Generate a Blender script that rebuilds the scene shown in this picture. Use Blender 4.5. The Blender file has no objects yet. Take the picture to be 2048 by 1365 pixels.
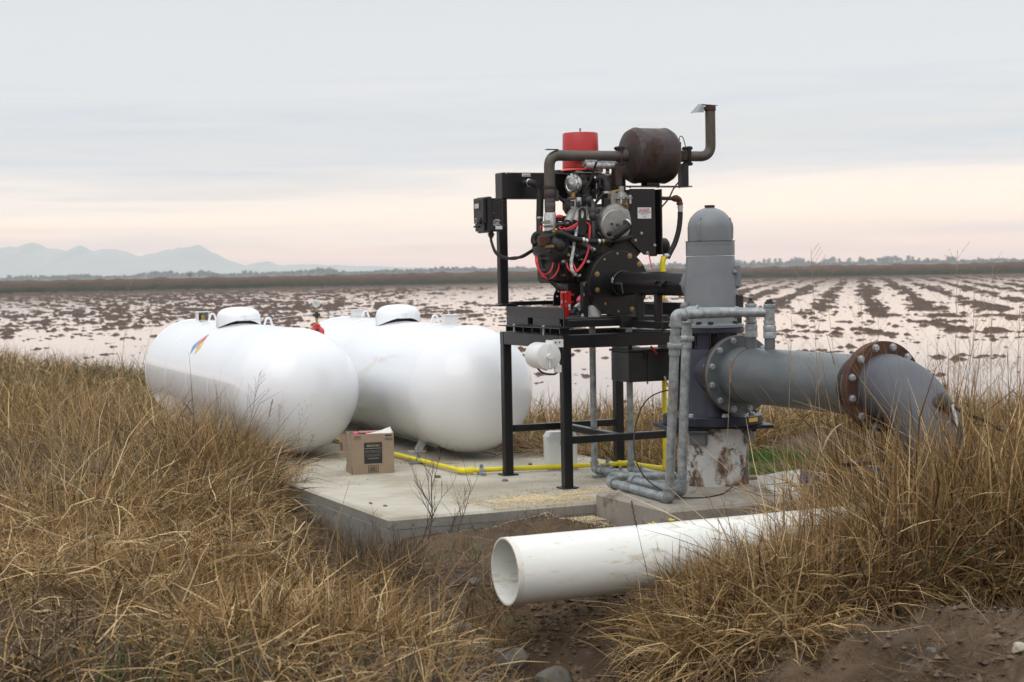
import bpy, math, random
import numpy as np
from mathutils import Vector, Matrix
random.seed(7); RNG = np.random.default_rng(7)
R_ = math.radians
SC = bpy.context.scene
COL = SC.collection

def srgb(r, g, b):
    f = lambda c: (c/255/12.92) if c <= 10 else ((c/255+0.055)/1.055)**2.4
    return (f(r), f(g), f(b), 1.0)

# ------------------------------------------------------------------ camera
FPX, EYE = 3400.0, 1.52
PITCH, ROLL = math.atan((682.5-540.0)/FPX), R_(1.06)
Fw = Vector((0, math.cos(PITCH), -math.sin(PITCH)))
U0 = Vector((0, math.sin(PITCH), math.cos(PITCH)))
X0 = Vector((1, 0, 0))
Rt = math.cos(ROLL)*X0 - math.sin(ROLL)*U0
Up = math.sin(ROLL)*X0 + math.cos(ROLL)*U0
CAM = Vector((0, 0, EYE))
cam_d = bpy.data.cameras.new('camera')
cam = bpy.data.objects.new('camera', cam_d); COL.objects.link(cam)
m = Matrix((Rt, Up, -Fw)).transposed().to_4x4(); m.translation = CAM
cam.matrix_world = m
cam_d.sensor_width = 36.0; cam_d.lens = 36.0*FPX/2048.0
cam_d.clip_start = 0.1; cam_d.clip_end = 20000
cam_d.dof.use_dof = True; cam_d.dof.focus_distance = 10.4; cam_d.dof.aperture_fstop = 5.6
SC.camera = cam

# ------------------------------------------------------------------ sky, sun, exposure
SUN_EL, SUN_AZ = R_(48), R_(205)         # azimuth clockwise from +Y: behind the camera, to the left
w = bpy.data.worlds.new('World'); SC.world = w; w.use_nodes = True
nt = w.node_tree; nt.nodes.clear()
def N(nt, typ, **kw):
    n = nt.nodes.new(typ)
    for k, v in kw.items():
        if k.startswith('i_'):
            n.inputs[int(k[2:]) if k[2:].isdigit() else k[2:].replace('_', ' ')].default_value = v
        else: setattr(n, k, v)
    return n
def ramp(nt, stops, interp='LINEAR'):
    n = nt.nodes.new('ShaderNodeValToRGB'); cr = n.color_ramp; cr.interpolation = interp
    while len(cr.elements) < len(stops): cr.elements.new(0.5)
    for e, (p, c) in zip(cr.elements, stops): e.position = p; e.color = c if len(c) == 4 else (*c, 1)
    return n
L = nt.links.new
out = N(nt, 'ShaderNodeOutputWorld'); mix = N(nt, 'ShaderNodeMixShader')
sky = N(nt, 'ShaderNodeTexSky', sky_type='NISHITA'); sky.sun_disc = False
sky.sun_elevation = SUN_EL; sky.sun_rotation = SUN_AZ
bg1 = N(nt, 'ShaderNodeBackground'); bg1.inputs[1].default_value = 0.08; L(sky.outputs[0], bg1.inputs[0])
bg2 = N(nt, 'ShaderNodeBackground'); bg2.inputs[1].default_value = 1.0
mix.inputs[0].default_value = 0.93
L(bg1.outputs[0], mix.inputs[1]); L(bg2.outputs[0], mix.inputs[2]); L(mix.outputs[0], out.inputs[0])
tc = N(nt, 'ShaderNodeTexCoord'); sep = N(nt, 'ShaderNodeSeparateXYZ'); L(tc.outputs['Generated'], sep.inputs[0])
# cloud layers: noise stretched along the horizon, over direction
mp = N(nt, 'ShaderNodeMapping'); mp.inputs['Scale'].default_value = (1.6, 1.6, 26.0); L(tc.outputs['Generated'], mp.inputs[0])
n1 = N(nt, 'ShaderNodeTexNoise', i_Scale=2.2, i_Detail=6.0, i_Roughness=0.55, i_Distortion=0.4); L(mp.outputs[0], n1.inputs['Vector'])
mp2 = N(nt, 'ShaderNodeMapping'); mp2.inputs['Scale'].default_value = (2.2, 2.2, 42.0); mp2.inputs['Rotation'].default_value = (0.0, R_(2.0), 0); L(tc.outputs['Generated'], mp2.inputs[0])
n2 = N(nt, 'ShaderNodeTexNoise', i_Scale=2.0, i_Detail=7.0, i_Roughness=0.6, i_Distortion=0.6); L(mp2.outputs[0], n2.inputs['Vector'])
def MA(nt, op, a, b=None, c=None):
    n = nt.nodes.new('ShaderNodeMath'); n.operation = op
    for i, v in enumerate((a, b, c)):
        if v is None: continue
        if isinstance(v, (int, float)): n.inputs[i].default_value = v
        else: nt.links.new(v, n.inputs[i])
    return n.outputs[0]
HZC = lambda r, g, b: (r, g, b, 1.0)
el = MA(nt, 'MAXIMUM', sep.outputs[2], 0.0)
fade = MA(nt, 'SUBTRACT', 1.0, MA(nt, 'MINIMUM', MA(nt, 'MULTIPLY', el, 7.5), 0.92))
wob = MA(nt, 'ADD', MA(nt, 'MULTIPLY', MA(nt, 'SUBTRACT', n1.outputs[0], 0.5), 0.046), MA(nt, 'MULTIPLY', MA(nt, 'SUBTRACT', n2.outputs[0], 0.5), 0.030))
e2 = MA(nt, 'ADD', el, wob)
e3 = MA(nt, 'MULTIPLY', MA(nt, 'MAXIMUM', e2, 0.0), 5.0)      # 0..0.2 of sine elevation -> 0..1
g = ramp(nt, [(0.0, HZC(1.86, 1.02, .74)), (0.07, HZC(1.92, 1.12, .77)), (0.125, HZC(2.0, 1.36, .93)), (0.175, HZC(1.86, 1.38, 1.02)), (0.225, HZC(1.50, 1.22, 1.0)),
              (0.265, HZC(1.08, .98, .92)), (0.31, HZC(.88, .87, .88)), (0.40, HZC(.82, .84, .855)), (0.55, HZC(.87, .88, .90)), (0.8, HZC(.83, .85, .87)), (1.0, HZC(.82, .85, .875))])
L(e3, g.inputs[0])
streak = ramp(nt, [(0.34, (0.72, 0.82, 0.95, 1)), (0.50, (0.97, 0.98, 1.0, 1)), (0.66, (1.14, 1.05, 0.96, 1))]); L(n2.outputs[0], streak.inputs[0])
sm = N(nt, 'ShaderNodeMix', data_type='RGBA', blend_type='MULTIPLY')
L(fade, sm.inputs[0]); L(g.outputs[0], sm.inputs[6]); L(streak.outputs[0], sm.inputs[7])
# overcast: brighter towards the zenith
zen = MA(nt, 'ADD', 0.98, MA(nt, 'MULTIPLY', MA(nt, 'MAXIMUM', MA(nt, 'SUBTRACT', el, 0.16), 0.0), 1.45))
L(sm.outputs[2], bg2.inputs[0]); L(zen, bg2.inputs[1])

sl = bpy.data.lights.new('sun', 'SUN'); sl.energy = 0.75; sl.angle = R_(45); sl.color = (1.0, 0.955, 0.90)
sun = bpy.data.objects.new('sun', sl); COL.objects.link(sun)
sd = Vector((math.sin(SUN_AZ)*math.cos(SUN_EL), math.cos(SUN_AZ)*math.cos(SUN_EL), math.sin(SUN_EL)))
sun.rotation_euler = sd.to_track_quat('Z', 'Y').to_euler(); sun.location = sd*60

vs = SC.view_settings; vs.view_transform = 'Standard'; vs.look = 'None'; vs.exposure = 0.0; vs.gamma = 1.0; vs.use_curve_mapping = False
SC.render.engine = 'CYCLES'
cy = SC.cycles; cy.max_bounces = 6; cy.diffuse_bounces = 3; cy.glossy_bounces = 3; cy.volume_bounces = 1; cy.transmission_bounces = 2
cy.use_denoising = True

# ------------------------------------------------------------------ frames of reference
TH = R_(24.3)
VV = Vector((math.cos(TH), math.sin(TH), 0)); UU = Vector((-math.sin(TH), math.cos(TH), 0)); ZZ = Vector((0, 0, 1))
OO = Vector((-0.779, 10.43, 0))
def W(a, b, z): return OO + a*VV + b*UU + z*ZZ
def ray(px, py): return Fw + (px-1024)/FPX*Rt + (682.5-py)/FPX*Up
def G(px, py, z=0.0):
    d = ray(px, py); return CAM + d*((z-EYE)/d.z)
def P(px, py, Y):
    d = ray(px, py); return CAM + d*(Y/d.y)
def K(px, py, b):
    d = ray(px, py); return CAM + d*((b-(CAM-OO).dot(UU))/d.dot(UU))
def KA(px, py, a):
    d = ray(px, py); return CAM + d*((a-(CAM-OO).dot(VV))/d.dot(VV))
def ab(p): q = p-OO; return q.dot(VV), q.dot(UU)

# ------------------------------------------------------------------ materials
def mat(name, c1, c2=None, scale=6.0, rough=0.55, metal=0.0, bump=0.0, bscale=60.0, spec=0.5, coat=0.0,
        spots=None, spot_t=0.6, spot_scale=5.0, spot_rough=0.85, stretch=(1, 1, 1), attr=None, rvar=0.1, spots2=None, dist=0.0, extra=None, bd=0.01):
    """c1..c2: soft noise between two base colours; spots: (colour) of shaped wear or rust above threshold spot_t."""
    m = bpy.data.materials.new(name); m.use_nodes = True; nt = m.node_tree; nt.nodes.clear(); L = nt.links.new
    o = N(nt, 'ShaderNodeOutputMaterial'); b = N(nt, 'ShaderNodeBsdfPrincipled'); L(b.outputs[0], o.inputs[0])
    t = N(nt, 'ShaderNodeTexCoord'); mp = N(nt, 'ShaderNodeMapping'); mp.inputs['Scale'].default_value = stretch; L(t.outputs['Object'], mp.inputs[0])
    n = N(nt, 'ShaderNodeTexNoise', i_Scale=scale, i_Detail=7.0, i_Roughness=0.6, i_Distortion=dist); L(mp.outputs[0], n.inputs['Vector'])
    c2 = c2 or tuple(min(1, x*1.25) for x in c1[:3])+(1,)
    r = ramp(nt, [(0.32, c1), (0.68, c2)]); L(n.outputs[0], r.inputs[0])
    colr = r.outputs[0]
    if attr:
        at = N(nt, 'ShaderNodeAttribute', attribute_name=attr)
        mx = N(nt, 'ShaderNodeMix', data_type='RGBA', blend_type='MULTIPLY'); mx.inputs[0].default_value = 1.0
        L(at.outputs['Color'], mx.inputs[6]); L(colr, mx.inputs[7]); colr = mx.outputs[2]
    rv = MA(nt, 'ADD', MA(nt, 'MULTIPLY', MA(nt, 'SUBTRACT', n.outputs[0], 0.5), rvar*2), rough)
    for k, sp in enumerate((spots, spots2)):
        if not sp: continue
        n2 = N(nt, 'ShaderNodeTexNoise', i_Scale=spot_scale*(1 if k == 0 else 2.3), i_Detail=9.0, i_Roughness=0.68, i_Distortion=0.3); L(mp.outputs[0], n2.inputs['Vector'])
        tt = spot_t if k == 0 else spot_t+0.04
        ms = ramp(nt, [(max(0.0, tt-0.03), (0, 0, 0, 1)), (min(1.0, tt+0.05), (1, 1, 1, 1))]); L(n2.outputs[0], ms.inputs[0])
        mx = N(nt, 'ShaderNodeMix', data_type='RGBA'); L(ms.outputs[0], mx.inputs[0]); L(colr, mx.inputs[6]); mx.inputs[7].default_value = sp; colr = mx.outputs[2]
        rm = N(nt, 'ShaderNodeMix', data_type='FLOAT'); L(ms.outputs[0], rm.inputs[0]); L(rv, rm.inputs[2]); rm.inputs[3].default_value = spot_rough; rv = rm.outputs[0]
    if extra: colr = extra(nt, t, colr)
    L(colr, b.inputs['Base Color']); L(rv, b.inputs['Roughness'])
    b.inputs['Metallic'].default_value = metal; b.inputs['Specular IOR Level'].default_value = spec; b.inputs['Coat Weight'].default_value = coat; b.inputs['Coat Roughness'].default_value = 0.035
    if bump:
        nb = N(nt, 'ShaderNodeTexNoise', i_Scale=bscale, i_Detail=5.0, i_Roughness=0.6); L(mp.outputs[0], nb.inputs['Vector'])
        bp = N(nt, 'ShaderNodeBump'); bp.inputs['Strength'].default_value = bump; bp.inputs['Distance'].default_value = bd
        L(nb.outputs[0], bp.inputs['Height']); L(bp.outputs[0], b.inputs['Normal'])
    return m
C = lambda r, g, b: (r, g, b, 1.0)
M = {}
M['black'] = mat('black_paint', C(.0055, .0055, .0065), C(.011, .0105, .012), 9, 0.33, bump=.04, spots=C(.035, .029, .025), spot_t=.70, spot_scale=7, spec=.38)
M['black_rub'] = mat('black_rubber', C(.009, .009, .0095), C(.018, .0175, .017), 20, 0.55, bump=.05, spec=.35)
M['black_plastic'] = mat('black_plastic', C(.009, .009, .010), C(.014, .014, .015), 14, 0.38, spec=.4)
M['greasy'] = mat('greasy_iron', C(.008, .0075, .007), C(.030, .025, .020), 14, 0.5, metal=.3, bump=.35, bscale=45, spots=C(.11, .05, .022), spot_t=.61, spot_scale=9)
M['castdark'] = mat('dark_cast_iron', C(.016, .016, .017), C(.040, .038, .036), 12, 0.5, metal=.35, bump=.3, bscale=70, spots=C(.16, .075, .03), spot_t=.60, spot_scale=8)
M['alu'] = mat('cast_aluminium', C(.22, .215, .20), C(.33, .32, .30), 12, 0.45, metal=.6, bump=.12, bscale=120, spots=C(.10, .09, .08), spot_t=.62)
M['steel'] = mat('bright_steel', C(.50, .50, .50), C(.68, .67, .65), 25, 0.32, metal=.9, spots=C(.2, .15, .1), spot_t=.66, spot_scale=20)
M['zinc'] = mat('zinc_bolt', C(.34, .36, .38), C(.5, .52, .54), 30, 0.45, metal=.75, spots=C(.25, .17, .1), spot_t=.64, spot_scale=18)
M['brass'] = mat('brass', C(.30, .20, .08), C(.42, .30, .13), 25, 0.42, metal=.8)
M['galv'] = mat('galvanised_steel', C(.17, .185, .19), C(.38, .40, .405), 22, 0.48, metal=.45, bump=.06, bscale=90, stretch=(1, 1, 1), spots=C(.13, .12, .11), spot_t=.67, spot_scale=12, spots2=C(.45, .46, .455))
M['greypaint'] = mat('grey_paint', C(.150, .164, .178), C(.185, .198, .212), 5, 0.42, bump=.05, bscale=110, spots=C(.17, .085, .04), spot_t=.725, spot_scale=9)
M['greypipe'] = mat('grey_pipe_paint', C(.075, .088, .095), C(.115, .128, .133), 4, 0.40, bump=.05, bscale=80, spots=C(.19, .12, .075), spot_t=.68, spot_scale=5, stretch=(1, 1, 1.6))
M['darkpipe'] = mat('dark_grey_pipe', C(.050, .055, .068), C(.080, .085, .10), 4, 0.5, bump=.06, spots=C(.14, .08, .05), spot_t=.68, spot_scale=6)
M['navy'] = mat('navy_paint', C(.007, .009, .022), C(.013, .016, .036), 5, 0.4, bump=.05, spots=C(.10, .045, .03), spot_t=.69, spot_scale=8)
M['blue'] = mat('blue_paint', C(.012, .06, .25), C(.02, .085, .32), 6, 0.35)
M['rustflange'] = mat('rusty_flange', C(.050, .020, .012), C(.095, .038, .020), 9, 0.8, bump=.2, bscale=70, spots=C(.04, .018, .012), spot_t=.6)
M['muffler'] = mat('rusted_muffler', C(.026, .017, .017), C(.075, .056, .056), 3.5, 0.48, metal=.3, bump=.1, bscale=60, spots=C(.028, .012, .006), spot_t=.53, spot_scale=3.2, spot_rough=.6, spots2=C(.062, .030, .017), stretch=(1, 1, .6))
M['exhaust'] = mat('heat_dulled_exhaust', C(.075, .062, .050), C(.125, .11, .095), 6, 0.55, metal=.35, bump=.06, spots=C(.12, .055, .025), spot_t=.62, spot_scale=7)
M['red'] = mat('red_plastic', C(.42, .022, .022), C(.50, .03, .028), 4, 0.45, bump=.02)
M['orange'] = mat('orange_red_rim', C(.75, .05, .02), C(.85, .07, .03), 4, 0.4)
M['redpaint'] = mat('red_paint', C(.42, .012, .012), C(.55, .02, .015), 9, 0.33)
M['redwire'] = mat('red_wire', C(.55, .02, .03), C(.68, .04, .045), 9, 0.4)
M['mouth'] = mat('stained_pipe_mouth', C(.64, .62, .55), C(.72, .70, .64), 6, .5, spots=C(.50, .36, .21), spot_t=.57, spot_scale=7, spots2=C(.55, .46, .34))
M['tank'] = mat('white_tank_paint', C(.76, .775, .805), C(.80, .812, .84), 2.5, 0.34, coat=.7, bump=.008, bscale=5, spots=C(.66, .65, .60), spot_t=.735, spot_scale=2.6, spot_rough=.5, rvar=.04)
M['whitepaint'] = mat('white_paint', C(.66, .665, .65), C(.74, .74, .72), 6, 0.4, spots=C(.45, .42, .36), spot_t=.68)
M['yellow'] = mat('yellow_pipe_paint', C(.66, .54, .008), C(.76, .64, .015), 9, 0.38, spots=C(.42, .34, .03), spot_t=.68)
M['label'] = mat('label_white', C(.62, .64, .66), C(.68, .69, .70), 6, 0.4)
M['inkred'] = mat('ink_red', C(.42, .01, .02), C(.46, .015, .025), 6, 0.5)
M['inkblack'] = mat('ink_black', C(.012, .012, .012), C(.02, .02, .02), 6, 0.55)
M['inkgrey'] = mat('ink_grey', C(.16, .15, .14), C(.20, .19, .18), 6, 0.6)
M['inktan'] = mat('ink_tan', C(.50, .42, .30), C(.56, .47, .34), 6, 0.6)
M['dblue'] = mat('decal_blue', C(.02, .20, .50), C(.03, .24, .55), 5, 0.4)
M['dred'] = mat('decal_red', C(.50, .06, .08), C(.56, .08, .10), 5, 0.4)
M['dyel'] = mat('decal_yellow', C(.78, .46, .05), C(.82, .5, .07), 5, 0.4)
M['foil'] = mat('foil_heat_wrap', C(.30, .30, .31), C(.80, .79, .80), 40, 0.35, metal=.7, bump=1.0, bscale=90)
M['braid'] = mat('braided_steel', C(.46, .45, .44), C(.92, .90, .88), 90, 0.42, metal=.6, bump=.8, bscale=160)
M['dial'] = mat('dial_face', C(.45, .47, .42), C(.52, .54, .48), 8, 0.3)
M['screen'] = mat('grey_screen', C(.42, .43, .42), C(.52, .53, .52), 12, 0.25)
M['pink'] = mat('pink_cap', C(.62, .06, .14), C(.70, .09, .18), 8, 0.4)
M['jugplastic'] = mat('white_jug_plastic', C(.58, .59, .58), C(.68, .69, .68), 5, 0.45, spots=C(.36, .30, .22), spot_t=.68, spot_scale=8)
M['pvc'] = mat('white_pvc', C(.70, .70, .655), C(.78, .78, .735), 3, 0.36, coat=.05, bump=.02, spots=C(.60, .55, .46), spot_t=.60, spot_scale=3.4, spot_rough=.6, stretch=(.8, 1, 5.0), spots2=C(.52, .42, .29))
M['cardboard'] = mat('cardboard', C(.27, .20, .135), C(.32, .24, .165), 7, 0.85, bump=.15, bscale=160, spots=C(.20, .15, .105), spot_t=.66)
M['cardcut'] = mat('torn_cardboard', C(.60, .57, .52), C(.72, .70, .66), 14, 0.9)
M['wood'] = mat('old_wood', C(.12, .085, .06), C(.22, .165, .12), 5, 0.9, bump=.3, stretch=(1, 8, 8))
M['cable'] = mat('thin_steel_line', C(.33, .33, .32), C(.48, .47, .45), 30, .4, metal=.7)
# ------------------------------------------------------------------ mesh helpers
ORG = {}
def frame(axis, ref=None):
    a = Vector(axis).normalized(); r = Vector(ref) if ref is not None else (Vector((0, 0, 1)) if abs(a.z) < 0.95 else Vector((1, 0, 0)))
    x = r.cross(a).normalized(); y = a.cross(x).normalized(); return x, y, a
class MB:
    def __init__(s): s.v = []; s.f = []; s.mi = []; s.cur = 0
    def add(s, vs, fs):
        n = len(s.v); s.v += [tuple(p) for p in vs]; s.f += [tuple(n+i for i in f) for f in fs]; s.mi += [s.cur]*len(fs); return s
    def mat(s, i): s.cur = i; return s
    def box(s, c, size, x=VV, y=UU, z=ZZ, bev=0.004):
        """chamfered box, size = full extents along x, y, z axes"""
        c = Vector(c); h = [abs(t)/2 for t in size]; b = min(bev, min(h)*0.45); ax = (x, y, z)
        vs = []; idx = {}
        for sx in (-1, 1):
            for sy in (-1, 1):
                for sz in (-1, 1):
                    sg = (sx, sy, sz)
                    for k in range(3):
                        q = [sg[j]*(h[j]-(b if j != k else 0)) for j in range(3)]
                        idx[(sg, k)] = len(vs); vs.append(c+q[0]*ax[0]+q[1]*ax[1]+q[2]*ax[2])
        fs = []
        for k in range(3):
            i, j = [(1, 2), (2, 0), (0, 1)][k]
            for sk in (-1, 1):
                loop = []
                for si, sj in ((-1, -1), (1, -1), (1, 1), (-1, 1)):
                    g = [0, 0, 0]; g[k] = sk; g[i] = si; g[j] = sj; loop.append(idx[(tuple(g), k)])
                fs.append(loop if sk > 0 else loop[::-1])
        for k in range(3):      # edges running along axis k
            i, j = [(1, 2), (2, 0), (0, 1)][k]
            for si in (-1, 1):
                for sj in (-1, 1):
                    a_, b_ = [0]*3, [0]*3
                    a_[k] = -1; b_[k] = 1
                    for g in (a_, b_): g[i] = si; g[j] = sj
                    a_, b_ = tuple(a_), tuple(b_)
                    loop = [idx[(a_, i)], idx[(b_, i)], idx[(b_, j)], idx[(a_, j)]]
                    fs.append(loop if si*sj < 0 else loop[::-1])
        for sx in (-1, 1):
            for sy in (-1, 1):
                for sz in (-1, 1):
                    g = (sx, sy, sz); loop = [idx[(g, 0)], idx[(g, 1)], idx[(g, 2)]]
                    fs.append(loop if sx*sy*sz > 0 else loop[::-1])
        return s.add(vs, fs)
    def bar(s, p, q, w, h, up=ZZ, bev=0.004, ext=0.0):
        p, q = Vector(p), Vector(q); d = (q-p); L = d.length; d.normalize()
        x = d; y = Vector(up).cross(d)
        if y.length < 1e-4: y = UU.copy()
        y.normalize(); z = x.cross(y).normalized()
        return s.box((p+q)/2, (L+ext*2, w, h), x, y, z, bev)
    def tube(s, path, r, n=12, caps=True, closed=False):
        path = [Vector(p) for p in path]; m = len(path)
        rs = list(r) if hasattr(r, '__len__') else [r]*m
        x = None; vs = []
        for i, p in enumerate(path):
            a = (path[min(i+1, m-1)]-path[max(i-1, 0)])
            if a.length < 1e-9: a = path[min(i+1, m-1)]-path[0] if i == 0 else path[i]-path[0]
            a.normalize()
            if x is None: x, y, _ = frame(a)
            else:
                x = (x-a*x.dot(a)); x.normalize(); y = a.cross(x)
            for k in range(n):
                t = 2*math.pi*k/n; vs.append(p+rs[i]*(math.cos(t)*x+math.sin(t)*y))
        fs = []
        for i in range(m-1):
            for k in range(n): fs.append((i*n+k, i*n+(k+1) % n, (i+1)*n+(k+1) % n, (i+1)*n+k))
        if caps: fs.append(tuple(range(n-1, -1, -1))); fs.append(tuple((m-1)*n+k for k in range(n)))
        return s.add(vs, fs)
    def lathe(s, prof, o, axis, n=32, ref=None, caps=True):
        """prof: list of (radius, height along axis)"""
        x, y, a = frame(axis, ref); o = Vector(o); vs = []
        for r, h in prof:
            r = max(r, 1e-4)
            for k in range(n):
                t = 2*math.pi*k/n; vs.append(o+a*h+r*(math.cos(t)*x+math.sin(t)*y))
        m = len(prof); fs = []
        for i in range(m-1):
            for k in range(n): fs.append((i*n+k, i*n+(k+1) % n, (i+1)*n+(k+1) % n, (i+1)*n+k))
        if caps: fs.append(tuple(range(n-1, -1, -1))); fs.append(tuple((m-1)*n+k for k in range(n)))
        return s.add(vs, fs)
    def prism(s, poly, d):
        """poly: list of world points in order, extruded by vector d"""
        n = len(poly); d = Vector(d); vs = [Vector(p) for p in poly]+[Vector(p)+d for p in poly]
        return s.add(vs, [tuple(range(n-1, -1, -1)), tuple(range(n, 2*n))]+[(i, (i+1) % n, n+(i+1) % n, n+i) for i in range(n)])
    def sphere(s, c, r, n=16, m=9, sc=(1, 1, 1), ax=(VV, UU, ZZ)):
        c = Vector(c); prof = [(math.sin(math.pi*i/m), -math.cos(math.pi*i/m)) for i in range(m+1)]; vs = []
        for a, h in prof:
            a = max(a, 1e-4)
            for k in range(n):
                t = 2*math.pi*k/n; vs.append(c+r*(sc[0]*a*math.cos(t)*ax[0]+sc[1]*a*math.sin(t)*ax[1]+sc[2]*h*ax[2]))
        fs = [(i*n+k, i*n+(k+1) % n, (i+1)*n+(k+1) % n, (i+1)*n+k) for i in range(m) for k in range(n)]
        return s.add(vs, fs)
    def build(s, name, mats, parent=None, ang=35, **props):
        me = bpy.data.meshes.new(name)
        org = ORG[parent.name] if parent else Vector((0, 0, 0))
        if parent is None and len(s.v):
            arr = np.array([tuple(p) for p in s.v]); lo, hi = arr.min(0), arr.max(0); org = Vector(((lo[0]+hi[0])/2, (lo[1]+hi[1])/2, lo[2]))
        me.from_pydata([tuple(Vector(p)-org) for p in s.v], [], s.f)
        mats = mats if isinstance(mats, (list, tuple)) else [mats]
        for mm in mats: me.materials.append(M[mm] if isinstance(mm, str) else mm)
        if len(mats) > 1: me.polygons.foreach_set('material_index', s.mi)
        me.polygons.foreach_set('use_smooth', [True]*len(s.f)); me.set_sharp_from_angle(angle=R_(ang)); me.update()
        o = bpy.data.objects.new(name, me); COL.objects.link(o)
        if parent: o.parent = parent
        else: o.location = org
        ORG[o.name] = org
        for k, v in props.items(): o[k] = v
        return o
def thing(name, label, cat, loc, group=None, kind=None):
    o = bpy.data.objects.new(name, None); COL.objects.link(o); o.empty_display_size = 0.1
    o.location = loc; ORG[o.name] = Vector(loc); o['label'] = label; o['category'] = cat
    if group: o['group'] = group
    if kind: o['kind'] = kind
    return o
def tag(o, label, cat, group=None, kind=None):
    o['label'] = label; o['category'] = cat
    if group: o['group'] = group
    if kind: o['kind'] = kind
    return o
def put(name, me, parent, pos, axis=None, ref=None, **props):
    """a part that shares mesh data (mesh built round its own origin, along +Z)"""
    o = bpy.data.objects.new(name, me); COL.objects.link(o); o.parent = parent
    o.location = Vector(pos)-ORG[parent.name]
    if axis is not None:
        x, y, a = frame(axis, ref); o.rotation_mode = 'QUATERNION'; o.rotation_quaternion = Matrix((x, y, a)).transposed().to_quaternion()
    ORG[o.name] = ORG[parent.name]
    for k, v in props.items(): o[k] = v
    return o
def raw_mesh(name, mb, mats, ang=35):
    me = bpy.data.meshes.new(name); me.from_pydata([tuple(p) for p in mb.v], [], mb.f)
    for mm in (mats if isinstance(mats, (list, tuple)) else [mats]): me.materials.append(M[mm])
    if len(me.materials) > 1: me.polygons.foreach_set('material_index', mb.mi)
    me.polygons.foreach_set('use_smooth', [True]*len(mb.f)); me.set_sharp_from_angle(angle=R_(ang)); return me
def spline(pts, n=8):
    """Catmull-Rom through points"""
    P_ = [Vector(p) for p in pts]; P_ = [2*P_[0]-P_[1]]+P_+[2*P_[-1]-P_[-2]]; o = []
    for i in range(1, len(P_)-2):
        a, b, c, d = P_[i-1:i+3]
        for k in range(n):
            t = k/n; o.append(0.5*((2*b)+(c-a)*t+(2*a-5*b+4*c-d)*t*t+(3*b-a-3*c+d)*t**3))
    o.append(P_[-2]); return o
def fillet(pts, r, n=7):
    """polyline with rounded corners"""
    P_ = [Vector(p) for p in pts]; o = [P_[0]]
    for i in range(1, len(P_)-1):
        a = (P_[i-1]-P_[i]); b = (P_[i+1]-P_[i]); rr = min(r, a.length*.49, b.length*.49); a.normalize(); b.normalize()
        p, q = P_[i]+a*rr, P_[i]+b*rr
        for k in range(n+1):
            t = k/n; o.append((1-t)**2*p+2*t*(1-t)*P_[i]+t*t*q)
    o.append(P_[-1]); return o
_hexbolt = MB().lathe([(.62, 0), (.62, .12)], (0, 0, 0), (0, 0, 1), 12).lathe([(.5, .12), (.5, .42), (.42, .5)], (0, 0, 0), (0, 0, 1), 6)
def bolt_mesh(d, m='zinc', mats=None):
    b = MB(); b.add([Vector(p)*d for p in _hexbolt.v], _hexbolt.f); return raw_mesh('bolt', b, m)
def text_part(name, s, size, pos, xdir, ydir, mt, parent, extrude=0.0004, align='LEFT', sx=1.0, shear=0.0):
    """flat printed lettering; pos is world, text runs along xdir"""
    cu = bpy.data.curves.new('t', 'FONT'); cu.body = s; cu.size = size; cu.extrude = extrude; cu.align_x = align; cu.resolution_u = 2; cu.shear = shear
    t = bpy.data.objects.new('t', cu); COL.objects.link(t); bpy.context.view_layer.update()
    me = bpy.data.meshes.new_from_object(t.evaluated_get(bpy.context.evaluated_depsgraph_get())); bpy.data.objects.remove(t); me.name = name
    x = Vector(xdir).normalized(); y = Vector(ydir).normalized(); z = x.cross(y)
    org = ORG[parent.name]
    for vv in me.vertices: vv.co = Vector(pos)-org+x*vv.co.x*sx+y*vv.co.y+z*vv.co.z
    me.materials.clear(); me.materials.append(M[mt]); me.update()
    o = bpy.data.objects.new(name, me); COL.objects.link(o); o.parent = parent; ORG[o.name] = org; return o
def zat(py, d, px): return P(px, py, d).z
def fbox(mb, px0, py0, px1, py1, b, depth, bev=.006):
    """chamfered box whose -u face lies in the plane b and spans the given corners; it goes depth away"""
    pm = K((px0+px1)/2, (py0+py1)/2, b); p0 = K(px0, (py0+py1)/2, b); p1 = K(px1, (py0+py1)/2, b)
    zt = K((px0+px1)/2, py0, b).z; zb = K((px0+px1)/2, py1, b).z
    a0, a1 = ab(p0)[0], ab(p1)[0]
    return mb.box(W((a0+a1)/2, b+depth/2, (zt+zb)/2), (a1-a0, depth, zt-zb), bev=bev)
# ------------------------------------------------------------------ numpy noise
def _h(ix, iy, s):
    n = (ix.astype(np.int64)*374761393+iy.astype(np.int64)*668265263+s*974711) & 0x7fffffff
    n = ((n ^ (n >> 13))*1274126177) & 0x7fffffff
    n = (n ^ (n >> 16)) & 0xffff
    return n/65535.0
def vnoise(x, y, s=0):
    x = np.asarray(x, float); y = np.asarray(y, float); ix, iy = np.floor(x), np.floor(y); fx, fy = x-ix, y-iy
    fx = fx*fx*(3-2*fx); fy = fy*fy*(3-2*fy)
    return (_h(ix, iy, s)*(1-fx)+_h(ix+1, iy, s)*fx)*(1-fy)+(_h(ix, iy+1, s)*(1-fx)+_h(ix+1, iy+1, s)*fx)*fy
def fbm(x, y, s=0, o=4, g=0.5):
    r = 0; a = 1; t = 0
    for i in range(o): r = r+a*vnoise(x*2**i+17.3*i, y*2**i-9.1*i, s+i); t += a; a *= g
    return r/t
def sstep(e0, e1, x): t = np.clip((x-e0)/(e1-e0), 0, 1); return t*t*(3-2*t)
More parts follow.
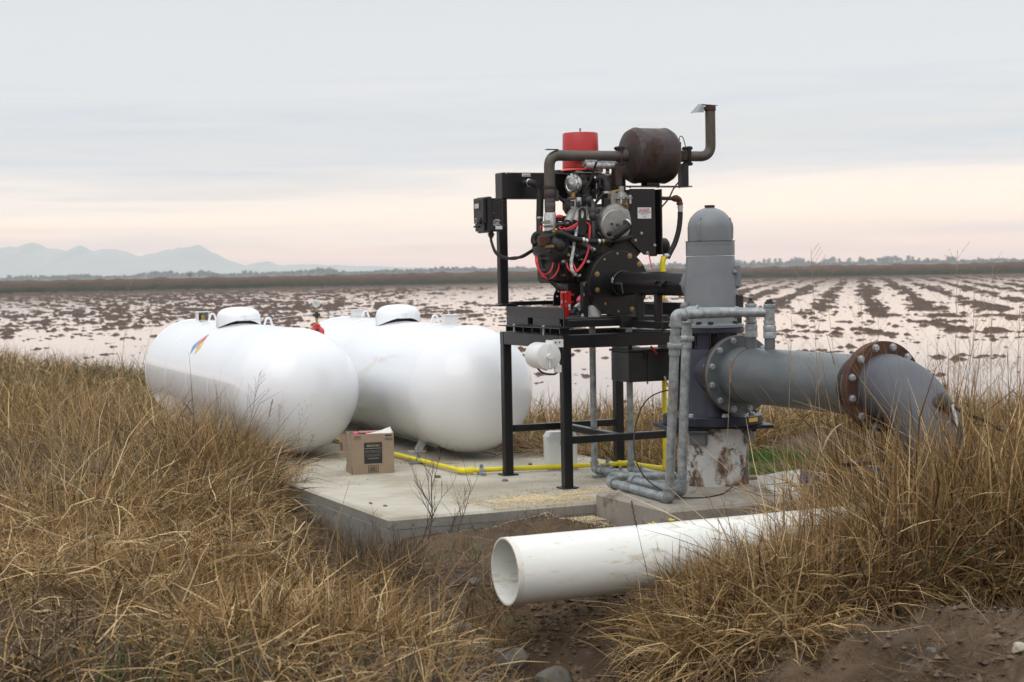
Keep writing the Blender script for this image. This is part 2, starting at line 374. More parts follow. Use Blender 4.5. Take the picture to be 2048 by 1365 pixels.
def grid_mesh(name, X, Y, Z, mats, **props):
    """structured sheet from 2-D arrays"""
    h, w_ = X.shape; co = np.stack([X, Y, Z], -1).reshape(-1, 3).astype(np.float32)
    i = (np.arange(h-1)[:, None]*w_+np.arange(w_-1)[None]).ravel(); q = np.stack([i, i+1, i+1+w_, i+w_], 1).astype(np.int32)
    return np_mesh(name, co, q, mats, **props)
def np_mesh(name, co, q, mats, smooth=True, col=None, parent=None, **props):
    me = bpy.data.meshes.new(name); k = q.shape[1]
    me.vertices.add(len(co)); me.vertices.foreach_set('co', co.astype(np.float32).ravel())
    me.loops.add(q.size); me.loops.foreach_set('vertex_index', q.astype(np.int32).ravel())
    me.polygons.add(len(q)); me.polygons.foreach_set('loop_start', (np.arange(len(q))*k).astype(np.int32))
    me.polygons.foreach_set('use_smooth', np.full(len(q), smooth))
    me.update(calc_edges=True)
    if col is not None:
        at = me.color_attributes.new('col', 'FLOAT_COLOR', 'POINT'); at.data.foreach_set('color', col.astype(np.float32).ravel())
    for mm in (mats if isinstance(mats, (list, tuple)) else [mats]): me.materials.append(M[mm] if isinstance(mm, str) else mm)
    o = bpy.data.objects.new(name, me); COL.objects.link(o)
    if parent: o.parent = parent
    for kk, v in props.items(): o[kk] = v
    return o
# ------------------------------------------------------------------ land, water, far country
WATER = -0.60
def to_ab(x, y):
    dx, dy = x-OO.x, y-OO.y; c, s = math.cos(TH), math.sin(TH)
    return dx*c+dy*s, -dx*s+dy*c
def shore(x): return 17.4+np.maximum(0, -x)*1.75+np.maximum(0, x)*0.25+(fbm(x*.35, x*0+3, 5)-.5)*2.2
def gh(x, y):
    x = np.asarray(x, float); y = np.asarray(y, float); a, b = to_ab(x, y)
    h = -0.13+(fbm(x*.55, y*.55, 11)-.5)*.16
    left = sstep(-0.15, -1.6, a)
    h = h+left*(0.05+(fbm(x*.9, y*.9, 21)-.5)*.30)
    # lower at the slab's left face
    h = h-0.11*np.exp(-((a+.15)/.40)**2)*sstep(2.6, .5, b)*sstep(-1.2, .1, b)
    h = h+.060*np.exp(-((b+.15)/.35)**2)*((a > .06) & (a < 1.0))*(b < .1)
    # ditch under the open pipe end, running down towards the camera
    dx = x-(0.28+0.10*(7.6-y)); h = h-0.34*np.exp(-(dx/.62)**2)*sstep(8.9, 7.7, y)*sstep(4.5, 6.6, y)
    h = h-0.22*np.exp(-((x+.75)/.7)**2-((y-7.7)/.75)**2)
    # bare mound at the right foreground
    h = h+0.15*np.exp(-((x-2.1)/.95)**2-((y-6.75)/.75)**2)-.09*sstep(.12, .0, np.abs(fbm(x*1.1+3, y*1.3, 47, 3)-.5))*sstep(8.0, 7.3, y)*sstep(.9, 1.3, x)
    # soil relief
    h = h+(fbm(x*3.2, y*3.2, 31)-.5)*.10+(fbm(x*9, y*9, 41, 3)-.5)*.05
    lump = sstep(.46, .72, fbm(x*6.5, y*6.5, 51, 4)); near = sstep(9.4, 8.0, y)*sstep(-.9, .0, x)
    h = h+near*lump*.075+near*(fbm(x*20, y*20, 61, 3)-.5)*.05
    # under the slab and block
    ins = (a > -.02) & (a < 2.66) & (b > -.0) & (b < 9.4); ins2 = (a > 1.40) & (a < 3.45) & (b > -.99) & (b < .05)
    h = np.where(ins | ins2, np.minimum(h, -.14), h)
    h = h+np.exp(-((b+.25)/.25)**2)*sstep(.7, 1.1, a)*(a < 1.4)*.04
    d = sstep(-0.4, 3.6, y-shore(x)); h = h*(1-d)+(-1.0)*d
    far = sstep(318, 330, y); h = h*(1-far)+(-.55)*far
    return h
def axis_coords(lo, hi, f0, f1, st, g=1.09):
    c = list(np.arange(f0, f1+1e-6, st)); s = st
    while c[-1] < hi: s *= g; c.append(min(hi, c[-1]+s))
    s = st
    while c[0] > lo: s *= g; c.insert(0, max(lo, c[0]-s))
    return np.array(c)
def ground_col(nt, t, colr):
    return colr
M['soil'] = mat('dark_damp_soil', C(.050, .029, .014), C(.130, .080, .041), 2.2, .92, bump=1.0, bscale=22, bd=.035, spots=C(.14, .094, .056), spot_t=.60, spot_scale=5.5, spots2=C(.026, .016, .010))
M['mud'] = mat('wet_mud', C(.045, .027, .019), C(.095, .060, .042), 1.2, .9, spec=.15, spots=C(.11, .074, .056), spot_t=.62, spot_scale=2)
gx = axis_coords(-4350, 4350, -3.6, 3.9, .036, 1.12); gy = axis_coords(-280, 8150, 6.0, 13.5, .036, 1.10)
GX, GY = np.meshgrid(gx, gy)
grid_mesh('ground', GX, GY, gh(GX, GY), 'soil', kind='structure')

# water: still, shallow, silty
m = bpy.data.materials.new('still_water'); m.use_nodes = True; M['water'] = m; nt = m.node_tree; b = nt.nodes['Principled BSDF']
b.inputs['Base Color'].default_value = (.34, .20, .145, 1); b.inputs['Roughness'].default_value = .07; b.inputs['IOR'].default_value = 1.75; b.inputs['Specular IOR Level'].default_value = .62
t = N(nt, 'ShaderNodeTexCoord'); mp = N(nt, 'ShaderNodeMapping'); mp.inputs['Scale'].default_value = (1, .45, 1); nt.links.new(t.outputs['Object'], mp.inputs[0])
nn = N(nt, 'ShaderNodeTexNoise', i_Scale=2.5, i_Detail=3.0); nt.links.new(mp.outputs[0], nn.inputs['Vector'])
bp = N(nt, 'ShaderNodeBump'); bp.inputs['Strength'].default_value = .05; bp.inputs['Distance'].default_value = .02; nt.links.new(nn.outputs[0], bp.inputs['Height']); nt.links.new(bp.outputs[0], b.inputs['Normal'])
wx = np.linspace(-1600, 1600, 9); wy = np.array([12., 60, 140, 316]); WX, WY = np.meshgrid(wx, wy)
grid_mesh('water', WX, WY, WX*0+WATER, 'water', kind='structure')

# flooded field: mud and clods standing out of the water, tilled in rows
S_ = np.linspace(-.39, .39, 860); dyk = np.linspace(13.2, 215, 290); Yk = 2.12*1700/dyk
SS, YY = np.meshgrid(S_, Yk); XX = SS*YY
wob_ = (fbm(XX*.3, YY*.3, 3)-.5)*.6
rowc = (XX-.205*YY)
big = fbm(XX*.05+4, YY*.03, 71, 3); mid = fbm(XX*1.25, YY*.60, 81, 4, .66); fine = fbm(XX*4.2, YY*1.9, 91, 3, .6)
rows = .5+.5*np.sin((rowc+wob_)*2*math.pi/2.6)
rowamt = sstep(40, 100, YY)*(.35+.65*sstep(-.02, .12, SS))
hh = (mid-.5)*.40+(fine-.5)*.26+(big-.5)*.13+(rows-.3)*rowamt*.15*(.4+.6*sstep(.0, .14, SS))-.045
stripe = np.exp(-((np.mod(rowc+3.5, 14)-4)/1.1)**2)*sstep(.02, .12, SS)*sstep(90, 130, YY)*(fbm(XX*.1, YY*.02, 99)-.25)
hh = hh+.16*stripe
hh = hh-.050*sstep(62, 38, YY)-.05*sstep(36, 24, YY)+.045*sstep(.02, -.18, SS)*sstep(50, 85, YY)+.02*sstep(110, 170, YY)-.08*sstep(240, 275, YY)*sstep(-.1, .1, SS)
hh = hh-.02
ZZm = WATER+np.clip(hh*.9, -.10, .16)
grid_mesh('mud', XX, YY, ZZm, 'mud', kind='structure')

# levee on the far side
def levee_y(x): return 300+np.clip(x, -160, 0)*.50
lx = np.arange(-420, 421, .55); pr = np.array([(-9, -1.2), (-7, -.7), (-6.2, -.35), (-5.5, -.1), (-4.6, .25), (-3.6, .62), (-2.6, .95), (-1.6, 1.15), (-.5, 1.2), (.8, 1.18), (3, 1.0), (6, 0), (10, -1.2)])
LX, PI_ = np.meshgrid(lx, np.arange(len(pr))); PO = pr[PI_, 0]; PZ = pr[PI_, 1]
LZ = PZ+(fbm(LX*.5, PO*.6, 101, 4, .6)-.5)*.75*(PZ > -.5)
LY = levee_y(LX)+PO+(fbm(LX*.7, PO, 111)-.5)*1.2
def levee_col(nt, t, colr):
    s = N(nt, 'ShaderNodeSeparateXYZ'); nt.links.new(t.outputs['Object'], s.inputs[0])
    n = N(nt, 'ShaderNodeTexNoise', i_Scale=.9, i_Detail=5.0); nt.links.new(t.outputs['Object'], n.inputs['Vector'])
    z = MA(nt, 'ADD', s.outputs[2], MA(nt, 'MULTIPLY', MA(nt, 'SUBTRACT', n.outputs[0], .5), .9))
    r = ramp(nt, [(0.0, C(.010, .009, .006)), (.16, C(.014, .020, .008)), (.34, C(.022, .027, .011)), (.46, C(.050, .031, .020)), (1, C(.105, .066, .045))])
    nt.links.new(MA(nt, 'DIVIDE', MA(nt, 'ADD', z, .75), 2.0), r.inputs[0])
    mx = N(nt, 'ShaderNodeMix', data_type='RGBA', blend_type='MULTIPLY'); mx.inputs[0].default_value = 1; nt.links.new(r.outputs[0], mx.inputs[6]); nt.links.new(colr, mx.inputs[7]); return mx.outputs[2]
M['levee'] = mat('levee_weeds', C(.6, .6, .6), C(1.2, 1.15, 1.1), 1.1, .95, extra=levee_col)
grid_mesh('levee', LX, LY, LZ, 'levee', kind='structure')

# far hills
prof = [(-400, 500), (-300, 478), (-220, 492), (-120, 470), (-60, 496), (0, 491.3), (10, 493), (24, 489.5), (38, 482.7), (51, 483.7), (63, 494.7), (92, 496.4), (103, 500.8), (116, 500.8), (133, 491.3), (145, 494), (157, 504), (171, 501.5), (185, 494), (205, 497.4), (222, 501.5), (239, 505), (251, 511), (280, 508.4), (297, 507.7), (308, 499.8), (328, 498), (342, 494.7), (366, 494), (383, 491.3), (400, 496.4), (417, 505), (431, 515.9), (448, 523.7), (461, 529.5), (485, 532.3), (506, 525.4), (523, 522), (533, 529.5), (554, 530.6), (598, 529.5), (683, 532.3), (760, 533), (850, 536), (930, 540), (1000, 543)]
ph = np.array([(((x-1024)/3400*6500), ((540-.0185*(x-1024))-y)/3400*6500+1.5) for x, y in prof])
mx_ = np.arange(-4300, 300, 6.0); hz = np.interp(mx_, ph[:, 0], ph[:, 1]); hz = hz*(1+.24*(fbm(mx_*.022, mx_*0, 140, 5, .68)-.5))
tt_ = np.linspace(-1, 1, 25); MX, TT = np.meshgrid(mx_, tt_)
env = np.clip(1-np.abs(TT)**1.3, 0, 1)
MZ = -1.0+(hz[None]+1)*env*(1-.25*np.abs(TT)*fbm(MX*.01, TT*3, 121, 4))+(fbm(MX*.012, TT*6, 131, 4)-.5)*16*env*(np.abs(TT) > .03)
M['hill'] = mat('hill_scrub', C(.27, .27, .25), C(.36, .34, .29), .004, .95)
grid_mesh('mountains', MX, 6700+TT*850, MZ, 'hill', kind='structure')

# trees beyond the levee
def tree_meshes(seed, h, wd, n, bare=False):
    r = np.random.default_rng(seed); nb = 9
    bl = [(r.uniform(-.32, .32)*wd, r.uniform(-.32, .32)*wd, h*r.uniform(.38, .86), r.uniform(.18, .3)*wd) for _ in range(nb)]
    co = []; q = []
    for i in range(n):
        bx, by, bz, br = bl[r.integers(nb)]; d = r.normal(size=3); d /= np.linalg.norm(d); p = np.array([bx, by, bz])+d*br*r.uniform(.4, 1.08)*np.array([1, 1, 1.05])
        s = wd*.045*r.uniform(.6, 1.5); u = r.normal(size=3); u /= np.linalg.norm(u); v = np.cross(u, r.normal(size=3)); v /= np.linalg.norm(v); k = len(co)
        co += [p-u*s-v*s, p+u*s-v*s*.7, p+u*s+v*s, p-u*s*.8+v*s]; q.append((k, k+1, k+2, k+3))
    o = np_mesh('tree_tmp', np.array(co), np.array(q), 'leafdark', smooth=False); crown = o.data; bpy.data.objects.remove(o); crown.name = 'crown'
    t = MB(); t.tube([(0, 0, -1), (wd*.02, 0, h*.3), (-wd*.02, wd*.02, h*.75)], [h*.03, h*.022, h*.008], 7)
    for i in range(6):
        a = r.uniform(0, 6.28); t.tube([(0, 0, h*r.uniform(.2, .4)), (math.cos(a)*wd*.2, math.sin(a)*wd*.2, h*.6), (math.cos(a)*wd*.33, math.sin(a)*wd*.33, h*r.uniform(.7, .85))], [h*.014, h*.009, h*.004], 5)
    return crown, raw_mesh('trunk', t, 'bark')
M['leafdark'] = mat('far_foliage', C(.012, .018, .014), C(.028, .032, .022), .6, .9)
M['bark'] = mat('bark', C(.06, .05, .04), C(.11, .09, .075), 3, .9)
TP = [tree_meshes(1, 9, 7, 420), tree_meshes(2, 10, 6, 360), tree_meshes(3, 7, 8, 380), tree_meshes(4, 12, 6, 420), tree_meshes(5, 8, 5, 150)]
def hor(px): return 540-.0185*(px-1024)
tr = [(383, 546.5, 900, 4)]
for px, y in [(401, 543), (407, 541), (413, 543), (420, 542), (427, 544), (433, 546)]: tr.append((px, y, 2500, 1))
for px, y in [(8, 557), (22, 553), (60, 557), (75, 556), (110, 553), (125, 556), (160, 556), (185, 554), (205, 555), (225, 556), (245, 557), (268, 557), (300, 554), (315, 553), (350, 550), (455, 549), (472, 548), (492, 544), (505, 544), (515, 545), (540, 547), (575, 545), (600, 544), (620, 546), (645, 541), (660, 540), (690, 544), (730, 546), (770, 545), (820, 542), (850, 542), (900, 541), (935, 538), (950, 537), (965, 539), (985, 538), (1030, 539), (1070, 538), (1345, 530), (1352, 527), (1362, 529),
              (1478, 524), (1492, 525), (1508, 524), (1530, 521), (1540, 520), (1552, 521), (1563, 521), (1585, 521), (1600, 520), (1610, 522), (1655, 522), (1668, 519), (1680, 520), (1700, 519), (1722, 517), (1728, 519), (1742, 521), (1760, 519), (1772, 518), (1788, 517), (1800, 518), (1820, 515), (1828, 517), (1840, 519), (1870, 522), (1880, 521), (1905, 517), (1925, 521), (1960, 518), (1985, 520), (2010, 519), (2035, 520)]:
    tr.append((px, y-2.0, random.uniform(2500, 3200), random.choice([0, 1, 2, 3])))
for i, (px, y, Y, k) in enumerate(tr):
    hgt = (hor(px)-y)/3400*Y*1.22+1.52+.6; X = (px-1024)/3400*Y; base = [9, 10, 7, 12, 8][k]; s = max(.25, hgt/base)
    side = next(t for q_, t in ((60, 'at the left edge'), (115, 'under the first hill peak'), (170, 'under the second hill peak'), (215, 'under the third hill peak'), (262, 'left of the tall hill'), (310, 'under the left shoulder of the tall hill'), (390, 'under the tall hill top'), (475, 'just right of the dense clump'), (530, 'under the small last hill'), (590, 'above the left tank dome'), (640, 'above the red regulator'), (680, 'left of the right tank dome'), (760, 'over the right tank box'), (840, 'over the right tank dome'), (925, 'far left of the control panel'), (958, 'below left of the control panel'), (992, 'below the control panel'), (1060, 'behind the upright post'), (1300, 'behind the engine'), (1350, 'left of the black hose'), (1400, 'by the gas hose'), (1485, 'touching the pump head'), (1520, 'just right of the pump head'), (1545, 'over the cooling line valves'), (1590, 'right of the cooling valves'), (1640, 'behind the tallest stalk'), (1690, 'right of the tallest stalk'), (1725, 'over the rusty flange left side'), (1765, 'over the rusty flange'), (1810, 'over the pipe elbow'), (1860, 'over the elbow vent'), (1920, 'over the reeds'), (1975, 'near the right edge'), (9999, 'at the right edge')) if px < q_)
    if i == 0: lab = 'small lone brownish tree just left of the dense clump on the horizon'
    elif i < 7: lab = ['leftmost', 'second', 'third', 'fourth', 'fifth', 'rightmost'][i-1]+' tree in the dense dark clump below the tall hill'
    else: lab = ['hazy rounded tree', 'hazy full tree', 'hazy low wide tree', 'hazy tall tree', 'thin tree'][k]+' on the horizon '+side
    t = thing('tree', lab, 'tree', (X, Y, -.6), 'hazy trees along the horizon' if i > 6 else ('trees of the dense horizon clump' if i else None))
    t.rotation_euler = (0, 0, random.uniform(0, 6.28)); t.scale = (s*random.uniform(.9, 1.5),)*2+(s,)
    for nm, me in zip(('crown', 'trunk'), TP[k]):
        o = bpy.data.objects.new(nm, me); COL.objects.link(o); o.parent = t
dup = {}
for o in [o for o in COL.objects if o.name.startswith('tree') and o.type == 'EMPTY']: dup.setdefault(o['label'], []).append(o)
for lab, os_ in dup.items():
    if len(os_) > 1:
        os_.sort(key=lambda o: o.location.x/o.location.y)
        for i, o in enumerate(os_): o['label'] = (['left', 'right'] if len(os_) == 2 else ['left', 'middle', 'right', 'far right'])[min(i, 3)]+' '+lab
# the low unbroken growth under those trees
r = np.random.default_rng(5); n = 7500; px = r.uniform(-300, 2350, n); Y = r.uniform(2500, 3300, n); X = (px-1024)/3400*Y
dens = fbm(px*.02, px*0, 7, 4); z = -.6+r.uniform(0, 1, n)**1.2*(2.0+16*np.clip(dens-.35, 0, 1)**1); s = r.uniform(1.4, 3.2, n)
u = r.normal(size=(n, 3)); u /= np.linalg.norm(u, axis=1)[:, None]; v = np.cross(u, r.normal(size=(n, 3))); v /= np.linalg.norm(v, axis=1)[:, None]
p = np.stack([X, Y, z], 1); u *= s[:, None]; v *= s[:, None]
co = np.stack([p-u-v, p+u-v, p+u+v, p-u+v], 1).reshape(-1, 3); q = np.arange(n*4).reshape(-1, 4)
o = np_mesh('distant_scrub', co, q, 'leafdark', smooth=False, kind='stuff'); o['label'] = 'low unbroken line of hazy scrub along the far horizon'; o['category'] = 'scrub'

# the air between
HZ = MB().box((0, 3990, 87), (8900, 8500, 180), Vector((1, 0, 0)), Vector((0, 1, 0)), ZZ, bev=0.0001)
hm = bpy.data.materials.new('haze'); hm.use_nodes = True; nt = hm.node_tree; nt.nodes.clear(); o_ = N(nt, 'ShaderNodeOutputMaterial'); pv = N(nt, 'ShaderNodeVolumePrincipled')
pv.inputs['Color'].default_value = (.90, .965, 1.0, 1); pv.inputs['Density'].default_value = 1.9e-4; pv.inputs['Anisotropy'].default_value = 0.0
nt.links.new(pv.outputs[0], o_.inputs['Volume']); M['haze'] = hm
hb = HZ.build('haze', 'haze', kind='stuff'); hb['label'] = 'pale haze over the fields'; hb['category'] = 'haze'
# ------------------------------------------------------------------ concrete
def conc_extra(nt, t, colr):
    # broom lines and damp patches
    mp = N(nt, 'ShaderNodeMapping'); mp.inputs['Rotation'].default_value = (0, 0, -TH); mp.inputs['Scale'].default_value = (2.2, 30, 1); nt.links.new(t.outputs['Object'], mp.inputs[0])
    n = N(nt, 'ShaderNodeTexNoise', i_Scale=2.0, i_Detail=5.0); nt.links.new(mp.outputs[0], n.inputs['Vector'])
    r = ramp(nt, [(.35, (.86, .86, .86, 1)), (.6, (1.03, 1.02, 1.0, 1))]); nt.links.new(n.outputs[0], r.inputs[0])
    n2 = N(nt, 'ShaderNodeTexNoise', i_Scale=1.1, i_Detail=6.0, i_Roughness=.65); nt.links.new(t.outputs['Object'], n2.inputs['Vector'])
    r2 = ramp(nt, [(.40, (.72, .69, .63, 1)), (.56, (1, 1, 1, 1))]); nt.links.new(n2.outputs[0], r2.inputs[0])
    o = colr
    for q in (r, r2):
        mx = N(nt, 'ShaderNodeMix', data_type='RGBA', blend_type='MULTIPLY'); mx.inputs[0].default_value = 1; nt.links.new(o, mx.inputs[6]); nt.links.new(q.outputs[0], mx.inputs[7]); o = mx.outputs[2]
    return o
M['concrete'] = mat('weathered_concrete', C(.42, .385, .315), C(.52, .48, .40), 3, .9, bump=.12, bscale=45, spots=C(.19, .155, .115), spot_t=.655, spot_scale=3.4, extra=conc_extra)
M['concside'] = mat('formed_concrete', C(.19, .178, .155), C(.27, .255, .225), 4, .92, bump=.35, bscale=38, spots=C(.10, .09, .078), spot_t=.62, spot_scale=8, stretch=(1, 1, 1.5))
M['concblock'] = mat('stained_concrete', C(.23, .20, .165), C(.33, .30, .255), 4, .92, bump=.4, bscale=30, spots=C(.16, .12, .085), spot_t=.58, spot_scale=4)
def slab(name, a0, a1, b0, b1, z0, z1, top, side, bev=.012):
    mb = MB(); mb.box(W((a0+a1)/2, (b0+b1)/2, (z0+z1)/2), (a1-a0, b1-b0, z1-z0), bev=bev)
    mb.mi = [0 if all(mb.v[i][2] > z1-bev*1.01 for i in f) else 1 for f in mb.f]
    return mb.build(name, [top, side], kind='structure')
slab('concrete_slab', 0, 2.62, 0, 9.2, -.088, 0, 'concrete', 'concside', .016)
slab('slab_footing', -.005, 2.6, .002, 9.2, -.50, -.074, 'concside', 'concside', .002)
slab('pump_block', 1.425, 3.5, -.97, -.004, -.45, .065, 'concblock', 'concblock', .018)
# crumbled mortar shelf between slab and block
mb = MB(); mb.box(W(1.18, -.12, -.125), (.50, .20, .07), bev=.02); mb.build('mortar_ledge', 'concblock', kind='structure')

# ------------------------------------------------------------------ propane tanks
def tank(c0, ang, side, label):
    t_ = Vector((-math.sin(ang), math.cos(ang), 0)); n_ = Vector((math.cos(ang), math.sin(ang), 0)); R, LC, zc = .515, 3.84, .558
    c = Vector((c0[0], c0[1], zc)); root = thing('propane_tank', label, 'propane tank', (c.x, c.y, 0), 'white propane tanks on the slab')
    pr = [(R*math.sin(i/14*math.pi/2), -R*.985*math.cos(i/14*math.pi/2)) for i in range(15)]+[(R, LC)]
    pr = pr[:-1]+[(R, LC*k/8) for k in range(1, 9)]+[(R*math.cos(i/14*math.pi/2), LC+R*.985*math.sin(i/14*math.pi/2)) for i in range(1, 15)]
    mb = MB(); mb.lathe(pr, c, t_, 96, caps=False); mb.build('shell', 'tank', root, ang=60)
    for s in (0.0, 1.02, 1.9, 2.85, LC):
        mb = MB(); mb.lathe([(R-.002, -.011), (R+.0016, -.006), (R+.003, 0), (R+.0016, .006), (R-.002, .011)], c+t_*s, t_, 96, caps=False); mb.build('weld_seam', 'tank', root, ang=80)
    # dome over the valves, saddle-cut to the shell
    dc = c+t_*1.93; rd = .205
    prof = [(rd, 0), (rd, .06), (rd-.004, .10), (rd-.018, .135), (rd-.05, .162), (rd-.10, .178), (rd-.16, .184), (.001, .186)]
    mb = MB(); n = 48; x, y, a = frame(ZZ, None)
    for j, (r_, h) in enumerate(prof):
        for k in range(n):
            th = 2*math.pi*k/n; d = n_*math.cos(th)+t_*math.sin(th); off = r_*d
            if j == 0:
                hz_ = math.sqrt(max(0, R*R-(rd*math.cos(th))**2))+.004+.028*max(0, -math.sin(th))*abs(math.sin(th))
                z = zc+hz_
            else: z = zc+R+h-.035
            mb.v.append(tuple(Vector((dc.x, dc.y, z))+off))
    for i in range(len(prof)-1):
        for k in range(n): mb.f.append((i*n+k, i*n+(k+1) % n, (i+1)*n+(k+1) % n, (i+1)*n+k)); mb.mi.append(0)
    mb.build('dome_lid', 'tank', root, ang=50)
    mb = MB(); mb.lathe([(.17, 0), (.17, .05)], dc+ZZ*(R-.012), ZZ, 24)
    for k in range(5): mb.tube([dc+ZZ*R+n_*(.1*math.cos(k*1.3))+t_*(.1*math.sin(k*1.3)), dc+ZZ*(R+.10)+n_*(.1*math.cos(k*1.3))+t_*(.1*math.sin(k*1.3))], .018, 8)
    mb.build('valve_cluster', 'greasy', root)
    mb = MB(); mb.box(dc+ZZ*(R+.052)-t_*(rd+.004), (.03, .012, .05), n_, t_); mb.build('latch', 'tank', root)
    # lifting lugs, fittings
    for s in (.85, 3.0):
        p = c+t_*s+ZZ*(R-.01)
        mb = MB(); mb.tube(fillet([p-n_*.040, p-n_*.016+ZZ*.078, p+n_*.016+ZZ*.078, p+n_*.040], .02), .0095, 8); mb.build('lifting_lug', 'tank', root)
    for s, op in ((.46, 1) if side > 0 else (3.44, 1), (3.28, 0) if side > 0 else (3.44, 0)):
        if side < 0 and op == 0: continue
        p = c+t_*s+ZZ*(R+.035); q = MB(); q.box(p-n_*.055, (.008, .10, .085), n_, t_, bev=.002).box(p+n_*.055, (.008, .10, .085), n_, t_, bev=.002).box(p+t_*(.045 if side < 0 else -.045), (.11, .008, .085), n_, t_, bev=.002).box(p+ZZ*.045, (.135, .12, .007), n_, t_, bev=.002)
        o = q.build('fill_hood', 'whitepaint', root)
        q = MB(); q.lathe([(.032, 0), (.032, .045), (.026, .06)], p-ZZ*.04, ZZ, 14); q.build('fill_valve', 'brass', o)
    # saddles and feet
    for s in (.62, 3.2):
        for e in (-1, 1):
            f0 = c+t_*s+n_*(e*.20)-ZZ*.455; q = MB()
            q.bar(f0, Vector((f0.x, f0.y, .012))+n_*(e*.05), .07, .012, up=t_, bev=.002); q.bar(f0+t_*.035, Vector((f0.x, f0.y, .012))+t_*.035+n_*(e*.05), .012, .06, up=t_, bev=.002)
            q.box(Vector((f0.x, f0.y, .008))+n_*(e*.06), (.13, .12, .014), n_, t_, bev=.002); q.build('foot', 'whitepaint', root)
    q = MB(); q.bar(c+t_*.5-ZZ*.49-n_*.12, c+t_*2.0-ZZ*.49-n_*.12, .012, .05, up=ZZ, bev=.002); q.build('skirt_strip', 'whitepaint', root)
    return root, c, t_, n_, R
t1 = tank((-1.787, 14.0), R_(22.8), -1, 'nearer left white propane tank with the blue, red and yellow diamond decal')
t2 = tank((-.353, 13.78), R_(20.9), 1, 'right white propane tank behind the legs of the engine stand')
# hazard diamond on the left tank
def on_tank(T, s, phi, lift=.0015):
    root, c, t_, n_, R = T; return c+t_*s+(R+lift)*(-n_*math.cos(phi)+ZZ*math.sin(phi))
def decal(T, s0, p0, quad, m, name):
    """quad in units (towards far end, up the shell), metres; finely split so that it follows the curve"""
    root, c, t_, n_, R = T; k = 6; vs = []; fs = []; A, B, Cc, D = [np.array(q) for q in quad]
    for i in range(k+1):
        for j in range(k+1):
            u, v = i/k, j/k; q = (1-u)*(1-v)*A+u*(1-v)*B+u*v*Cc+(1-u)*v*D; vs.append(on_tank(T, s0+q[0], p0+q[1]/R))
    for i in range(k):
        for j in range(k): fs.append((i*(k+1)+j, i*(k+1)+j+1, (i+1)*(k+1)+j+1, (i+1)*(k+1)+j))
    q = MB(); q.add(vs, fs); return q.build(name, m, root)
d = .165; o2 = .008
for cx, cy, mt, nm in ((0, 1, 'dred', 'red_diamond'), (1, 0, 'dblue', 'blue_diamond'), (-1, 0, 'dyel', 'yellow_diamond')):
    e = d/2; x0, y0 = cx*(e+.003), cy*(e+.003)
    decal(t1, 1.86+x0, R_(37)+y0/.515, [(-e, 0), (0, -e), (e, 0), (0, e)], mt, nm)
    g_ = .018; decal(t1, 1.86+x0, R_(37)+y0/.515, [(-g_, -g_*.4), (-g_*.3, -g_), (g_, g_*.4), (g_*.3, g_)], 'inkgrey', 'decal_mark')
# red regulator with gauge between the tanks
p = P(634, 665, 15.45); r0 = thing('gas_regulator', 'red gas regulator topped by a brass cross and round gauge between the tanks', 'regulator', (p.x, p.y, .0))
q = MB(); q.lathe([(.03, -.035), (.058, -.028), (.068, -.010), (.068, .010), (.058, .022), (.035, .034), (.03, .04)], p, Vector((.15, -.75, .64)), 28); q.build('body', 'redpaint', r0)
q = MB(); q.lathe([(.034, .055), (.034, .10), (.025, .105)], p-ZZ*.03, ZZ, 16); q.build('neck', 'redpaint', r0)
q = MB(); q.lathe([(.018, .03), (.020, .040), (.015, .046)], p, Vector((.15, -.75, .64)), 16); q.build('plug', 'black_plastic', r0)
q = MB(); q.lathe([(.011, .05), (.011, .115), (.016, .115), (.016, .125), (.010, .13), (.010, .25)], p, ZZ, 12); q.build('riser', 'brass', r0)
c_ = p+ZZ*.158; q = MB(); q.box(c_, (.035, .035, .035), bev=.004).tube([c_-Vector((1, 0, 0))*.033, c_+Vector((1, 0, 0))*.033], .014, 8).tube([c_-ZZ*.03, c_+ZZ*.03], .014, 8); q.build('cross_fitting', 'castdark', r0)
gc = p+ZZ*.262; q = MB(); q.lathe([(.025, .02), (.034, .012), (.036, -.012), (.033, -.014)], gc, Vector((0, 1, 0)), 26); g_ = q.build('gauge', 'steel', r0)
q = MB(); q.lathe([(.031, .0135), (.031, .0145)], gc, Vector((0, -1, 0)), 26); q.build('gauge_face', 'dial', g_)
q = MB(); q.bar(gc+Vector((-.015, -.0165, .015)), gc+Vector((.012, -.0165, -.010)), .003, .001, up=Vector((0, 1, 0)), bev=.0002); q.build('gauge_needle', 'inkblack', g_)
q = MB(); q.tube([Vector((p.x, p.y, .03)), p-ZZ*.02], .024, 10); q.build('standpipe', 'yellow', r0)
q = MB(); d1 = t1[1]+t1[2]*1.70+ZZ*.55; d2 = t2[1]+t2[2]*2.02+ZZ*.53
q.tube(spline([d1, d1+(c_-d1)*.35-ZZ*.012, c_+(d1-c_)*.3+ZZ*.004, c_+Vector((-.03, 0, 0))]), .0035, 6); q.build('left_feed_line', 'cable', r0)
q = MB(); q.tube(spline([c_+Vector((.03, 0, 0)), c_+(d2-c_)*.4+ZZ*.008, d2+(c_-d2)*.22-ZZ*.004, d2]), .0035, 6); q.build('right_feed_line', 'cable', r0)

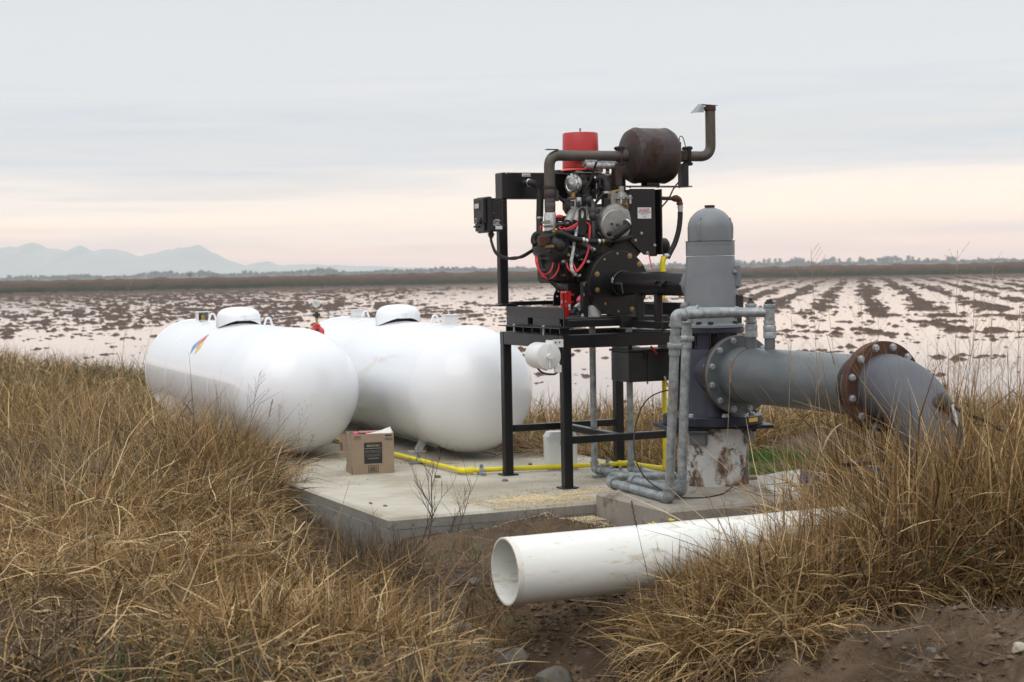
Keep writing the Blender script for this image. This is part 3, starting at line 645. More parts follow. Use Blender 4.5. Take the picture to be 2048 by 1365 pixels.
# ------------------------------------------------------------------ yellow gas pipe along the slab
yr = thing('gas_pipe', 'yellow gas pipe running along the slab from the tanks past the stand', 'gas pipe', G(925, 942, 0))
zp = .032; p0 = G(668, 878, zp); p1 = G(925, 942, zp); p2 = G(1196, 930, zp); p3 = G(1256, 927, zp); p4 = W(2.575, 1.10, zp)
q = MB(); q.tube([G(640, 858, zp), p0, p1], .0175, 12); q.build('pipe_run', 'yellow', yr)
q = MB(); q.tube([p1, p2, p3], .0175, 12); q.build('pipe_run', 'yellow', yr)
q = MB(); q.tube([p3, p4], .0175, 12); q.build('pipe_run', 'yellow', yr)
for e, f0, f1 in ((p1, p0, p2), (p3, p2, p4)):
    q = MB(); u0 = (f0-e).normalized(); u1 = (f1-e).normalized(); q.tube(fillet([e+u0*.07, e, e+u1*.07], .03), .023, 12).tube([e+u0*.055, e+u0*.08], .027, 12).tube([e+u1*.055, e+u1*.08], .027, 12); q.build('elbow', 'yellow', yr)
e = p4; q = MB(); q.tube(fillet([e+(p3-e).normalized()*.06, e, e+ZZ*.06], .03), .023, 12); q.build('elbow', 'yellow', yr)
top = K(1330, 541, 1.10); top = Vector((p4.x, p4.y, top.z)); zv = zat(611, top.y, 1330)
q = MB(); q.tube([p4+ZZ*.03, Vector((p4.x, p4.y, zv-.05))], .0175, 12); q.build('standpipe', 'yellow', yr)
q = MB(); q.tube([Vector((p4.x, p4.y, zv+.05)), top], .0175, 12).tube([top-ZZ*.01, top+ZZ*.03], .023, 12).tube(fillet([top+ZZ*.02, top+ZZ*.06, top+ZZ*.10+VV*.015], .03), .021, 12); q.build('upper_pipe', 'yellow', yr)
v0 = Vector((p4.x, p4.y, zv)); q = MB(); q.lathe([(.022, -.055), (.026, -.03), (.03, 0), (.026, .03), (.022, .055)], v0, ZZ, 12).bar(v0, v0+Vector((.07, -.04, .0)), .014, .012); q.build('ball_valve', 'brass', yr)
q = MB(); q.bar(v0+Vector((.05, -.04, .03)), v0+Vector((.085, -.05, -.035)), .02, .008); q.build('valve_handle', 'zinc', yr)
def clamp(pc, d, par, rr=.0175):
    d = Vector(d).normalized(); s_ = ZZ.cross(d).normalized()
    o = MB().box(pc-ZZ*(pc.z-.011), (.16, .038, .021), s_, d, bev=.002).build('support_channel', 'galv', par)
    MB().lathe([(rr+.002, -.014), (rr+.005, -.014), (rr+.005, .014), (rr+.002, .014)], pc, d, 14).box(pc+ZZ*(rr+.014), (.006, .026, .026), s_, d, bev=.001).tube([pc+ZZ*(rr+.014)-s_*.022, pc+ZZ*(rr+.014)+s_*.022], .005, 6).build('clamp', 'galv', o)
for f in (.36, .70): clamp(p0+(p1-p0)*f if f < .5 else p0+(p1-p0)*.70, p1-p0, yr)
clamp(G(963, 941, zp), p2-p1, yr); clamp(G(1215, 929.5, zp), p3-p2, yr)

# ------------------------------------------------------------------ coolant box and jugs
bA = R_(15); bx = Vector((math.cos(bA), math.sin(bA), 0)); by = Vector((-math.sin(bA), math.cos(bA), 0))
b0 = G(706, 950, 0); BW, BD, BH, TK = .318, .285, .302, .0045
def B(x, y, z): return b0+bx*x+by*y+ZZ*z
br = thing('cardboard_box', 'torn open brown cardboard coolant box standing on the slab', 'cardboard box', b0)
q = MB(); q.box(B(BW/2, TK/2, BH/2), (BW, TK, BH), bx, by, bev=.001); q.build('front_panel', 'cardboard', br)
q = MB(); q.box(B(BW-TK/2, BD/2, BH/2), (TK, BD-2*TK-.001, BH), bx, by, bev=.001); q.build('side_panel', 'cardboard', br)
q = MB(); q.box(B(BW/2, BD-TK/2, BH/2), (BW, TK, BH), bx, by, bev=.001); q.build('back_panel', 'cardboard', br)
q = MB(); z1_ = BH; ny = lambda y, z: B(0, y, z)     # left panel with the torn hand hole
q.prism([ny(TK, 0), ny(BD-TK, 0), ny(BD-TK, z1_), ny(.150, z1_), ny(.146, z1_-.03), ny(.142, z1_-.052), ny(.125, z1_-.072), ny(.105, z1_-.078), ny(.09, z1_-.06), ny(.085, z1_-.03), ny(.07, z1_-.006), ny(TK, z1_)], bx*TK); q.build('side_panel', 'cardboard', br)
q = MB(); q.box(B(BW/2, BD/2, .004), (BW-.01, BD-.01, .006), bx, by, bev=.001); q.build('bottom_panel', 'cardboard', br)
q = MB(); q.prism([B(-.005, 0.0, .0), B(-.005, BD*.96, .0), B(-.005, BD*.96, .052), B(-.005, .03, .034), B(-.005, .012, .0)], -bx*.003); q.build('bottom_flap', 'cardboard', br)
q = MB(); q.prism([B(.0, BD, .10), B(-.048, BD+.02, .10), B(-.048, BD+.02, .272), B(.0, BD, .274)], by*.004); fl = q.build('loose_flap', 'cardboard', br)
q = MB(); n = 14; tp = [B(.11+.205*i/n, .004, BH+.001) for i in range(n+1)]; bt = [B(.11+.205*i/n, .004+.05*(i/n)+.012*random.random()*(i/n), BH+.001+.046*(i/n)**1.6*(1 if i < n else .4)+.003*random.random()) for i in range(n+1)]
q.add(tp+bt, [(i, i+1, n+2+i, n+1+i) for i in range(n)]+[(n+1+i, n+2+i, i+1, i) for i in range(0)]); 
q.add([p_+ZZ*.002+by*.001 for p_ in tp+bt], [(i, i+1, n+2+i, n+1+i) for i in range(n)]); q.build('torn_edge', 'cardcut', br)
q = MB(); q.box(B(.20, BD-.02, BH-.006), (.20, .05, .003), bx, by+ZZ*.15, bev=.0005); q.build('top_flap', 'cardboard', br)
# print on the front
FY = -.0006
def fr(x0, x1, z0, z1, m, nm, y=FY):
    q = MB(); q.box(B((x0+x1)/2, y, (z0+z1)/2), (x1-x0, .0006, z1-z0), bx, by, bev=.0001); return q.build(nm, m, br)
fr(.088, .226, .078, .238, 'inkblack', 'printed_panel'); fr(.092, .222, .1925, .1945, 'inktan', 'printed_line', -.0014); fr(.088, .226, .2325, .2335, 'inkgrey', 'printed_line', -.0014)
tx = lambda s, size, x, z, m, al='CENTER', sx=1., sh=0.: text_part('lettering', s, size, B(x, -.0018, z), bx, ZZ, m, br, .0002, al, sx, sh)
tx('SERVICE PRO', .0195, .157, .206, 'inktan', sx=.88, sh=.25); tx('ANTIFREEZE/', .0285, .157, .160, 'inkgrey', sx=.74); tx('COOLANT', .0285, .157, .131, 'inkgrey', sx=.8)
tx('LOW SILICATE FORMULA', .0105, .157, .113, 'inktan', sx=.74); tx('________________', .006, .157, .094, 'inkgrey')
tx('16204/F', .019, .012, .276, 'inkblack', 'LEFT', .85); tx('ANTIFREEZE COOLANT', .0075, .012, .264, 'inkblack', 'LEFT', .8)
tx('00254', .030, .306, .2495, 'inkblack', 'RIGHT', .74); fr(.252, .302, .281, .292, 'inkblack', 'printed_bar')
fr(.118, .196, .0115, .0155, 'inkblack', 'barcode_frame'); fr(.118, .196, .0605, .0645, 'inkblack', 'barcode_frame'); fr(.118, .122, .0155, .0605, 'inkblack', 'barcode_frame'); fr(.192, .196, .0155, .0605, 'inkblack', 'barcode_frame')
q = MB(); x_ = .130
while x_ < .184:
    w_ = random.choice([.0012, .002, .003]); q.box(B(x_, FY, .037), (w_, .0006, .034), bx, by, bev=.0001); x_ += w_+random.choice([.0014, .002, .003])
q.build('barcode', 'inkblack', br)
q = MB(); zz_ = .262     # small print on the left side
for k in range(26):
    ln = random.choice([.03, .05, .075, .075, .08]); 
    if k not in (3, 6, 13, 15, 17): q.box(B(-.0006, .255-ln/2, zz_), (.0006, ln, .0034), bx, by, bev=.0001)
    zz_ -= .0074
q.build('small_print', 'inkgrey', br)
tt2 = text_part('lettering', '16204', .035, B(-.026, BD+.008, .15), ZZ, -bx, 'inkblack', br, .0002, 'LEFT', .8)
for i, (jx, jy, dz, lb) in enumerate([(.065, .205, 0, 'back left'), (.158, .205, .002, 'back middle'), (.250, .205, .004, 'back right'), (.062, .075, -.010, 'front left')]):
    jc = B(jx, jy, .008); jr = thing('coolant_jug', 'coolant jug with a pink cap at the %s inside the cardboard box' % lb, 'jug', jc, 'coolant jugs in the cardboard box')
    q = MB(); q.box(jc+ZZ*.115, (.082, .115, .228), bx, by, bev=.012).lathe([(.038, .225), (.020, .255), (.018, .27)], jc, ZZ, 14); q.build('body', 'jugplastic', jr)
    q = MB(); q.lathe([(.0215, .262), (.0215, .290+dz), (.019, .294+dz)], jc, ZZ, 16); q.build('cap', 'pink', jr)

# ------------------------------------------------------------------ white container behind the leg
jw = G(1122, 941, 0)+Vector((0, .07, 0)); jr = thing('plastic_container', 'white rectangular plastic container half hidden behind the near stand leg', 'container', jw)
def rbox(c, w0, d0, z0, w1, d1, z1, rr=.03, n=5):
    prs = []
    for (w_, d_, z_) in ((w0, d0, z0), (w1, d1, z1)):
        ring = []
        for sx, sy, a0 in ((1, 1, 0), (-1, 1, 90), (-1, -1, 180), (1, -1, 270)):
            for k in range(n+1):
                a_ = R_(a0+90*k/n); ring.append(c+VV2*(sx*(w_/2-rr)+rr*math.cos(a_))+UU2*(sy*(d_/2-rr)+rr*math.sin(a_))+ZZ*z_)
        prs.append(ring)
    n_ = len(prs[0]); return prs[0]+prs[1], [(i, (i+1) % n_, n_+(i+1) % n_, n_+i) for i in range(n_)]+[tuple(range(n_-1, -1, -1)), tuple(range(n_, 2*n_))]
aj = R_(12); VV2 = Vector((math.cos(aj), math.sin(aj), 0)); UU2 = Vector((-math.sin(aj), math.cos(aj), 0))
q = MB(); q.add(*rbox(jw, .236, .15, .02, .240, .155, .255)); q.add(*rbox(jw, .246, .16, 0, .246, .16, .02)); q.add(*rbox(jw, .240, .155, .2551, .205, .12, .29)); q.build('body', 'jugplastic', jr)
q = MB(); q.add(*rbox(jw, .243, .158, .243, .243, .158, .256)); q.build('rim', 'jugplastic', jr)
text_part('lettering', '55', .04, jw-UU2*.0795-VV2*.025+ZZ*.195, VV2, ZZ, 'inkblack', jr)

# ------------------------------------------------------------------ engine stand
es = thing('engine_stand', 'black square tube steel stand carrying the engine above the slab', 'stand', W(2.02, 1.16, 0))
LG = {'A': (1.54, 1.63), 'B': (1.572, .70), 'C': (2.47, 1.63), 'D': (2.50, .70)}
bz = bolt_mesh(.022)
for k_, (a_, b_) in LG.items():
    q = MB(); q.box(W(a_, b_, .522), (.066, .066, 1.036), bev=.006); lg = q.build('leg', 'black', es)
    q = MB(); q.box(W(a_, b_, .006), (.118, .118, .011), bev=.002); q.build('foot_plate', 'black', lg)
    o = put('bolt', bz, lg, W(a_+.045, b_-.03, .0115), ZZ)
    q = MB()
for p_, q_ in (('A', 'B'), ('B', 'D'), ('D', 'C'), ('C', 'A')):
    P0, P1 = W(*LG[p_], 1.0185), W(*LG[q_], 1.0185); d_ = (P1-P0).normalized(); q = MB(); e_ = .034 if p_ in 'BC' else -.035
    q.bar(P0, P1, .068, .095, bev=.006, ext=e_); q.build('top_rail', 'black', es)
zb = .345
q = MB(); q.bar(W(*LG['A'], zb), W(*LG['C'], zb), .05, .05, bev=.005, ext=-.034); q.build('brace', 'black', es)
q = MB(); q.bar(W(*LG['B'], zb-.01), W(*LG['D'], zb-.01), .05, .052, bev=.005, ext=-.034); q.build('brace', 'black', es)
q = MB(); q.bar(W(1.98, 1.60, zb), W(1.98, .73, zb-.008), .05, .05, bev=.005); q.build('brace', 'black', es)
for k in range(7):
    b_ = .72+k*.148; q = MB(); q.box(W(1.578-.001*k, b_, 1.087), (.075, .014, .038), bev=.002); q.build('spacer', 'black', es)
q = MB(); q.box(W(1.56, 1.165, 1.1105), (.11, 1.05, .008), bev=.001); q.build('top_flat', 'black', es)
for b_ in (.95, 1.45):
    put('bolt', bz, es, W(1.53, b_, 1.1145), ZZ); q = MB(); q.tube([W(1.53, b_, 1.055), W(1.53, b_, 1.105)], .008, 8).tube([W(1.53, b_, 1.064), W(1.53, b_, 1.075)], .013, 6); q.build('stud', 'zinc', es)
# big L-plates and skid of the engine
# white canister on the stand
ca = KA(1100, 714, 1.505); ca_a, ca_b = ab(ca); cx_ = W(1.49, ca_b, ca.z)
cr = thing('canister', 'white cylindrical canister bracketed to the near corner of the stand', 'canister', cx_)
ax_ = (-UU*.93-VV*.0).normalized(); c1 = K(1098, 713, .66); c2 = c1+UU*.30-VV*.0
rc = .0915; q = MB(); q.lathe([(rc-.006, 0), (rc, .004), (rc, .195), (rc-.004, .30*.7), (rc-.02, .225)], c1, (c2-c1), 40); q.build('body', 'whitepaint', cr)
q = MB(); q.bar(c1+ZZ*.082-UU*.012, c1-ZZ*.082-UU*.012, .012, .012, up=UU, bev=.002).lathe([(.020, -.035), (.020, .0)], c1, (c2-c1), 12); q.build('clamp_bar', 'whitepaint', cr)
q = MB(); q.box(c1+VV*.055+ZZ*.07+UU*.09, (.008, .13, .07), bev=.001).box(c1+VV*.085+ZZ*.085+UU*.01, (.10, .006, .055), bev=.001); q.build('bracket', 'whitepaint', cr)
for dx in (.055, .085, .118): q = MB(); q.tube([c1+VV*dx+ZZ*.092+UU*.006, c1+VV*dx+ZZ*.092+UU*.0055-UU*.002], .006, 10); q.build('bolt_hole', 'inkblack', cr)
q = MB(); q.box(c1+VV*.075-ZZ*.09+UU*.02, (.05, .02, .05), bev=.002); q.build('lower_bracket', 'whitepaint', cr)
q = MB(); q.tube(spline([c1+UU*.24-ZZ*.06, c1+UU*.12-ZZ*.115, c1+VV*.03-ZZ*.125, c1+VV*.10-ZZ*.11+UU*.06]), .007, 8); q.build('hose', 'black_rub', cr)
# battery box hung under the deck
x0 = K(1258, 730, .86); a0 = ab(x0)[0]
zt, zb_ = K(1290, 703, .86).z, K(1290, 764, .86).z; bb = thing('battery_box', 'black box hung below the deck at the right of the stand', 'box', W(a0+.2, 1.0, zb_))
q = MB(); q.box(W(a0+.075, 1.0, (zt+zb_)/2), (.148, .28, zt-zb_), bev=.008).box(W(a0+.30, 1.0, (zt+zb_)/2), (.298, .28, zt-zb_), bev=.008); q.build('case', 'black_plastic', bb)
q = MB(); q.box(W(a0+.22, 1.0, zt+.006), (.46, .30, .016), bev=.004); q.build('lid', 'black_plastic', bb)
for dx in (.012, .13): q = MB(); q.box(W(a0+dx, .853, zt-.03), (.016, .012, .06), bev=.003); q.build('clip', 'castdark', bb)
for dx in (.02, .40): q = MB(); q.box(W(a0+dx, 1.0, (zt+.973)/2+.004), (.03, .26, .973-zt-.02), bev=.002); q.build('hanger', 'black', bb)
q = MB(); q.tube(spline([K(1302, 694, .83), K(1307, 700, .84), K(1313, 707, .86)]), .009, 8); q.build('battery_cable', 'redwire', bb)
q = MB(); q.tube([W(a0+.17, .90, zb_-.02), W(a0+.17, .90, zb_+.01)], .007, 8); q.build('drain', 'zinc', bb)
# ------------------------------------------------------------------ pump head, right angle gear, casing
CP = Vector((1.30, 11.07, 0)); ND = -UU      # discharge direction
def zy(y): return EYE-(y-532.6)/307.0
M['casing'] = mat('flaking_white_casing', C(.40, .39, .37), C(.56, .55, .53), 5, .75, bump=.35, bscale=24, spots=C(.13, .075, .045), spot_t=.525, spot_scale=4.2, spots2=C(.075, .05, .035), stretch=(1, 1, .8))
pr_ = thing('well_pump', 'tall grey and navy well pump on a flaking white casing', 'pump', CP)
q = MB(); q.lathe([(.236, .03), (.232, .06), (.232, .475)], CP, ZZ, 56); q.build('casing_pipe', 'casing', pr_)
q = MB(); q.lathe([(.30, .066), (.27, .085), (.238, .10), (.232, .105)], CP, ZZ, 40, caps=False); q.build('grout_collar', 'concblock', pr_)
for px_, w_ in ((1392, .115), (1490, .05)):
    pp = P(px_, 872, 10.82 if px_ < 1450 else 10.98); d_ = Vector((pp.x-CP.x, pp.y-CP.y, 0)).normalized(); s_ = ZZ.cross(d_)
    q = MB(); q.box(CP+d_*.245+ZZ*.42, (.04, w_ if w_ > .1 else .12, .09), d_, s_, bev=.006).box(CP+d_*.262+ZZ*.465, (.07, w_+.04, .012), d_, s_, bev=.003); q.build('lug', 'greypipe', pr_)
q = MB(); q.box(CP+ZZ*.482, (.70, .44, .024), Vector((math.cos(R_(8)), math.sin(R_(8)), 0)), Vector((-math.sin(R_(8)), math.cos(R_(8)), 0)), bev=.004); q.build('base_plate', 'navy', pr_)
q = MB(); q.lathe([(.318, .497), (.325, .502), (.325, .552), (.318, .557)], CP, ZZ, 64); q.build('base_flange', 'navy', pr_)
q = MB(); pp = CP+Vector((.235, -.228, .535)); q.bar(pp-Vector((.075, 0, 0)), pp+Vector((.0, 0.07, 0)), .003, .02, up=ZZ, bev=.001); 
an = [math.atan2(-.97, .25+.07*i) for i in range(5)]
q = MB(); q.add([CP+Vector((.3262*math.cos(t), .3262*math.sin(t), z)) for t in np.linspace(R_(-52), R_(-35), 6) for z in (.520, .546)], [(2*i, 2*i+2, 2*i+3, 2*i+1) for i in range(5)]); q.build('yellow_tag', 'dyel', pr_)
bb_ = bolt_mesh(.034, 'castdark'); bg_ = bolt_mesh(.040, 'zinc')
for t in range(10, 370, 45): put('bolt', bg_ if t in (280, 325, 235) else bb_, pr_, CP+Vector((.285*math.cos(R_(t)), .285*math.sin(R_(t)), .5575)), ZZ)
for t in (305, 325, 215): put('bolt', bb_, pr_, CP+Vector((.30*math.cos(R_(t)), .30*math.sin(R_(t)), .4695)), -ZZ)
# discharge head: navy body and windowed neck
q = MB(); q.lathe([(.225, .557), (.215, .60), (.20, .68), (.19, .78), (.185, .93), (.17, .985), (.12, 1.0)], CP, ZZ, 48); q.build('discharge_head', 'navy', pr_)
q = MB(); q.tube([CP+ZZ*.83, CP+ZZ*.83+ND*.31], .176, 40); q.build('outlet_neck', 'navy', pr_)
for t in (20, 110, 200, 290, 155, 245):
    d_ = Vector((math.cos(R_(t)), math.sin(R_(t)), 0)); q = MB(); q.box(CP+d_*.152+ZZ*1.035, (.03, .085, .115), d_, ZZ.cross(d_), bev=.004); q.build('neck_post', 'navy', pr_)
q = MB(); q.tube([CP+ZZ*.99, CP+ZZ*1.09], .032, 14).tube([CP+ZZ*.99, CP+ZZ*1.03], .065, 16).tube([CP+ZZ*1.045, CP+ZZ*1.06], .05, 6); q.build('pump_shaft', 'castdark', pr_)
q = MB(); q.lathe([(.205, 1.086), (.215, 1.09), (.215, 1.116), (.208, 1.12)], CP, ZZ, 56); q.build('mounting_ring', 'navy', pr_)
# gear housing
q = MB(); q.lathe([(.205, 1.1205), (.212, 1.124), (.212, 1.140), (.200, 1.147), (.174, 1.15)], CP, ZZ, 64); q.build('gear_foot', 'greypaint', pr_)
q = MB(); q.lathe([(.179, 1.149), (.1765, 1.17), (.1735, 1.30), (.169, 1.42), (.162, 1.52), (.156, 1.585)], CP, ZZ, 64, caps=False); q.build('gear_housing', 'greypaint', pr_, ang=50)
q = MB(); q.lathe([(.155, 1.588), (.1585, 1.589), (.1585, 1.655), (.1570, 1.6555), (.1570, 1.6575), (.1585, 1.658), (.1585, 1.681), (.146, 1.683)], CP, ZZ, 64); q.build('gear_band', 'greypaint', pr_)
dm = [(.1445, 1.683), (.1455, 1.70), (.1455, 1.765)]+[(.1455*math.cos(t), 1.765+.136*math.sin(t)) for t in np.linspace(.12, 1.35, 10)]
q = MB(); q.lathe(dm, CP, ZZ, 64, caps=False); q.build('gear_dome', 'greypaint', pr_, ang=60)
q = MB(); q.lathe([(.032, 1.885), (.032, 1.902), (.034, 1.903), (.034, 1.912), (.03, 1.9155)], CP, ZZ, 24); q.build('dome_cap', 'castdark', pr_)
q = MB(); q.lathe([(.162, 1.681), (.162, 1.6835), (.146, 1.684)], CP, ZZ, 64); q.build('gasket_line', 'exhaust', pr_)
for t in (235, 340, 120, 30):
    d_ = Vector((math.cos(R_(t)), math.sin(R_(t)), 0)); q = MB(); q.tube(spline([CP+d_*.140+ZZ*1.69, CP+d_*.1425+ZZ*1.77, CP+d_*.130+ZZ*1.83]), [.012]*8+[.012]*4+[.008]*5, 10); q.build('dome_rib', 'greypaint', pr_)
ax = UU; pc = CP+ZZ*1.405
q = MB(); q.lathe([(.128, .10), (.126, .165), (.118, .185), (.10, .21), (.06, .235), (.055, .26)], pc, ax, 48); q.build('input_cover', 'greypaint', pr_)
for t in range(0, 360, 45):
    x_, y_, _ = frame(ax); d_ = x_*math.cos(R_(t))+y_*math.sin(R_(t)); q = MB(); q.bar(pc+d_*.06+ax*.21, pc+d_*.125+ax*.165, .018, .03, up=ax, bev=.004); q.build('cover_rib', 'greypaint', pr_)
pp = P(1476, 554, 11.05); q = MB(); q.box(Vector((pp.x-.022, pp.y, zy(553))), (.07, .10, .165), Vector((1, 0, 0)), Vector((0, 1, 0)), bev=.016); q.build('side_cover', 'greypaint', pr_)
q = MB(); q.box(Vector((pp.x+.000, pp.y-.02, zy(607))), (.052, .09, .115), Vector((1, 0, 0)), Vector((0, 1, 0)), bev=.010).box(Vector((pp.x-.010, pp.y-.02, zy(640))), (.05, .07, .05), Vector((1, 0, 0)), Vector((0, 1, 0)), bev=.006); q.build('oil_pump', 'castdark', pr_)
for (px_, py_, yy, dd) in ((1469, 545, 10.98, .028), (1369, 613, 10.98, .05)):
    pp = P(px_, py_, yy); q = MB(); q.sphere(pp, dd/2+.003, 12, 7, (1, 1, 1)); q.build('drain_plug', 'greypaint', pr_)
for t in (238, 262, 318, 200): put('bolt', bb_, pr_, CP+Vector((.188*math.cos(R_(t)), .188*math.sin(R_(t)), 1.147)), ZZ)
q = MB(); pp = CP+Vector((0.052, -.1485, 1.748));
# ------------------------------------------------------------------ drive shaft guard
dg = thing('driveshaft_guard', 'black folded guard over the drive shaft between engine and gear head', 'guard', W(2.158, .4, 1.3))
A0 = W(2.158, .93, 1.408); A1 = W(2.158, -.10, 1.405)
for e in (1, -1):
    q = MB(); prof = [(-.078, .004), (-.078, .03), (-.052, .068), (0, .082), (.052, .068), (.078, .03), (.078, .004)]
    ring = [A0+VV*x_+ZZ*(y_*e) for x_, y_ in prof]; ring2 = [p_-ring[3]+A1+ZZ*(.082*e) for p_ in ring]; n = len(ring)
    q.add(ring+ring2, [(i, i+1, n+i+1, n+i) for i in range(n-1)]); q.add([p_-(p_-A0).normalized()*.003 for p_ in ring]+[p_-(p_-A1).normalized()*.003 for p_ in ring2], [(i, i+1, n+i+1, n+i) for i in range(n-1)])
    q.bar(A0-VV*.088+ZZ*.0035*e, A1-VV*.088+ZZ*.0035*e, .024, .0045, bev=.001); q.build('guard_half', 'black', dg)
q = MB(); q.tube([A0+ZZ*0, A1], .035, 16); q.build('shaft', 'castdark', dg)
q = MB()
for t_, dz in ((.62, .012), (.70, -.008), (.74, .012)): 
    pp = A0+(A1-A0)*t_-VV*.098+ZZ*dz; q.tube([pp-VV*.02-UU*.02, pp+VV*.02+UU*.02], .010, 8)
q.build('latch_pin', 'castdark', dg)
q = MB(); pp = A0+(A1-A0)*.05-VV*.095; q.tube([pp, pp+(A1-A0)*.10], .009, 8).tube(fillet([pp+(A1-A0)*.10, pp+(A1-A0)*.115-VV*.012, pp+(A1-A0)*.14-ZZ*.07-VV*.012], .01), .007, 8); q.build('latch_handle', 'castdark', dg)
q = MB(); pp = A0-VV*.10+ZZ*.015; q.tube(spline([pp+ZZ*.02, pp+ZZ*.03-UU*.02, pp+ZZ*.01-UU*.035, pp-ZZ*.01-UU*.02, pp+ZZ*.02-UU*.01]), .0022, 5); q.build('spring_clip', 'steel', dg)
for b_, w_ in ((.60, .042), (.34, .042)):
    q = MB(); q.box(W(2.158-.05, b_, 1.215), (.045, w_, .24), bev=.003); q.build('support_post', 'black', dg)
q = MB(); q.box(W(2.10, .50, 1.125), (.09, .62, .05), bev=.004); q.build('support_rail', 'black', dg)
# ------------------------------------------------------------------ discharge pipe with flanges and elbow
PZ_ = .83; F1 = CP+ND*.33+ZZ*PZ_; F2 = CP+ND*1.81+ZZ*(PZ_+.006)
dp = thing('discharge_pipe', 'thick grey discharge pipe with bolted flanges bending down on the right', 'pipe', Vector((1.8, 10.0, 0)))
q = MB(); q.lathe([(.245, -.028), (.249, -.025), (.249, -.002), (.245, 0)], F1, ND, 72); q.build('flange', 'rustflange', dp, label='rust edged back flange')
q = MB(); q.lathe([(.245, .0), (.250, .003), (.250, .026), (.246, .029)], F1, ND, 72); q.build('flange', 'greypipe', dp)
q = MB(); q.lathe([(.176, .028), (.1735, .034), (.173, .30), (.173, 1.48)], F1, ND, 64, caps=False); q.build('pipe_body', 'greypipe', dp)
q = MB(); q.lathe([(.173, .165), (.1765, .17), (.1765, .176), (.173, .181)], F1, ND, 64, caps=False); q.build('weld_seam', 'exhaust', dp)
q = MB(); q.lathe([(.173, 1.30), (.179, 1.305), (.179, 1.33), (.173, 1.335)], F1, ND, 64, caps=False); q.build('weld_seam', 'castdark', dp)
q = MB(); q.lathe([(.245, -.03), (.250, -.027), (.250, -.003), (.247, 0)], F2, ND, 72); q.build('flange', 'rustflange', dp)
q = MB(); q.lathe([(.247, .0), (.252, .003), (.252, .027), (.248, .03)], F2, ND, 72); q.build('flange', 'rustflange', dp)
bl_ = bolt_mesh(.036)
xx, yy_, _ = frame(ND)
for F_, off in ((F1, .029), (F2, .03)):
    for k in range(12):
        t = R_(15+30*k); put('bolt', bl_, dp, F_+ND*off+(xx*math.cos(t)+yy_*math.sin(t))*.2235, ND)
        put('nut', bl_, dp, F_-ND*.030+(xx*math.cos(t)+yy_*math.sin(t))*.2235, -ND)
E = F2+ND*.03; rE = .40; pa = [E]; 
dn = (Vector((0, 0, -1))+ND*.06).normalized()
for k in range(0, 33):
    t = R_(90*k/32); pa.append(E+ND*(.03+rE*math.sin(t))-ZZ*(rE*(1-math.cos(t))))
pa.append(pa[-1]-ZZ*.62); q = MB(); q.tube(pa, [.182]*3+[.176]*(len(pa)-3), 56, caps=False); q.build('elbow', 'darkpipe', dp, ang=60)
ee = pa[20]; 
for k_, mt in ((33, 'castdark'),):
    ax = (pa[k_+1]-pa[k_-1]).normalized(); q = MB(); q.lathe([(.176, -.008), (.181, -.004), (.181, .004), (.176, .008)], pa[k_], ax, 56, caps=False); q.build('weld_seam', mt, dp)
# vent fitting on the outside of the elbow with its ring
oc = pa[9]+(pa[9]-(E-ZZ*rE)).normalized()*.17; on = (pa[9]-(E-ZZ*rE)).normalized()
rd_ = (pa[20]-(E-ZZ*rE)).normalized(); oc = pa[20]+rd_*.165
q = MB(); q.lathe([(.05, -.03), (.05, .012), (.058, .014), (.058, .034), (.05, .036), (.035, .045)], oc, (rd_+Vector((.6, .15, -.1))).normalized(), 24); q.build('vent_fitting', 'castdark', dp)
q = MB(); q.tube(spline([oc+Vector((.05, -.03, .0)), oc+Vector((.07, -.05, -.10)), oc+Vector((.06, -.05, -.24)), oc+Vector((.08, -.06, -.36))]), .010, 8); q.build('chain', 'braid', dp)
q = MB(); q.tube(spline([oc+Vector((.05, 0, .0)), oc+Vector((.13, .03, -.05)), oc+Vector((.24, .08, -.09)), oc+Vector((.36, .12, -.16))]), .009, 8); q.build('tie_cable', 'black_rub', dp)
# lower tee with the two-inch take-offs
bot = pa[-1]
# ------------------------------------------------------------------ galvanised cooling lines
def ring(mb, p, d, r, h): d = Vector(d).normalized(); mb.tube([Vector(p)-d*h/2, Vector(p)+d*h/2], r, 14)
def union(par, p, d, r):
    q = MB(); d = Vector(d).normalized(); ring(q, p-d*.035, d, r*1.18, .05); ring(q, p+d*.035, d, r*1.18, .045); q.lathe([(r*1.55, -.016), (r*1.62, -.012), (r*1.62, .012), (r*1.55, .016)], p, d, 8); q.build('union', 'galv', par)
def elbow(par, p, d0, d1, r):
    q = MB(); q.tube(fillet([p+Vector(d0)*r*2.3, p, p+Vector(d1)*r*2.3], r*1.9, 8), r*1.24, 16); ring(q, p+Vector(d0)*r*2.2, d0, r*1.42, r*.5); ring(q, p+Vector(d1)*r*2.2, d1, r*1.42, r*.5); q.build('elbow', 'galv', par)
def run(par, pts, r, skip=()):
    pts = [Vector(p) for p in pts]
    for i in range(len(pts)-1):
        q = MB(); q.tube([pts[i], pts[i+1]], r, 16); q.build('pipe', 'galv', par)
        if 0 < i and i not in skip: elbow(par, pts[i], (pts[i-1]-pts[i]).normalized(), (pts[i+1]-pts[i]).normalized(), r)
R2, R15 = .0295, .0235
def onpipe(px):
    k = (px-1024)/3400; t = (k*CP.y-CP.x)/(.4115+k*.9114); return CP+ND*t+ZZ*PZ_
v1, v2 = onpipe(1503), onpipe(1540)
zH = 1.229
rA = thing('cooling_line', 'nearer galvanised pipe line rising from the floor elbow to the first valve', 'pipe', G(1338, 1000, .1), 'galvanised cooling lines at the pump')
f = G(1338, 998, .095); tpt = P(1352, 632, 10.30); tpt.z = zH
v1t = Vector((v1.x, v1.y, zH)); uA = G(1222, 966, .095)
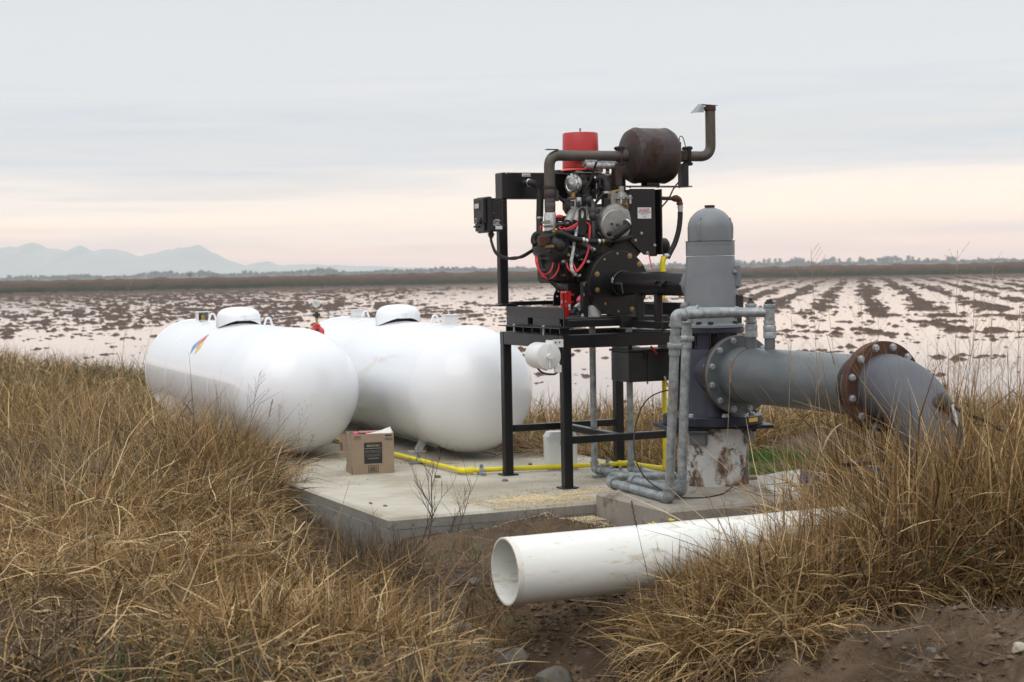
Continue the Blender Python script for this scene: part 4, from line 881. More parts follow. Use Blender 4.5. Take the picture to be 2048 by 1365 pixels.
m1 = G(1345, 956, .125)
ptsA = [v1t, tpt, f, uA, uA+Vector((.02, .16, .02))]
run(rA, ptsA, R2)
back = G(1352, 952, .11); run(rA, [uA+Vector((.02, .16, .02)), back], R2*.9); elbow(rA, uA+Vector((.02, .16, .02)), (uA-(uA+Vector((.02, .16, .02)))).normalized(), (back-uA-Vector((.02, .16, .02))).normalized(), R2*.9)
lA = G(1189, 939, .05); run(rA, [G(1352, 966, .05), lA, Vector((lA.x, lA.y, 1.13))], R15)
union(rA, f+(tpt-f)*.835, tpt-f, R2); union(rA, tpt+(v1t-tpt)*.80, v1t-tpt, R2*.78)
rB = thing('cooling_line', 'farther galvanised pipe line rising behind the first to the second valve', 'pipe', G(1364, 985, .1), 'galvanised cooling lines at the pump')
g0 = G(1363, 984, .115); tb = P(1375, 640, 10.62); tb.z = zH+.01; v2t = Vector((v2.x, v2.y, zH))
v2b = Vector((v2.x, v2.y, zH)); mid = P(1512, 627, 10.70); mid.z = zH
uB = G(1262, 961, .115)
run(rB, [v2b, tb, g0, uB, uB+Vector((.10, -.03, -.02))], R2)
lB = G(1262, 941, .05); run(rB, [G(1356, 959, .05), lB, Vector((lB.x, lB.y, 1.12))], R15)
union(rB, g0+(tb-g0)*.85, tb-g0, R2)
for par, vt, vb, kk in ((rA, v1t, v1, 0), (rB, v2t, v2, 1)):
    q = MB(); q.tube([vb+ZZ*.15, vt-ZZ*.11], .033, 16); q.build('riser', 'greypipe', par)
    q = MB(); q.lathe([(.030, -.16), (.040, -.158), (.041, -.125), (.038, -.12), (.041, -.09), (.036, -.075)], vt, ZZ, 20); q.build('coupling', 'galv', par)
    q = MB(); q.lathe([(.028, -.075), (.037, -.07), (.037, -.055), (.032, -.052), (.0325, .03), (.037, .032), (.037, .048), (.032, .052)], vt, ZZ, 20); q.build('tee', 'galv', par)
    q = MB()
    if kk == 0: q.lathe([(.026, .052), (.022, .062), (.012, .070), (.010, .082), (.018, .084), (.018, .0865), (.004, .087)], vt, ZZ, 14)
    else: q.lathe([(.030, .052), (.029, .066), (.020, .067), (.020, .079)], vt, ZZ, 12)
    q.build('plug', 'castdark', par)
dd = (lA-G(1352, 966, .05)).normalized(); clamp(lA-dd*.10, dd, rA, R15); clamp(lA-dd*.34, dd, rA, R15)
dd = (lB-G(1356, 959, .05)).normalized(); clamp(lB-dd*.14, dd, rB, R15)
# ------------------------------------------------------------------ the engine on its skid
en = thing('pump_engine', 'black eight cylinder pump engine with aluminium intake and many hoses on the stand', 'engine', W(2.1, 1.2, 1.115))
def pp(px, py, b): return K(px, py, b)
def hose(par, name, m, pts, r, n=10, k=7):
    q = MB(); q.tube(spline([K(*p) for p in pts], k), r, n); return q.build(name, m, par)
def fb(par, name, m, *a, **k): q = MB(); fbox(q, *a, **k); return q.build(name, m, par)
# skid
q = MB()
q.box(W(1.566, 1.17, 1.181), (.006, .98, .130), bev=.002); q.box(W(1.585, 1.17, 1.2455), (.04, .98, .006), bev=.001); q.box(W(1.585, 1.17, 1.119), (.04, .98, .006), bev=.001)
# fork pockets are real openings: rebuild the web as strips
q = MB(); a_ = 1.566
def web(b0, b1, z0, z1): q.box(W(a_, (b0+b1)/2, (z0+z1)/2), (.006, b1-b0, z1-z0), bev=.001)
web(.69, 1.66, 1.176, 1.246); web(.69, .705, 1.116, 1.1755); web(.765, 1.20, 1.116, 1.1755); web(1.285, 1.66, 1.116, 1.1755)
q.box(W(1.589, 1.175, 1.2495), (.052, .98, .006), bev=.001); q.box(W(1.592, 1.175, 1.1195), (.046, .97, .006), bev=.001)
q.build('skid_channel', 'black', en)
for b0_, b1_ in ((.705, .765), (1.20, 1.285)):
    q = MB(); q.box(W(1.71, (b0_+b1_)/2, 1.1735), (.28, b1_-b0_, .004), bev=.001); q.box(W(1.71, b1_+.0, 1.148), (.28, .004, .05), bev=.001); q.box(W(1.71, b0_-.002, 1.148), (.28, .004, .05), bev=.001); q.build('fork_pocket', 'black', en)
for b_ in (.715, 1.62):
    q = MB(); q.box(W(2.06, b_, 1.140), (.94, .05, .052), bev=.004); q.build('skid_rail', 'black', en)
q = MB(); q.box(W(2.17, .665, 1.140), (.36, .05, .078), bev=.004); q.build('skid_block', 'black', en)
q = MB(); q.box(W(2.50, 1.17, 1.19), (.05, .95, .15), bev=.004); q.build('skid_channel', 'black', en)
q = MB(); q.box(W(2.03, .78, 1.155), (.80, .07, .05), bev=.004).box(W(2.03, 1.05, 1.15), (.80, .06, .045), bev=.004); q.build('cross_member', 'black', en)
# flywheel housing
DB = 1.0; cz = W(2.158, DB, 1.408)
q = MB(); q.lathe([(.2375, .0), (.238, .01), (.236, .05), (.228, .09), (.222, .16), (.205, .20), (.17, .22)], cz, UU, 72); q.build('flywheel_housing', 'castdark', en)
q = MB(); q.lathe([(.2345, -.007), (.2375, -.004), (.2375, -.0005)], cz, UU, 72); q.build('cover_plate', 'black', en)
q = MB(); q.lathe([(.108, -.014), (.108, -.007), (.100, -.0145)], cz, UU, 48); q.lathe([(.088, -.075), (.093, -.07), (.093, -.014)], cz, UU, 48, caps=False); q.lathe([(.085, -.075), (.088, -.075)], cz, UU, 48, caps=False); q.build('hub_collar', 'black', en)
bw = MB(); bw.lathe([(.019, 0), (.019, .004), (.016, .0045)], (0, 0, 0), ZZ, 20).lathe([(.009, .0045), (.009, .011), (.007, .013)], (0, 0, 0), ZZ, 6); bw = raw_mesh('cover_bolt', bw, 'brass')
bs = MB(); bs.lathe([(.0095, 0), (.0095, .007), (.007, .009)], (0, 0, 0), ZZ, 6); bs = raw_mesh('cover_bolt', bs, 'brass')
def c4(x, y): return K(1150+x/4.55, 450+y/4.55, DB)
for x_, y_, big in ((509, 240, 1), (627, 312, 1), (196, 450, 1), (200, 595, 1), (636, 710, 1), (522, 782, 1), (377, 240, 0), (262, 316, 0), (270, 720, 0), (389, 787, 0), (688, 430, 0), (690, 590, 0)):
    v_ = c4(x_, y_)-cz; v_ = v_.normalized()*min(v_.length, .214); put('bolt', bw if big else bs, en, cz+v_-UU*.007, -UU)
# block, banks, sump
q = MB(); q.box(W(2.158, 1.42, 1.40), (.34, .62, .30), bev=.03); q.build('engine_block', 'greasy', en)
for e in (-1, 1):
    dx = (VV*e*.72+ZZ*.70).normalized(); dz = UU; dyv = dz.cross(dx)
    q = MB(); q.box(W(2.158, 1.42, 1.53)+dx*.17, (.26, .22, .60), dx, dyv, dz, bev=.02); q.build('cylinder_bank', 'greasy', en)
    q = MB(); q.box(W(2.158, 1.42, 1.53)+dx*.335, (.07, .19, .58), dx, dyv, dz, bev=.03); q.build('rocker_cover', 'castdark', en)
q = MB(); q.box(W(2.15, 1.36, 1.245), (.26, .50, .12), bev=.02); q.build('oil_pan', 'greasy', en)
# side of the block seen below the manifold: ribs, mount, starter
fb(en, 'block_side', 'greasy', 1108, 508, 1178, 566, 1.18, .30, bev=.02)
for i in range(5):
    q = MB(); q.bar(K(1110+i*12, 512+i*4, 1.165), K(1124+i*11, 556+i*3, 1.17), .018, .02, up=UU, bev=.004); q.build('block_rib', 'greasy', en)
for x_, y_, r_ in ((1170, 523, .016), (1136, 520, .018), (1160, 470, .014), (1150, 500, .02), (1128, 512, .014), (1186, 500, .013), (1175, 478, .014)):
    q = MB(); q.lathe([(r_, -.012), (r_*.9, -.02), (r_*.55, -.02), (r_*.5, -.028)], K(x_, y_, 1.12), UU, 12); q.tube([K(x_, y_, 1.12)-UU*.011, K(x_, y_, 1.12)+UU*.10], r_, 10); q.build('plug', 'castdark', en)
q = MB(); poly = [K(1126, 551, 1.42), K(1141, 551, 1.42), K(1141, 612, 1.42), K(1107, 612, 1.42), K(1108, 590, 1.42)]; q.prism(poly, UU*.012); mp_ = q.build('mount_plate', 'black', en)
for x_, y_ in ((1116.5, 583), (1114.5, 593)): q = MB(); q.tube([K(x_, y_, 1.419), K(x_, y_, 1.417)], .0075, 12); q.build('mount_hole', 'label', mp_)
fb(en, 'mount_block', 'black', 1136, 566, 1158, 632, 1.18, .12)
fb(en, 'mount_block', 'greasy', 1140, 560, 1176, 640, 1.32, .12)
fb(en, 'mount_post', 'black', 1166, 564, 1177, 638, .93, .05)
for y_ in (570, 590): q = MB(); q.box(K(1168.2, y_, .929), (.006, .003, .02), bev=.001); q.build('slot', 'steel', en)
q = MB(); q.lathe([(.045, 0), (.048, .01), (.048, .09), (.04, .105)], K(1190, 640, 1.10), ZZ, 24); q.build('oil_filter', 'whitepaint', en)
q = MB(); q.lathe([(.06, 0), (.064, .03), (.064, .22), (.04, .24)], K(1153, 566, 1.20)+ZZ*.0, UU, 24); q.build('starter', 'black', en)
# red oil level box
rb = fb(en, 'oil_level_box', 'redpaint', 1134, 583, 1143, 637, 1.12, .06)
for args in ((1123, 583, 1127, 636), (1130, 583, 1135, 636)): fb(rb, 'box_rail', 'redpaint', *args, 1.10, .02, bev=.002)
fb(rb, 'sight_glass', 'inkblack', 1126.5, 586, 1130.5, 634, 1.106, .01, bev=.001); fb(rb, 'box_cap', 'redpaint', 1123, 582.3, 1135, 586, 1.099, .03, bev=.002)
for y_ in (588, 602.5): fb(rb, 'box_ear', 'redpaint', 1142, y_, 1148, y_+4, 1.12, .02, bev=.002)
fb(rb, 'box_label', 'label', 1137, 609, 1141, 620, 1.118, .002, bev=.0005)
for x_, y_ in ((1124, 585), (1127.5, 586), (1131, 585), (1124, 603), (1131, 603.5), (1123.5, 606)): q = MB(); q.sphere(K(x_, y_, 1.098), .0055, 8, 5); q.build('screw', 'steel', rb)
# hydraulic fittings low on the side
for (x0, y0), (x1, y1) in (((1143, 630), (1151, 618)), ((1153, 632), (1158, 624))):
    q = MB(); q.tube([K(x0, y0, 1.0), K(x1, y1, 1.02)], .020, 12); o = q.build('hose_stub', 'black_rub', en)
    q = MB(); q.tube([K(x1, y1, 1.02), K(x1+5, y1-6, 1.03)], .021, 8).tube([K(x1+5, y1-6, 1.03), K(x1+8, y1-10, 1.04)], .014, 8); q.build('hose_fitting', 'steel', o)
hose(en, 'pink_hose', 'pink', [(1157, 604, 1.05), (1160, 597, 1.06), (1166, 593, 1.08), (1172, 592, 1.10)], .018)
hose(en, 'pink_hose', 'pink', [(1163, 612, 1.04), (1166, 606, 1.05), (1168, 602, 1.08)], .014)
hose(en, 'floor_hose', 'black_rub', [(1138, 636, .98), (1150, 635, .96), (1164, 633, .96)], .016)
q = MB(); q.lathe([(.013, 0), (.013, .02), (.009, .024), (.009, .034)], K(1165, 637, .90), ZZ, 8); q.build('nut', 'steel', en)
# exhaust manifold on the left bank
q = MB(); c0_, c1_ = K(1126, 500, 1.08), K(1078, 498, 1.50); d_ = (c1_-c0_)
q.tube([c0_+d_*t for t in (0, .06, .2, .5, .8, .94, 1.0)], [.045, .078, .088, .088, .086, .07, .04], 24); q.build('exhaust_manifold', 'castdark', en)
q = MB(); q.box(K(1100, 480, 1.22), (.12, .16, .09), bev=.02); q.build('manifold_riser', 'castdark', en)
for i in range(4):
    c_ = c0_+d_*(.12+.25*i); q = MB(); q.tube(fillet([c_-ZZ*.01, c_+VV*.10-ZZ*.05, c_+VV*.2-ZZ*.03], .05), .036, 12); q.box(c_+VV*.02-ZZ*.085, (.05, .07, .05), bev=.01); q.build('manifold_runner', 'castdark', en)
    q = MB(); q.lathe([(.010, 0), (.010, .014), (.007, .018)], c_+VV*.0-ZZ*.085-UU*.04, -UU, 6); q.build('bolt', 'zinc', en)
fb(en, 'rust_patch_casting', 'rustflange', 1078, 472, 1096, 494, 1.155, .04, bev=.012)
q = MB(); q.sphere(K(1118, 488, 1.10), .06, 20, 12, (1, .8, 1.05)); q.build('manifold_end', 'castdark', en)
q = MB(); q.lathe([(.028, .0), (.030, -.01), (.02, -.016)], K(1121, 492, 1.035), UU, 18); q.build('manifold_plug', 'greasy', en)
# exhaust pipe: wrapped joint, riser, long run into the muffler
EX = 1.267; zE = K(1180, 312, EX).z; eT = K(1098.5, 330, EX); eT.z = zE; eB = K(1098.5, 462, EX); eB.x, eB.y = eT.x, eT.y
eR = K(1236, 309, EX); eR = eT+VV*((eR-eT).dot(VV))
xp = thing('exhaust_system', 'brown exhaust pipe, rusted barrel muffler and upturned outlet above the engine', 'exhaust', W(2.3, EX, 1.9))
q = MB(); q.tube(fillet([eB+ZZ*.14, eT, eT+VV*.18], .085, 10), .0395, 28); q.tube([eB+ZZ*.10, eB+ZZ*.20], .0365, 24); q.build('riser_bend', 'exhaust', xp)
q = MB(); q.tube([eT+VV*.15, eT+VV*.19, eT+VV*.20, eR], [.0405, .0405, .0375, .0385], 28); q.build('long_run', 'exhaust', xp)
q = MB(); q.lathe([(.0405, 0), (.0425, .004), (.0425, .05), (.0405, .054)], eB+ZZ*.235, ZZ, 28); q.lathe([(.0405, 0), (.0425, .004), (.0425, .03), (.0405, .034)], eB+ZZ*.30, ZZ, 28); q.box(eB+ZZ*.25+VV*.048-UU*.01, (.03, .03, .075), bev=.003); q.build('band_clamp', 'muffler', xp)
q = MB(); q.lathe([(.0385, 0), (.0402, .003), (.0402, .028), (.0385, .03)], eB+ZZ*.170, ZZ, 28); q.build('grey_band', 'greypipe', xp)
q = MB(); q.box(eT+VV*.02+ZZ*.041-UU*.005, (.09, .05, .006), bev=.002); q.build('pipe_plate', 'muffler', xp)
q = MB(); q.lathe([(.041, 0), (.044, .004), (.043, .03), (.045, .09), (.042, .14), (.0415, .146)], eB-ZZ*.015, ZZ, 32); q.build('braided_sleeve', 'braid', xp)
q = MB(); q.lathe([(.040, .052), (.043, .055), (.043, .15), (.040, .152)], eR-VV*.335-ZZ*.035+UU*.02, VV, 20); q.lathe([(.025, .0), (.028, .01), (.028, .25), (.025, .26)], eR-VV*.27-ZZ*.068, VV, 16); q.build('foil_wrap', 'foil', xp)
q = MB(); q.tube([eB-ZZ*.035, eB+ZZ*.0], .050, 8); q.box(eB-ZZ*.022, (.13, .07, .018), bev=.004); q.build('flange', 'castdark', xp)
# muffler
mC = K(1300, 312, EX); mC.z = K(1300, 312, EX).z; ma = ab(mC)[0]; aL, aR_ = ab(K(1267, 312, EX))[0], ab(K(1330, 312, EX))[0]; LM = aR_-aL; RM = .203
mo = W(aL, EX, mC.z); mz = mC.z
q = MB(); q.lathe([(.055, -.060), (.12, -.052), (.165, -.044), (.186, -.034), (RM-.001, -.004), (RM, .002), (RM+.004, .008), (RM+.004, .018), (RM, .022), (RM, LM-.022), (RM+.004, LM-.018), (RM+.004, LM-.008), (RM, LM-.004), (RM-.001, LM+.004), (.186, LM+.034), (.165, LM+.046), (.11, LM+.056), (.055, LM+.064)], mo, VV, 72); q.build('muffler_drum', 'muffler', xp)
q = MB(); q.box(mo+VV*(LM/2)-UU*(RM+.0005), (LM*.9, .004, .012), bev=.001); q.build('drum_seam', 'muffler', xp)
q = MB(); q.tube([eR-VV*.01, mo-VV*.05], .043, 24); q.build('inlet_stub', 'exhaust', xp)
oR = Vector((mo.x, mo.y, mo.z))+VV*LM
def flangeplate(par, c, nm):
    q = MB()
    for o_ in (0, .014): q.box(c+VV*o_, (.009, .085, .145), bev=.004)
    o = q.build(nm, 'muffler', par)
    for e in (-1, 1):
        for y_ in (-.025, .025): q = MB(); q.tube([c+ZZ*.058*e+UU*y_-VV*.022, c+ZZ*.058*e+UU*y_+VV*.036], .008, 8).tube([c+ZZ*.058*e+UU*y_-VV*.014, c+ZZ*.058*e+UU*y_-VV*.004], .014, 6).tube([c+ZZ*.058*e+UU*y_+VV*.02, c+ZZ*.058*e+UU*y_+VV*.030], .014, 6); q.build('bolt', 'castdark', o)
flangeplate(xp, eR+VV*.005, 'inlet_flange')
of = K(1373, 313, EX); of = W(ab(of)[0], EX, mz); flangeplate(xp, of, 'outlet_flange')
q = MB(); q.tube([oR+VV*.05, of], .040, 24); q.box(of-VV*.035, (.055, .085, .085), bev=.01); q.build('outlet_neck', 'muffler', xp)
oc1 = K(1421.5, 313, EX); oc1 = W(ab(oc1)[0], EX, mz); ot = K(1421.5, 222, EX); oz = ot.z
q = MB(); q.tube(fillet([of+VV*.015, oc1, Vector((oc1.x, oc1.y, oz))], .135, 14), .0385, 28); q.build('outlet_bend', 'exhaust', xp)
ct = Vector((oc1.x, oc1.y, oz)); q = MB(); q.lathe([(.0385, -.004), (.043, 0), (.043, .03), (.0385, .034)], ct, ZZ, 28); q.box(ct-VV*.055+ZZ*.016, (.05, .05, .022), bev=.003); q.build('cap_collar', 'rustflange', xp)
q = MB(); q.prism([ct+ZZ*.036+VV*.045-UU*.042, ct+ZZ*.044-VV*.09-UU*.030, ct+ZZ*.044-VV*.09+UU*.030, ct+ZZ*.036+VV*.045+UU*.042], ZZ*.003); 
q.prism([ct+ZZ*.046-VV*.088-UU*.030, ct-ZZ*.020-VV*.150-UU*.045, ct-ZZ*.020-VV*.150+UU*.045, ct+ZZ*.046-VV*.088+UU*.030], VV*.003)
q.prism([ct-ZZ*.020-VV*.150-UU*.045, ct-ZZ*.018-VV*.080-UU*.045, ct+ZZ*.03-VV*.075-UU*.034, ct+ZZ*.044-VV*.088-UU*.030], UU*.003); q.build('rain_flap', 'galv', xp)
q = MB(); q.tube(spline([of-VV*.055+ZZ*.045, of-VV*.06+ZZ*.10, of-VV*.055+ZZ*.145, of-VV*.03+ZZ*.14, of-VV*.012+ZZ*.09, of-VV*.005+ZZ*.04]), .0035, 6); q.tube([of-VV*.055+ZZ*.045, of-VV*.055+ZZ*.105], .009, 8); q.build('sensor_lead', 'black_rub', xp)
# muffler shelf, brackets and column
sh = thing('muffler_stand', 'black post with a white maker label holding up the muffler', 'post', W(2.3, 1.1, 1.3))
zS = K(1310, 373, EX-.05).z; aS0, aS1 = ab(K(1226, 373, EX))[0], ab(K(1377, 373, EX))[0]
q = MB(); q.box(W((aS0+aS1)/2, EX, zS), (aS1-aS0, .12, .008), bev=.001); q.build('shelf', 'black', sh)
for px_, w_ in ((1233.5, 18), (1366.5, 19)):
    a_ = ab(K(px_, 350, EX))[0]; q = MB(); q.box(W(a_, EX, (zS+mz-.06)/2+.004), (.055, .07, mz-.06-zS-.004), bev=.002); q.build('bracket', 'muffler' if px_ < 1300 else 'black', sh)
q = MB(); q.box(W(ma, EX, (zS+mz-RM)/2+.004), (.11, .09, max(.012, mz-RM-zS-.002)), bev=.002); q.build('saddle', 'black', sh)
for a_ in (aS0+.07, aS0+.13, ma+.05, aS1-.09, aS1-.13): put('bolt', bolt_mesh(.016), sh, W(a_, EX-.02, zS-.004), -ZZ)
b_ = 1.10; cL, cR = ab(K(1261, 440, b_))[0], ab(K(1309, 440, b_))[0]; zt, zb_, zc_ = K(1285, 378, b_).z, K(1300, 510, b_).z, K(1262, 484, b_).z
q = MB(); q.prism([W(cL, b_, zt), W(cL, b_, zc_), W(cL+(cR-cL)*.55, b_, zb_), W(cR, b_, zb_), W(cR, b_, zt)], UU*.01); q.box(W(cL+.004, b_+.07, (zt+zc_)/2), (.008, .12, zt-zc_-.01), bev=.001); q.build('post', 'black', sh)
q = MB(); q.box(W(cR+.006, b_+.07, (zt+zb_)/2), (.010, .13, zt-zb_-.004), bev=.001).box(W(cR+.03, b_+.135, (zt+zb_)/2), (.05, .01, zt-zb_-.004), bev=.001).box(W(cR+.055, b_+.06, (zt+zb_)/2), (.012, .14, zt-zb_-.004), bev=.001); q.build('post_flange', 'black', sh)
for x_, y_ in ((1283, 467), (1271, 481), (1309.5, 491), (1294.5, 506)):
    put('bolt', bolt_mesh(.018), sh, K(x_, y_, b_)-UU*.0, -UU)
fbq = lambda par, nm, m, *a: fb(par, nm, m, *a, bev=.0005)
lb = fbq(sh, 'maker_label', 'label', 1275.5, 415.5, 1302.5, 437.5, b_-.002, .002)
lx, lz0, lz1 = K(1275.5, 426, b_-.0025), K(1289, 437.5, b_-.0025).z, K(1289, 415.5, b_-.0025).z; lw = (K(1302.5, 426, b_-.0025)-lx).dot(VV); lh = lz1-lz0
def lt(s, size, fx, fz, m, al='CENTER', sx=1): return text_part('lettering', s, size, Vector((lx.x, lx.y, lz0+lh*fz))+VV*lw*fx-UU*.0006, VV, ZZ, m, lb, .0002, al, sx)
lt('HUSKER', .0265, .5, .70, 'inkred', sx=.9); lt('POWER', .022, .5, .55, 'inkred', sx=.9); lt('PRODUCTS', .0115, .5, .44, 'inkblack', sx=1.0)
lt('NATURAL GAS - PROPANE', .006, .5, .33, 'inkgrey'); lt('P.O. BOX', .0055, .5, .22, 'inkgrey'); lt('HUSKER POWER', .0055, .5, .14, 'inkgrey'); lt('800', .0055, .5, .07, 'inkgrey')
for fx in (.12, .88):
    q = MB(); c_ = Vector((lx.x, lx.y, lz0+lh*.57))+VV*lw*fx-UU*.0006; q.prism([c_-VV*.010+ZZ*(.006 if fx < .5 else -.004), c_+VV*.010+ZZ*(.006 if fx < .5 else -.004), c_+ZZ*(-.006 if fx < .5 else .008)], -UU*.0003); q.build('label_mark', 'inkred', lb)
# ------------------------------------------------------------------ post, header tank and control panel at the far end
rt = thing('radiator_frame', 'black upright post and long header box behind the engine', 'frame', W(1.55, 1.63, 1.11))
pa_ = ab(K(1008, 500, 1.60))[0]; zP0, zP1 = 1.268, K(1008, 398, 1.60).z
q = MB(); q.box(W(pa_, 1.63, (zP0+zP1)/2), (.066, .062, zP1-zP0), bev=.005); q.build('post', 'black', rt)
q = MB(); q.box(W(pa_+.01, 1.62, 1.259), (.16, .12, .012), bev=.002).box(W(pa_, 1.60, 1.2705), (.10, .13, .006), bev=.001); q.build('post_foot', 'black', rt)
hb_ = 1.56; h0, h1 = K(1004.5, 370, hb_), K(1150, 345, hb_); hz0, hz1 = K(1050, 398, hb_).z, K(1050, 345.5, hb_).z; ha0 = ab(h0)[0]
q = MB(); q.box(W((ha0+2.53)/2, hb_+.066, (hz0+hz1)/2), (2.53-ha0, .132, hz1-hz0), bev=.006); q.build('header_box', 'black', rt)
q = MB(); q.box(W(2.47, 1.63, (zP0+zP1)/2), (.066, .062, zP1-zP0), bev=.005); q.build('post', 'black', rt)
q = MB(); q.box(W(2.03, 1.63, 1.27), (.90, .05, .03), bev=.004); q.build('cross_bar', 'black', rt)
fbq(rt, 'header_label', 'label', 1044, 347.5, 1061, 353.5, hb_-.0015, .0015); text_part('lettering', 'WARNING', .0165, K(1046, 352.7, hb_-.003), VV, ZZ, 'inkred', rt, .0002, 'LEFT', .8)
q = MB(); q.tube([K(1012.5, 346.8, hb_)-UU*.002, K(1012.5, 346.8, hb_)+UU*.002], .005, 8); q.build('rivet', 'steel', rt)
q = MB(); q.lathe([(.034, 0), (.034, .018), (.03, .024)], W(ab(K(1118, 340, 1.62))[0], 1.62, hz1), ZZ, 16); q.build('filler_cap', 'black', rt)
# control panel
cp = thing('control_panel', 'black control panel with a small screen bolted beside the upright post', 'control panel', K(985, 470, 1.60))
def fa(par, name, m, px0, py0, px1, py1, b, dp_, bev=.004): return fb(par, name, m, px0, py0, px1, py1, b, dp_, bev=bev)
# case: its side faces the camera, its face looks left
cb = 1.50; s0, s1 = K(983, 430, cb), K(1006, 430, cb); ca0, ca1 = ab(s0)[0], ab(s1)[0]; z0_, z1_ = K(995, 463, cb).z, K(995, 396.5, cb).z
pf = R_(-62)   # direction that the face looks
q = MB(); q.box(W((ca0+ca1)/2, cb+.075, (z0_+z1_)/2), (ca1-ca0, .15, z1_-z0_), bev=.004); q.build('case', 'black_plastic', cp)
f0 = ca0-.006; q = MB(); q.box(W(f0-.018, cb+.072, (z0_+z1_)/2), (.034, .205, z1_-z0_+.02), bev=.006); q.build('bezel', 'black_plastic', cp)
q = MB(); q.box(W(f0-.048, cb+.085, (z0_+z1_)/2+.03), (.026, .185, (z1_-z0_)*.78), bev=.010).box(W(f0-.042, cb+.090, z0_+.045), (.02, .165, .085), bev=.008); fcp = q.build('face', 'black_plastic', cp)
xf = f0-.0625
q = MB(); q.box(W(xf, cb+.105, (z0_+z1_)/2+.068), (.003, .10, .07), bev=.001); q.build('screen_frame', 'castdark', fcp)
q = MB(); q.box(W(xf-.0018, cb+.105, (z0_+z1_)/2+.066), (.003, .078, .034), bev=.001); q.build('screen', 'screen', fcp)
zz0 = (z0_+z1_)/2-.042
for t in range(0, 360, 60):
    q = MB(); q.sphere(W(xf, cb+.135+.022*math.cos(R_(t)), zz0+.018*math.sin(R_(t))), .0048, 8, 5); q.build('button', 'steel', fcp)
q = MB(); q.lathe([(.026, 0), (.026, .012), (.020, .016)], W(xf+.004, cb+.055, zz0), -VV, 18); q.build('key_switch', 'castdark', fcp)
for y_ in (.165, .13, .10): q = MB(); q.box(W(xf+.004, cb+y_, zz0-.04), (.012, .018, .014), bev=.002); q.build('knob', 'inkblack', fcp)
fbq(cp, 'case_label', 'label', 991, 452, 1004.5, 459, cb-.0015, .0015); fbq(cp, 'label_bar', 'inkgrey', 981.5, 425.5, 990, 426.4, cb-.001, .001)
for i, (x0_, x1_, y_) in enumerate(((990, 999, 439), (986, 1001, 441.5), (986, 990, 444), (991, 999, 444.5), (986, 990, 446.3), (991, 998, 447), (986, 1001, 448.8), (986, 993, 450.5))): fbq(cp, 'printed_line', 'label', x0_, y_, x1_, y_+.9, cb-.0012, .0012)
q = MB(); q.tube([W((ca0+ca1)/2-.03, cb+.05, z0_-.045), W((ca0+ca1)/2-.03, cb+.05, z0_)], .018, 8).tube([W((ca0+ca1)/2-.03, cb+.05, z0_-.03), W((ca0+ca1)/2-.03, cb+.05, z0_-.012)], .024, 8); q.build('cable_gland', 'black_plastic', cp)
q = MB(); q.box(W(ca1+.012, cb+.09, (z0_+z1_)/2), (.02, .05, z1_-z0_-.03), bev=.003)
for z_ in (z0_+.04, z1_-.02): q.tube([W(ca1+.0, cb+.04, z_), W(ca1+.03, cb+.04, z_)], .010, 8)
q.build('mount_bracket', 'castdark', cp)
for dy in (0, 2.2):
    q = MB(); q.tube(spline([K(982, 471+dy*.5, 1.54), K(983, 484, 1.52), K(992, 505+dy, 1.48), K(1010, 515+dy, 1.42), K(1028, 518-dy, 1.38), K(1045, 512+dy, 1.36), K(1064, 501+dy, 1.40)]), .010, 8); q.build('cable', 'black_rub', cp)
# ------------------------------------------------------------------ intake, carburettor, air cleaner
ac = thing('air_cleaner', 'tall red air cleaner canister with an orange rim on top of the engine', 'air cleaner', K(1161, 338, 1.42))
cA = K(1161.5, 338, 1.42); zt = K(1161.5, 266.5, 1.42).z; rr = .131
q = MB(); q.lathe([(rr+.004, .005), (rr+.002, (zt-cA.z)*.5), (rr-.001, (zt-cA.z)-.01), (rr-.005, (zt-cA.z)-.002), (rr-.01, (zt-cA.z)), (.01, (zt-cA.z)+.002)], cA, ZZ, 64); q.build('canister', 'red', ac)
q = MB(); q.lathe([(rr+.003, .001), (rr+.018, -.012), (rr+.020, -.016), (rr+.004, -.014)], cA, ZZ, 64, caps=False); q.build('rim', 'orange', ac)
q = MB(); q.lathe([(.125, -.03), (.135, -.014)], cA, ZZ, 48); q.build('base_pan', 'castdark', ac)
q = MB(); q.lathe([(.014, 0), (.014, .006), (.005, .007), (.005, .026), (.008, .028), (.006, .034)], Vector((cA.x, cA.y, zt)), ZZ, 10); q.build('wing_nut', 'castdark', ac)
fb(en, 'mixer_plate', 'alu', 1153, 341, 1204, 347, 1.30, .20, bev=.003)
fb(en, 'mixer_body', 'castdark', 1153, 347, 1200, 372, 1.31, .17, bev=.012); fb(en, 'mixer_body', 'castdark', 1152, 370, 1182, 400, 1.31, .15, bev=.015); fb(en, 'mixer_body', 'greasy', 1178, 372, 1200, 392, 1.36, .12, bev=.015)
for x_, y_, r_ in ((1163, 355, .026), (1178, 358, .02), (1190, 366, .026), (1186, 384, .018), (1166, 384, .022), (1173, 393, .02)):
    q = MB(); q.lathe([(r_, 0), (r_, .03), (r_*.7, .045)], K(x_, y_, 1.315), -UU, 14); q.build('boss', 'castdark', en)
dC = K(1147, 369, 1.34); q = MB(); q.lathe([(.079, -.01), (.081, .006), (.078, .016), (.062, .018), (.058, .028), (.050, .031), (.046, .026), (.022, .028), (.018, .036), (.01, .038)], dC, -VV*.96-UU*.28, 48); dk = q.build('diaphragm_cover', 'steel', en)
for t in range(0, 360, 36):
    x_, y_, a_ = frame(-VV*.96-UU*.28); q = MB(); q.lathe([(.006, 0), (.006, .008)], dC+a_*.014+(x_*math.cos(R_(t))+y_*math.sin(R_(t)))*.073, a_, 6); q.build('screw', 'castdark', dk)
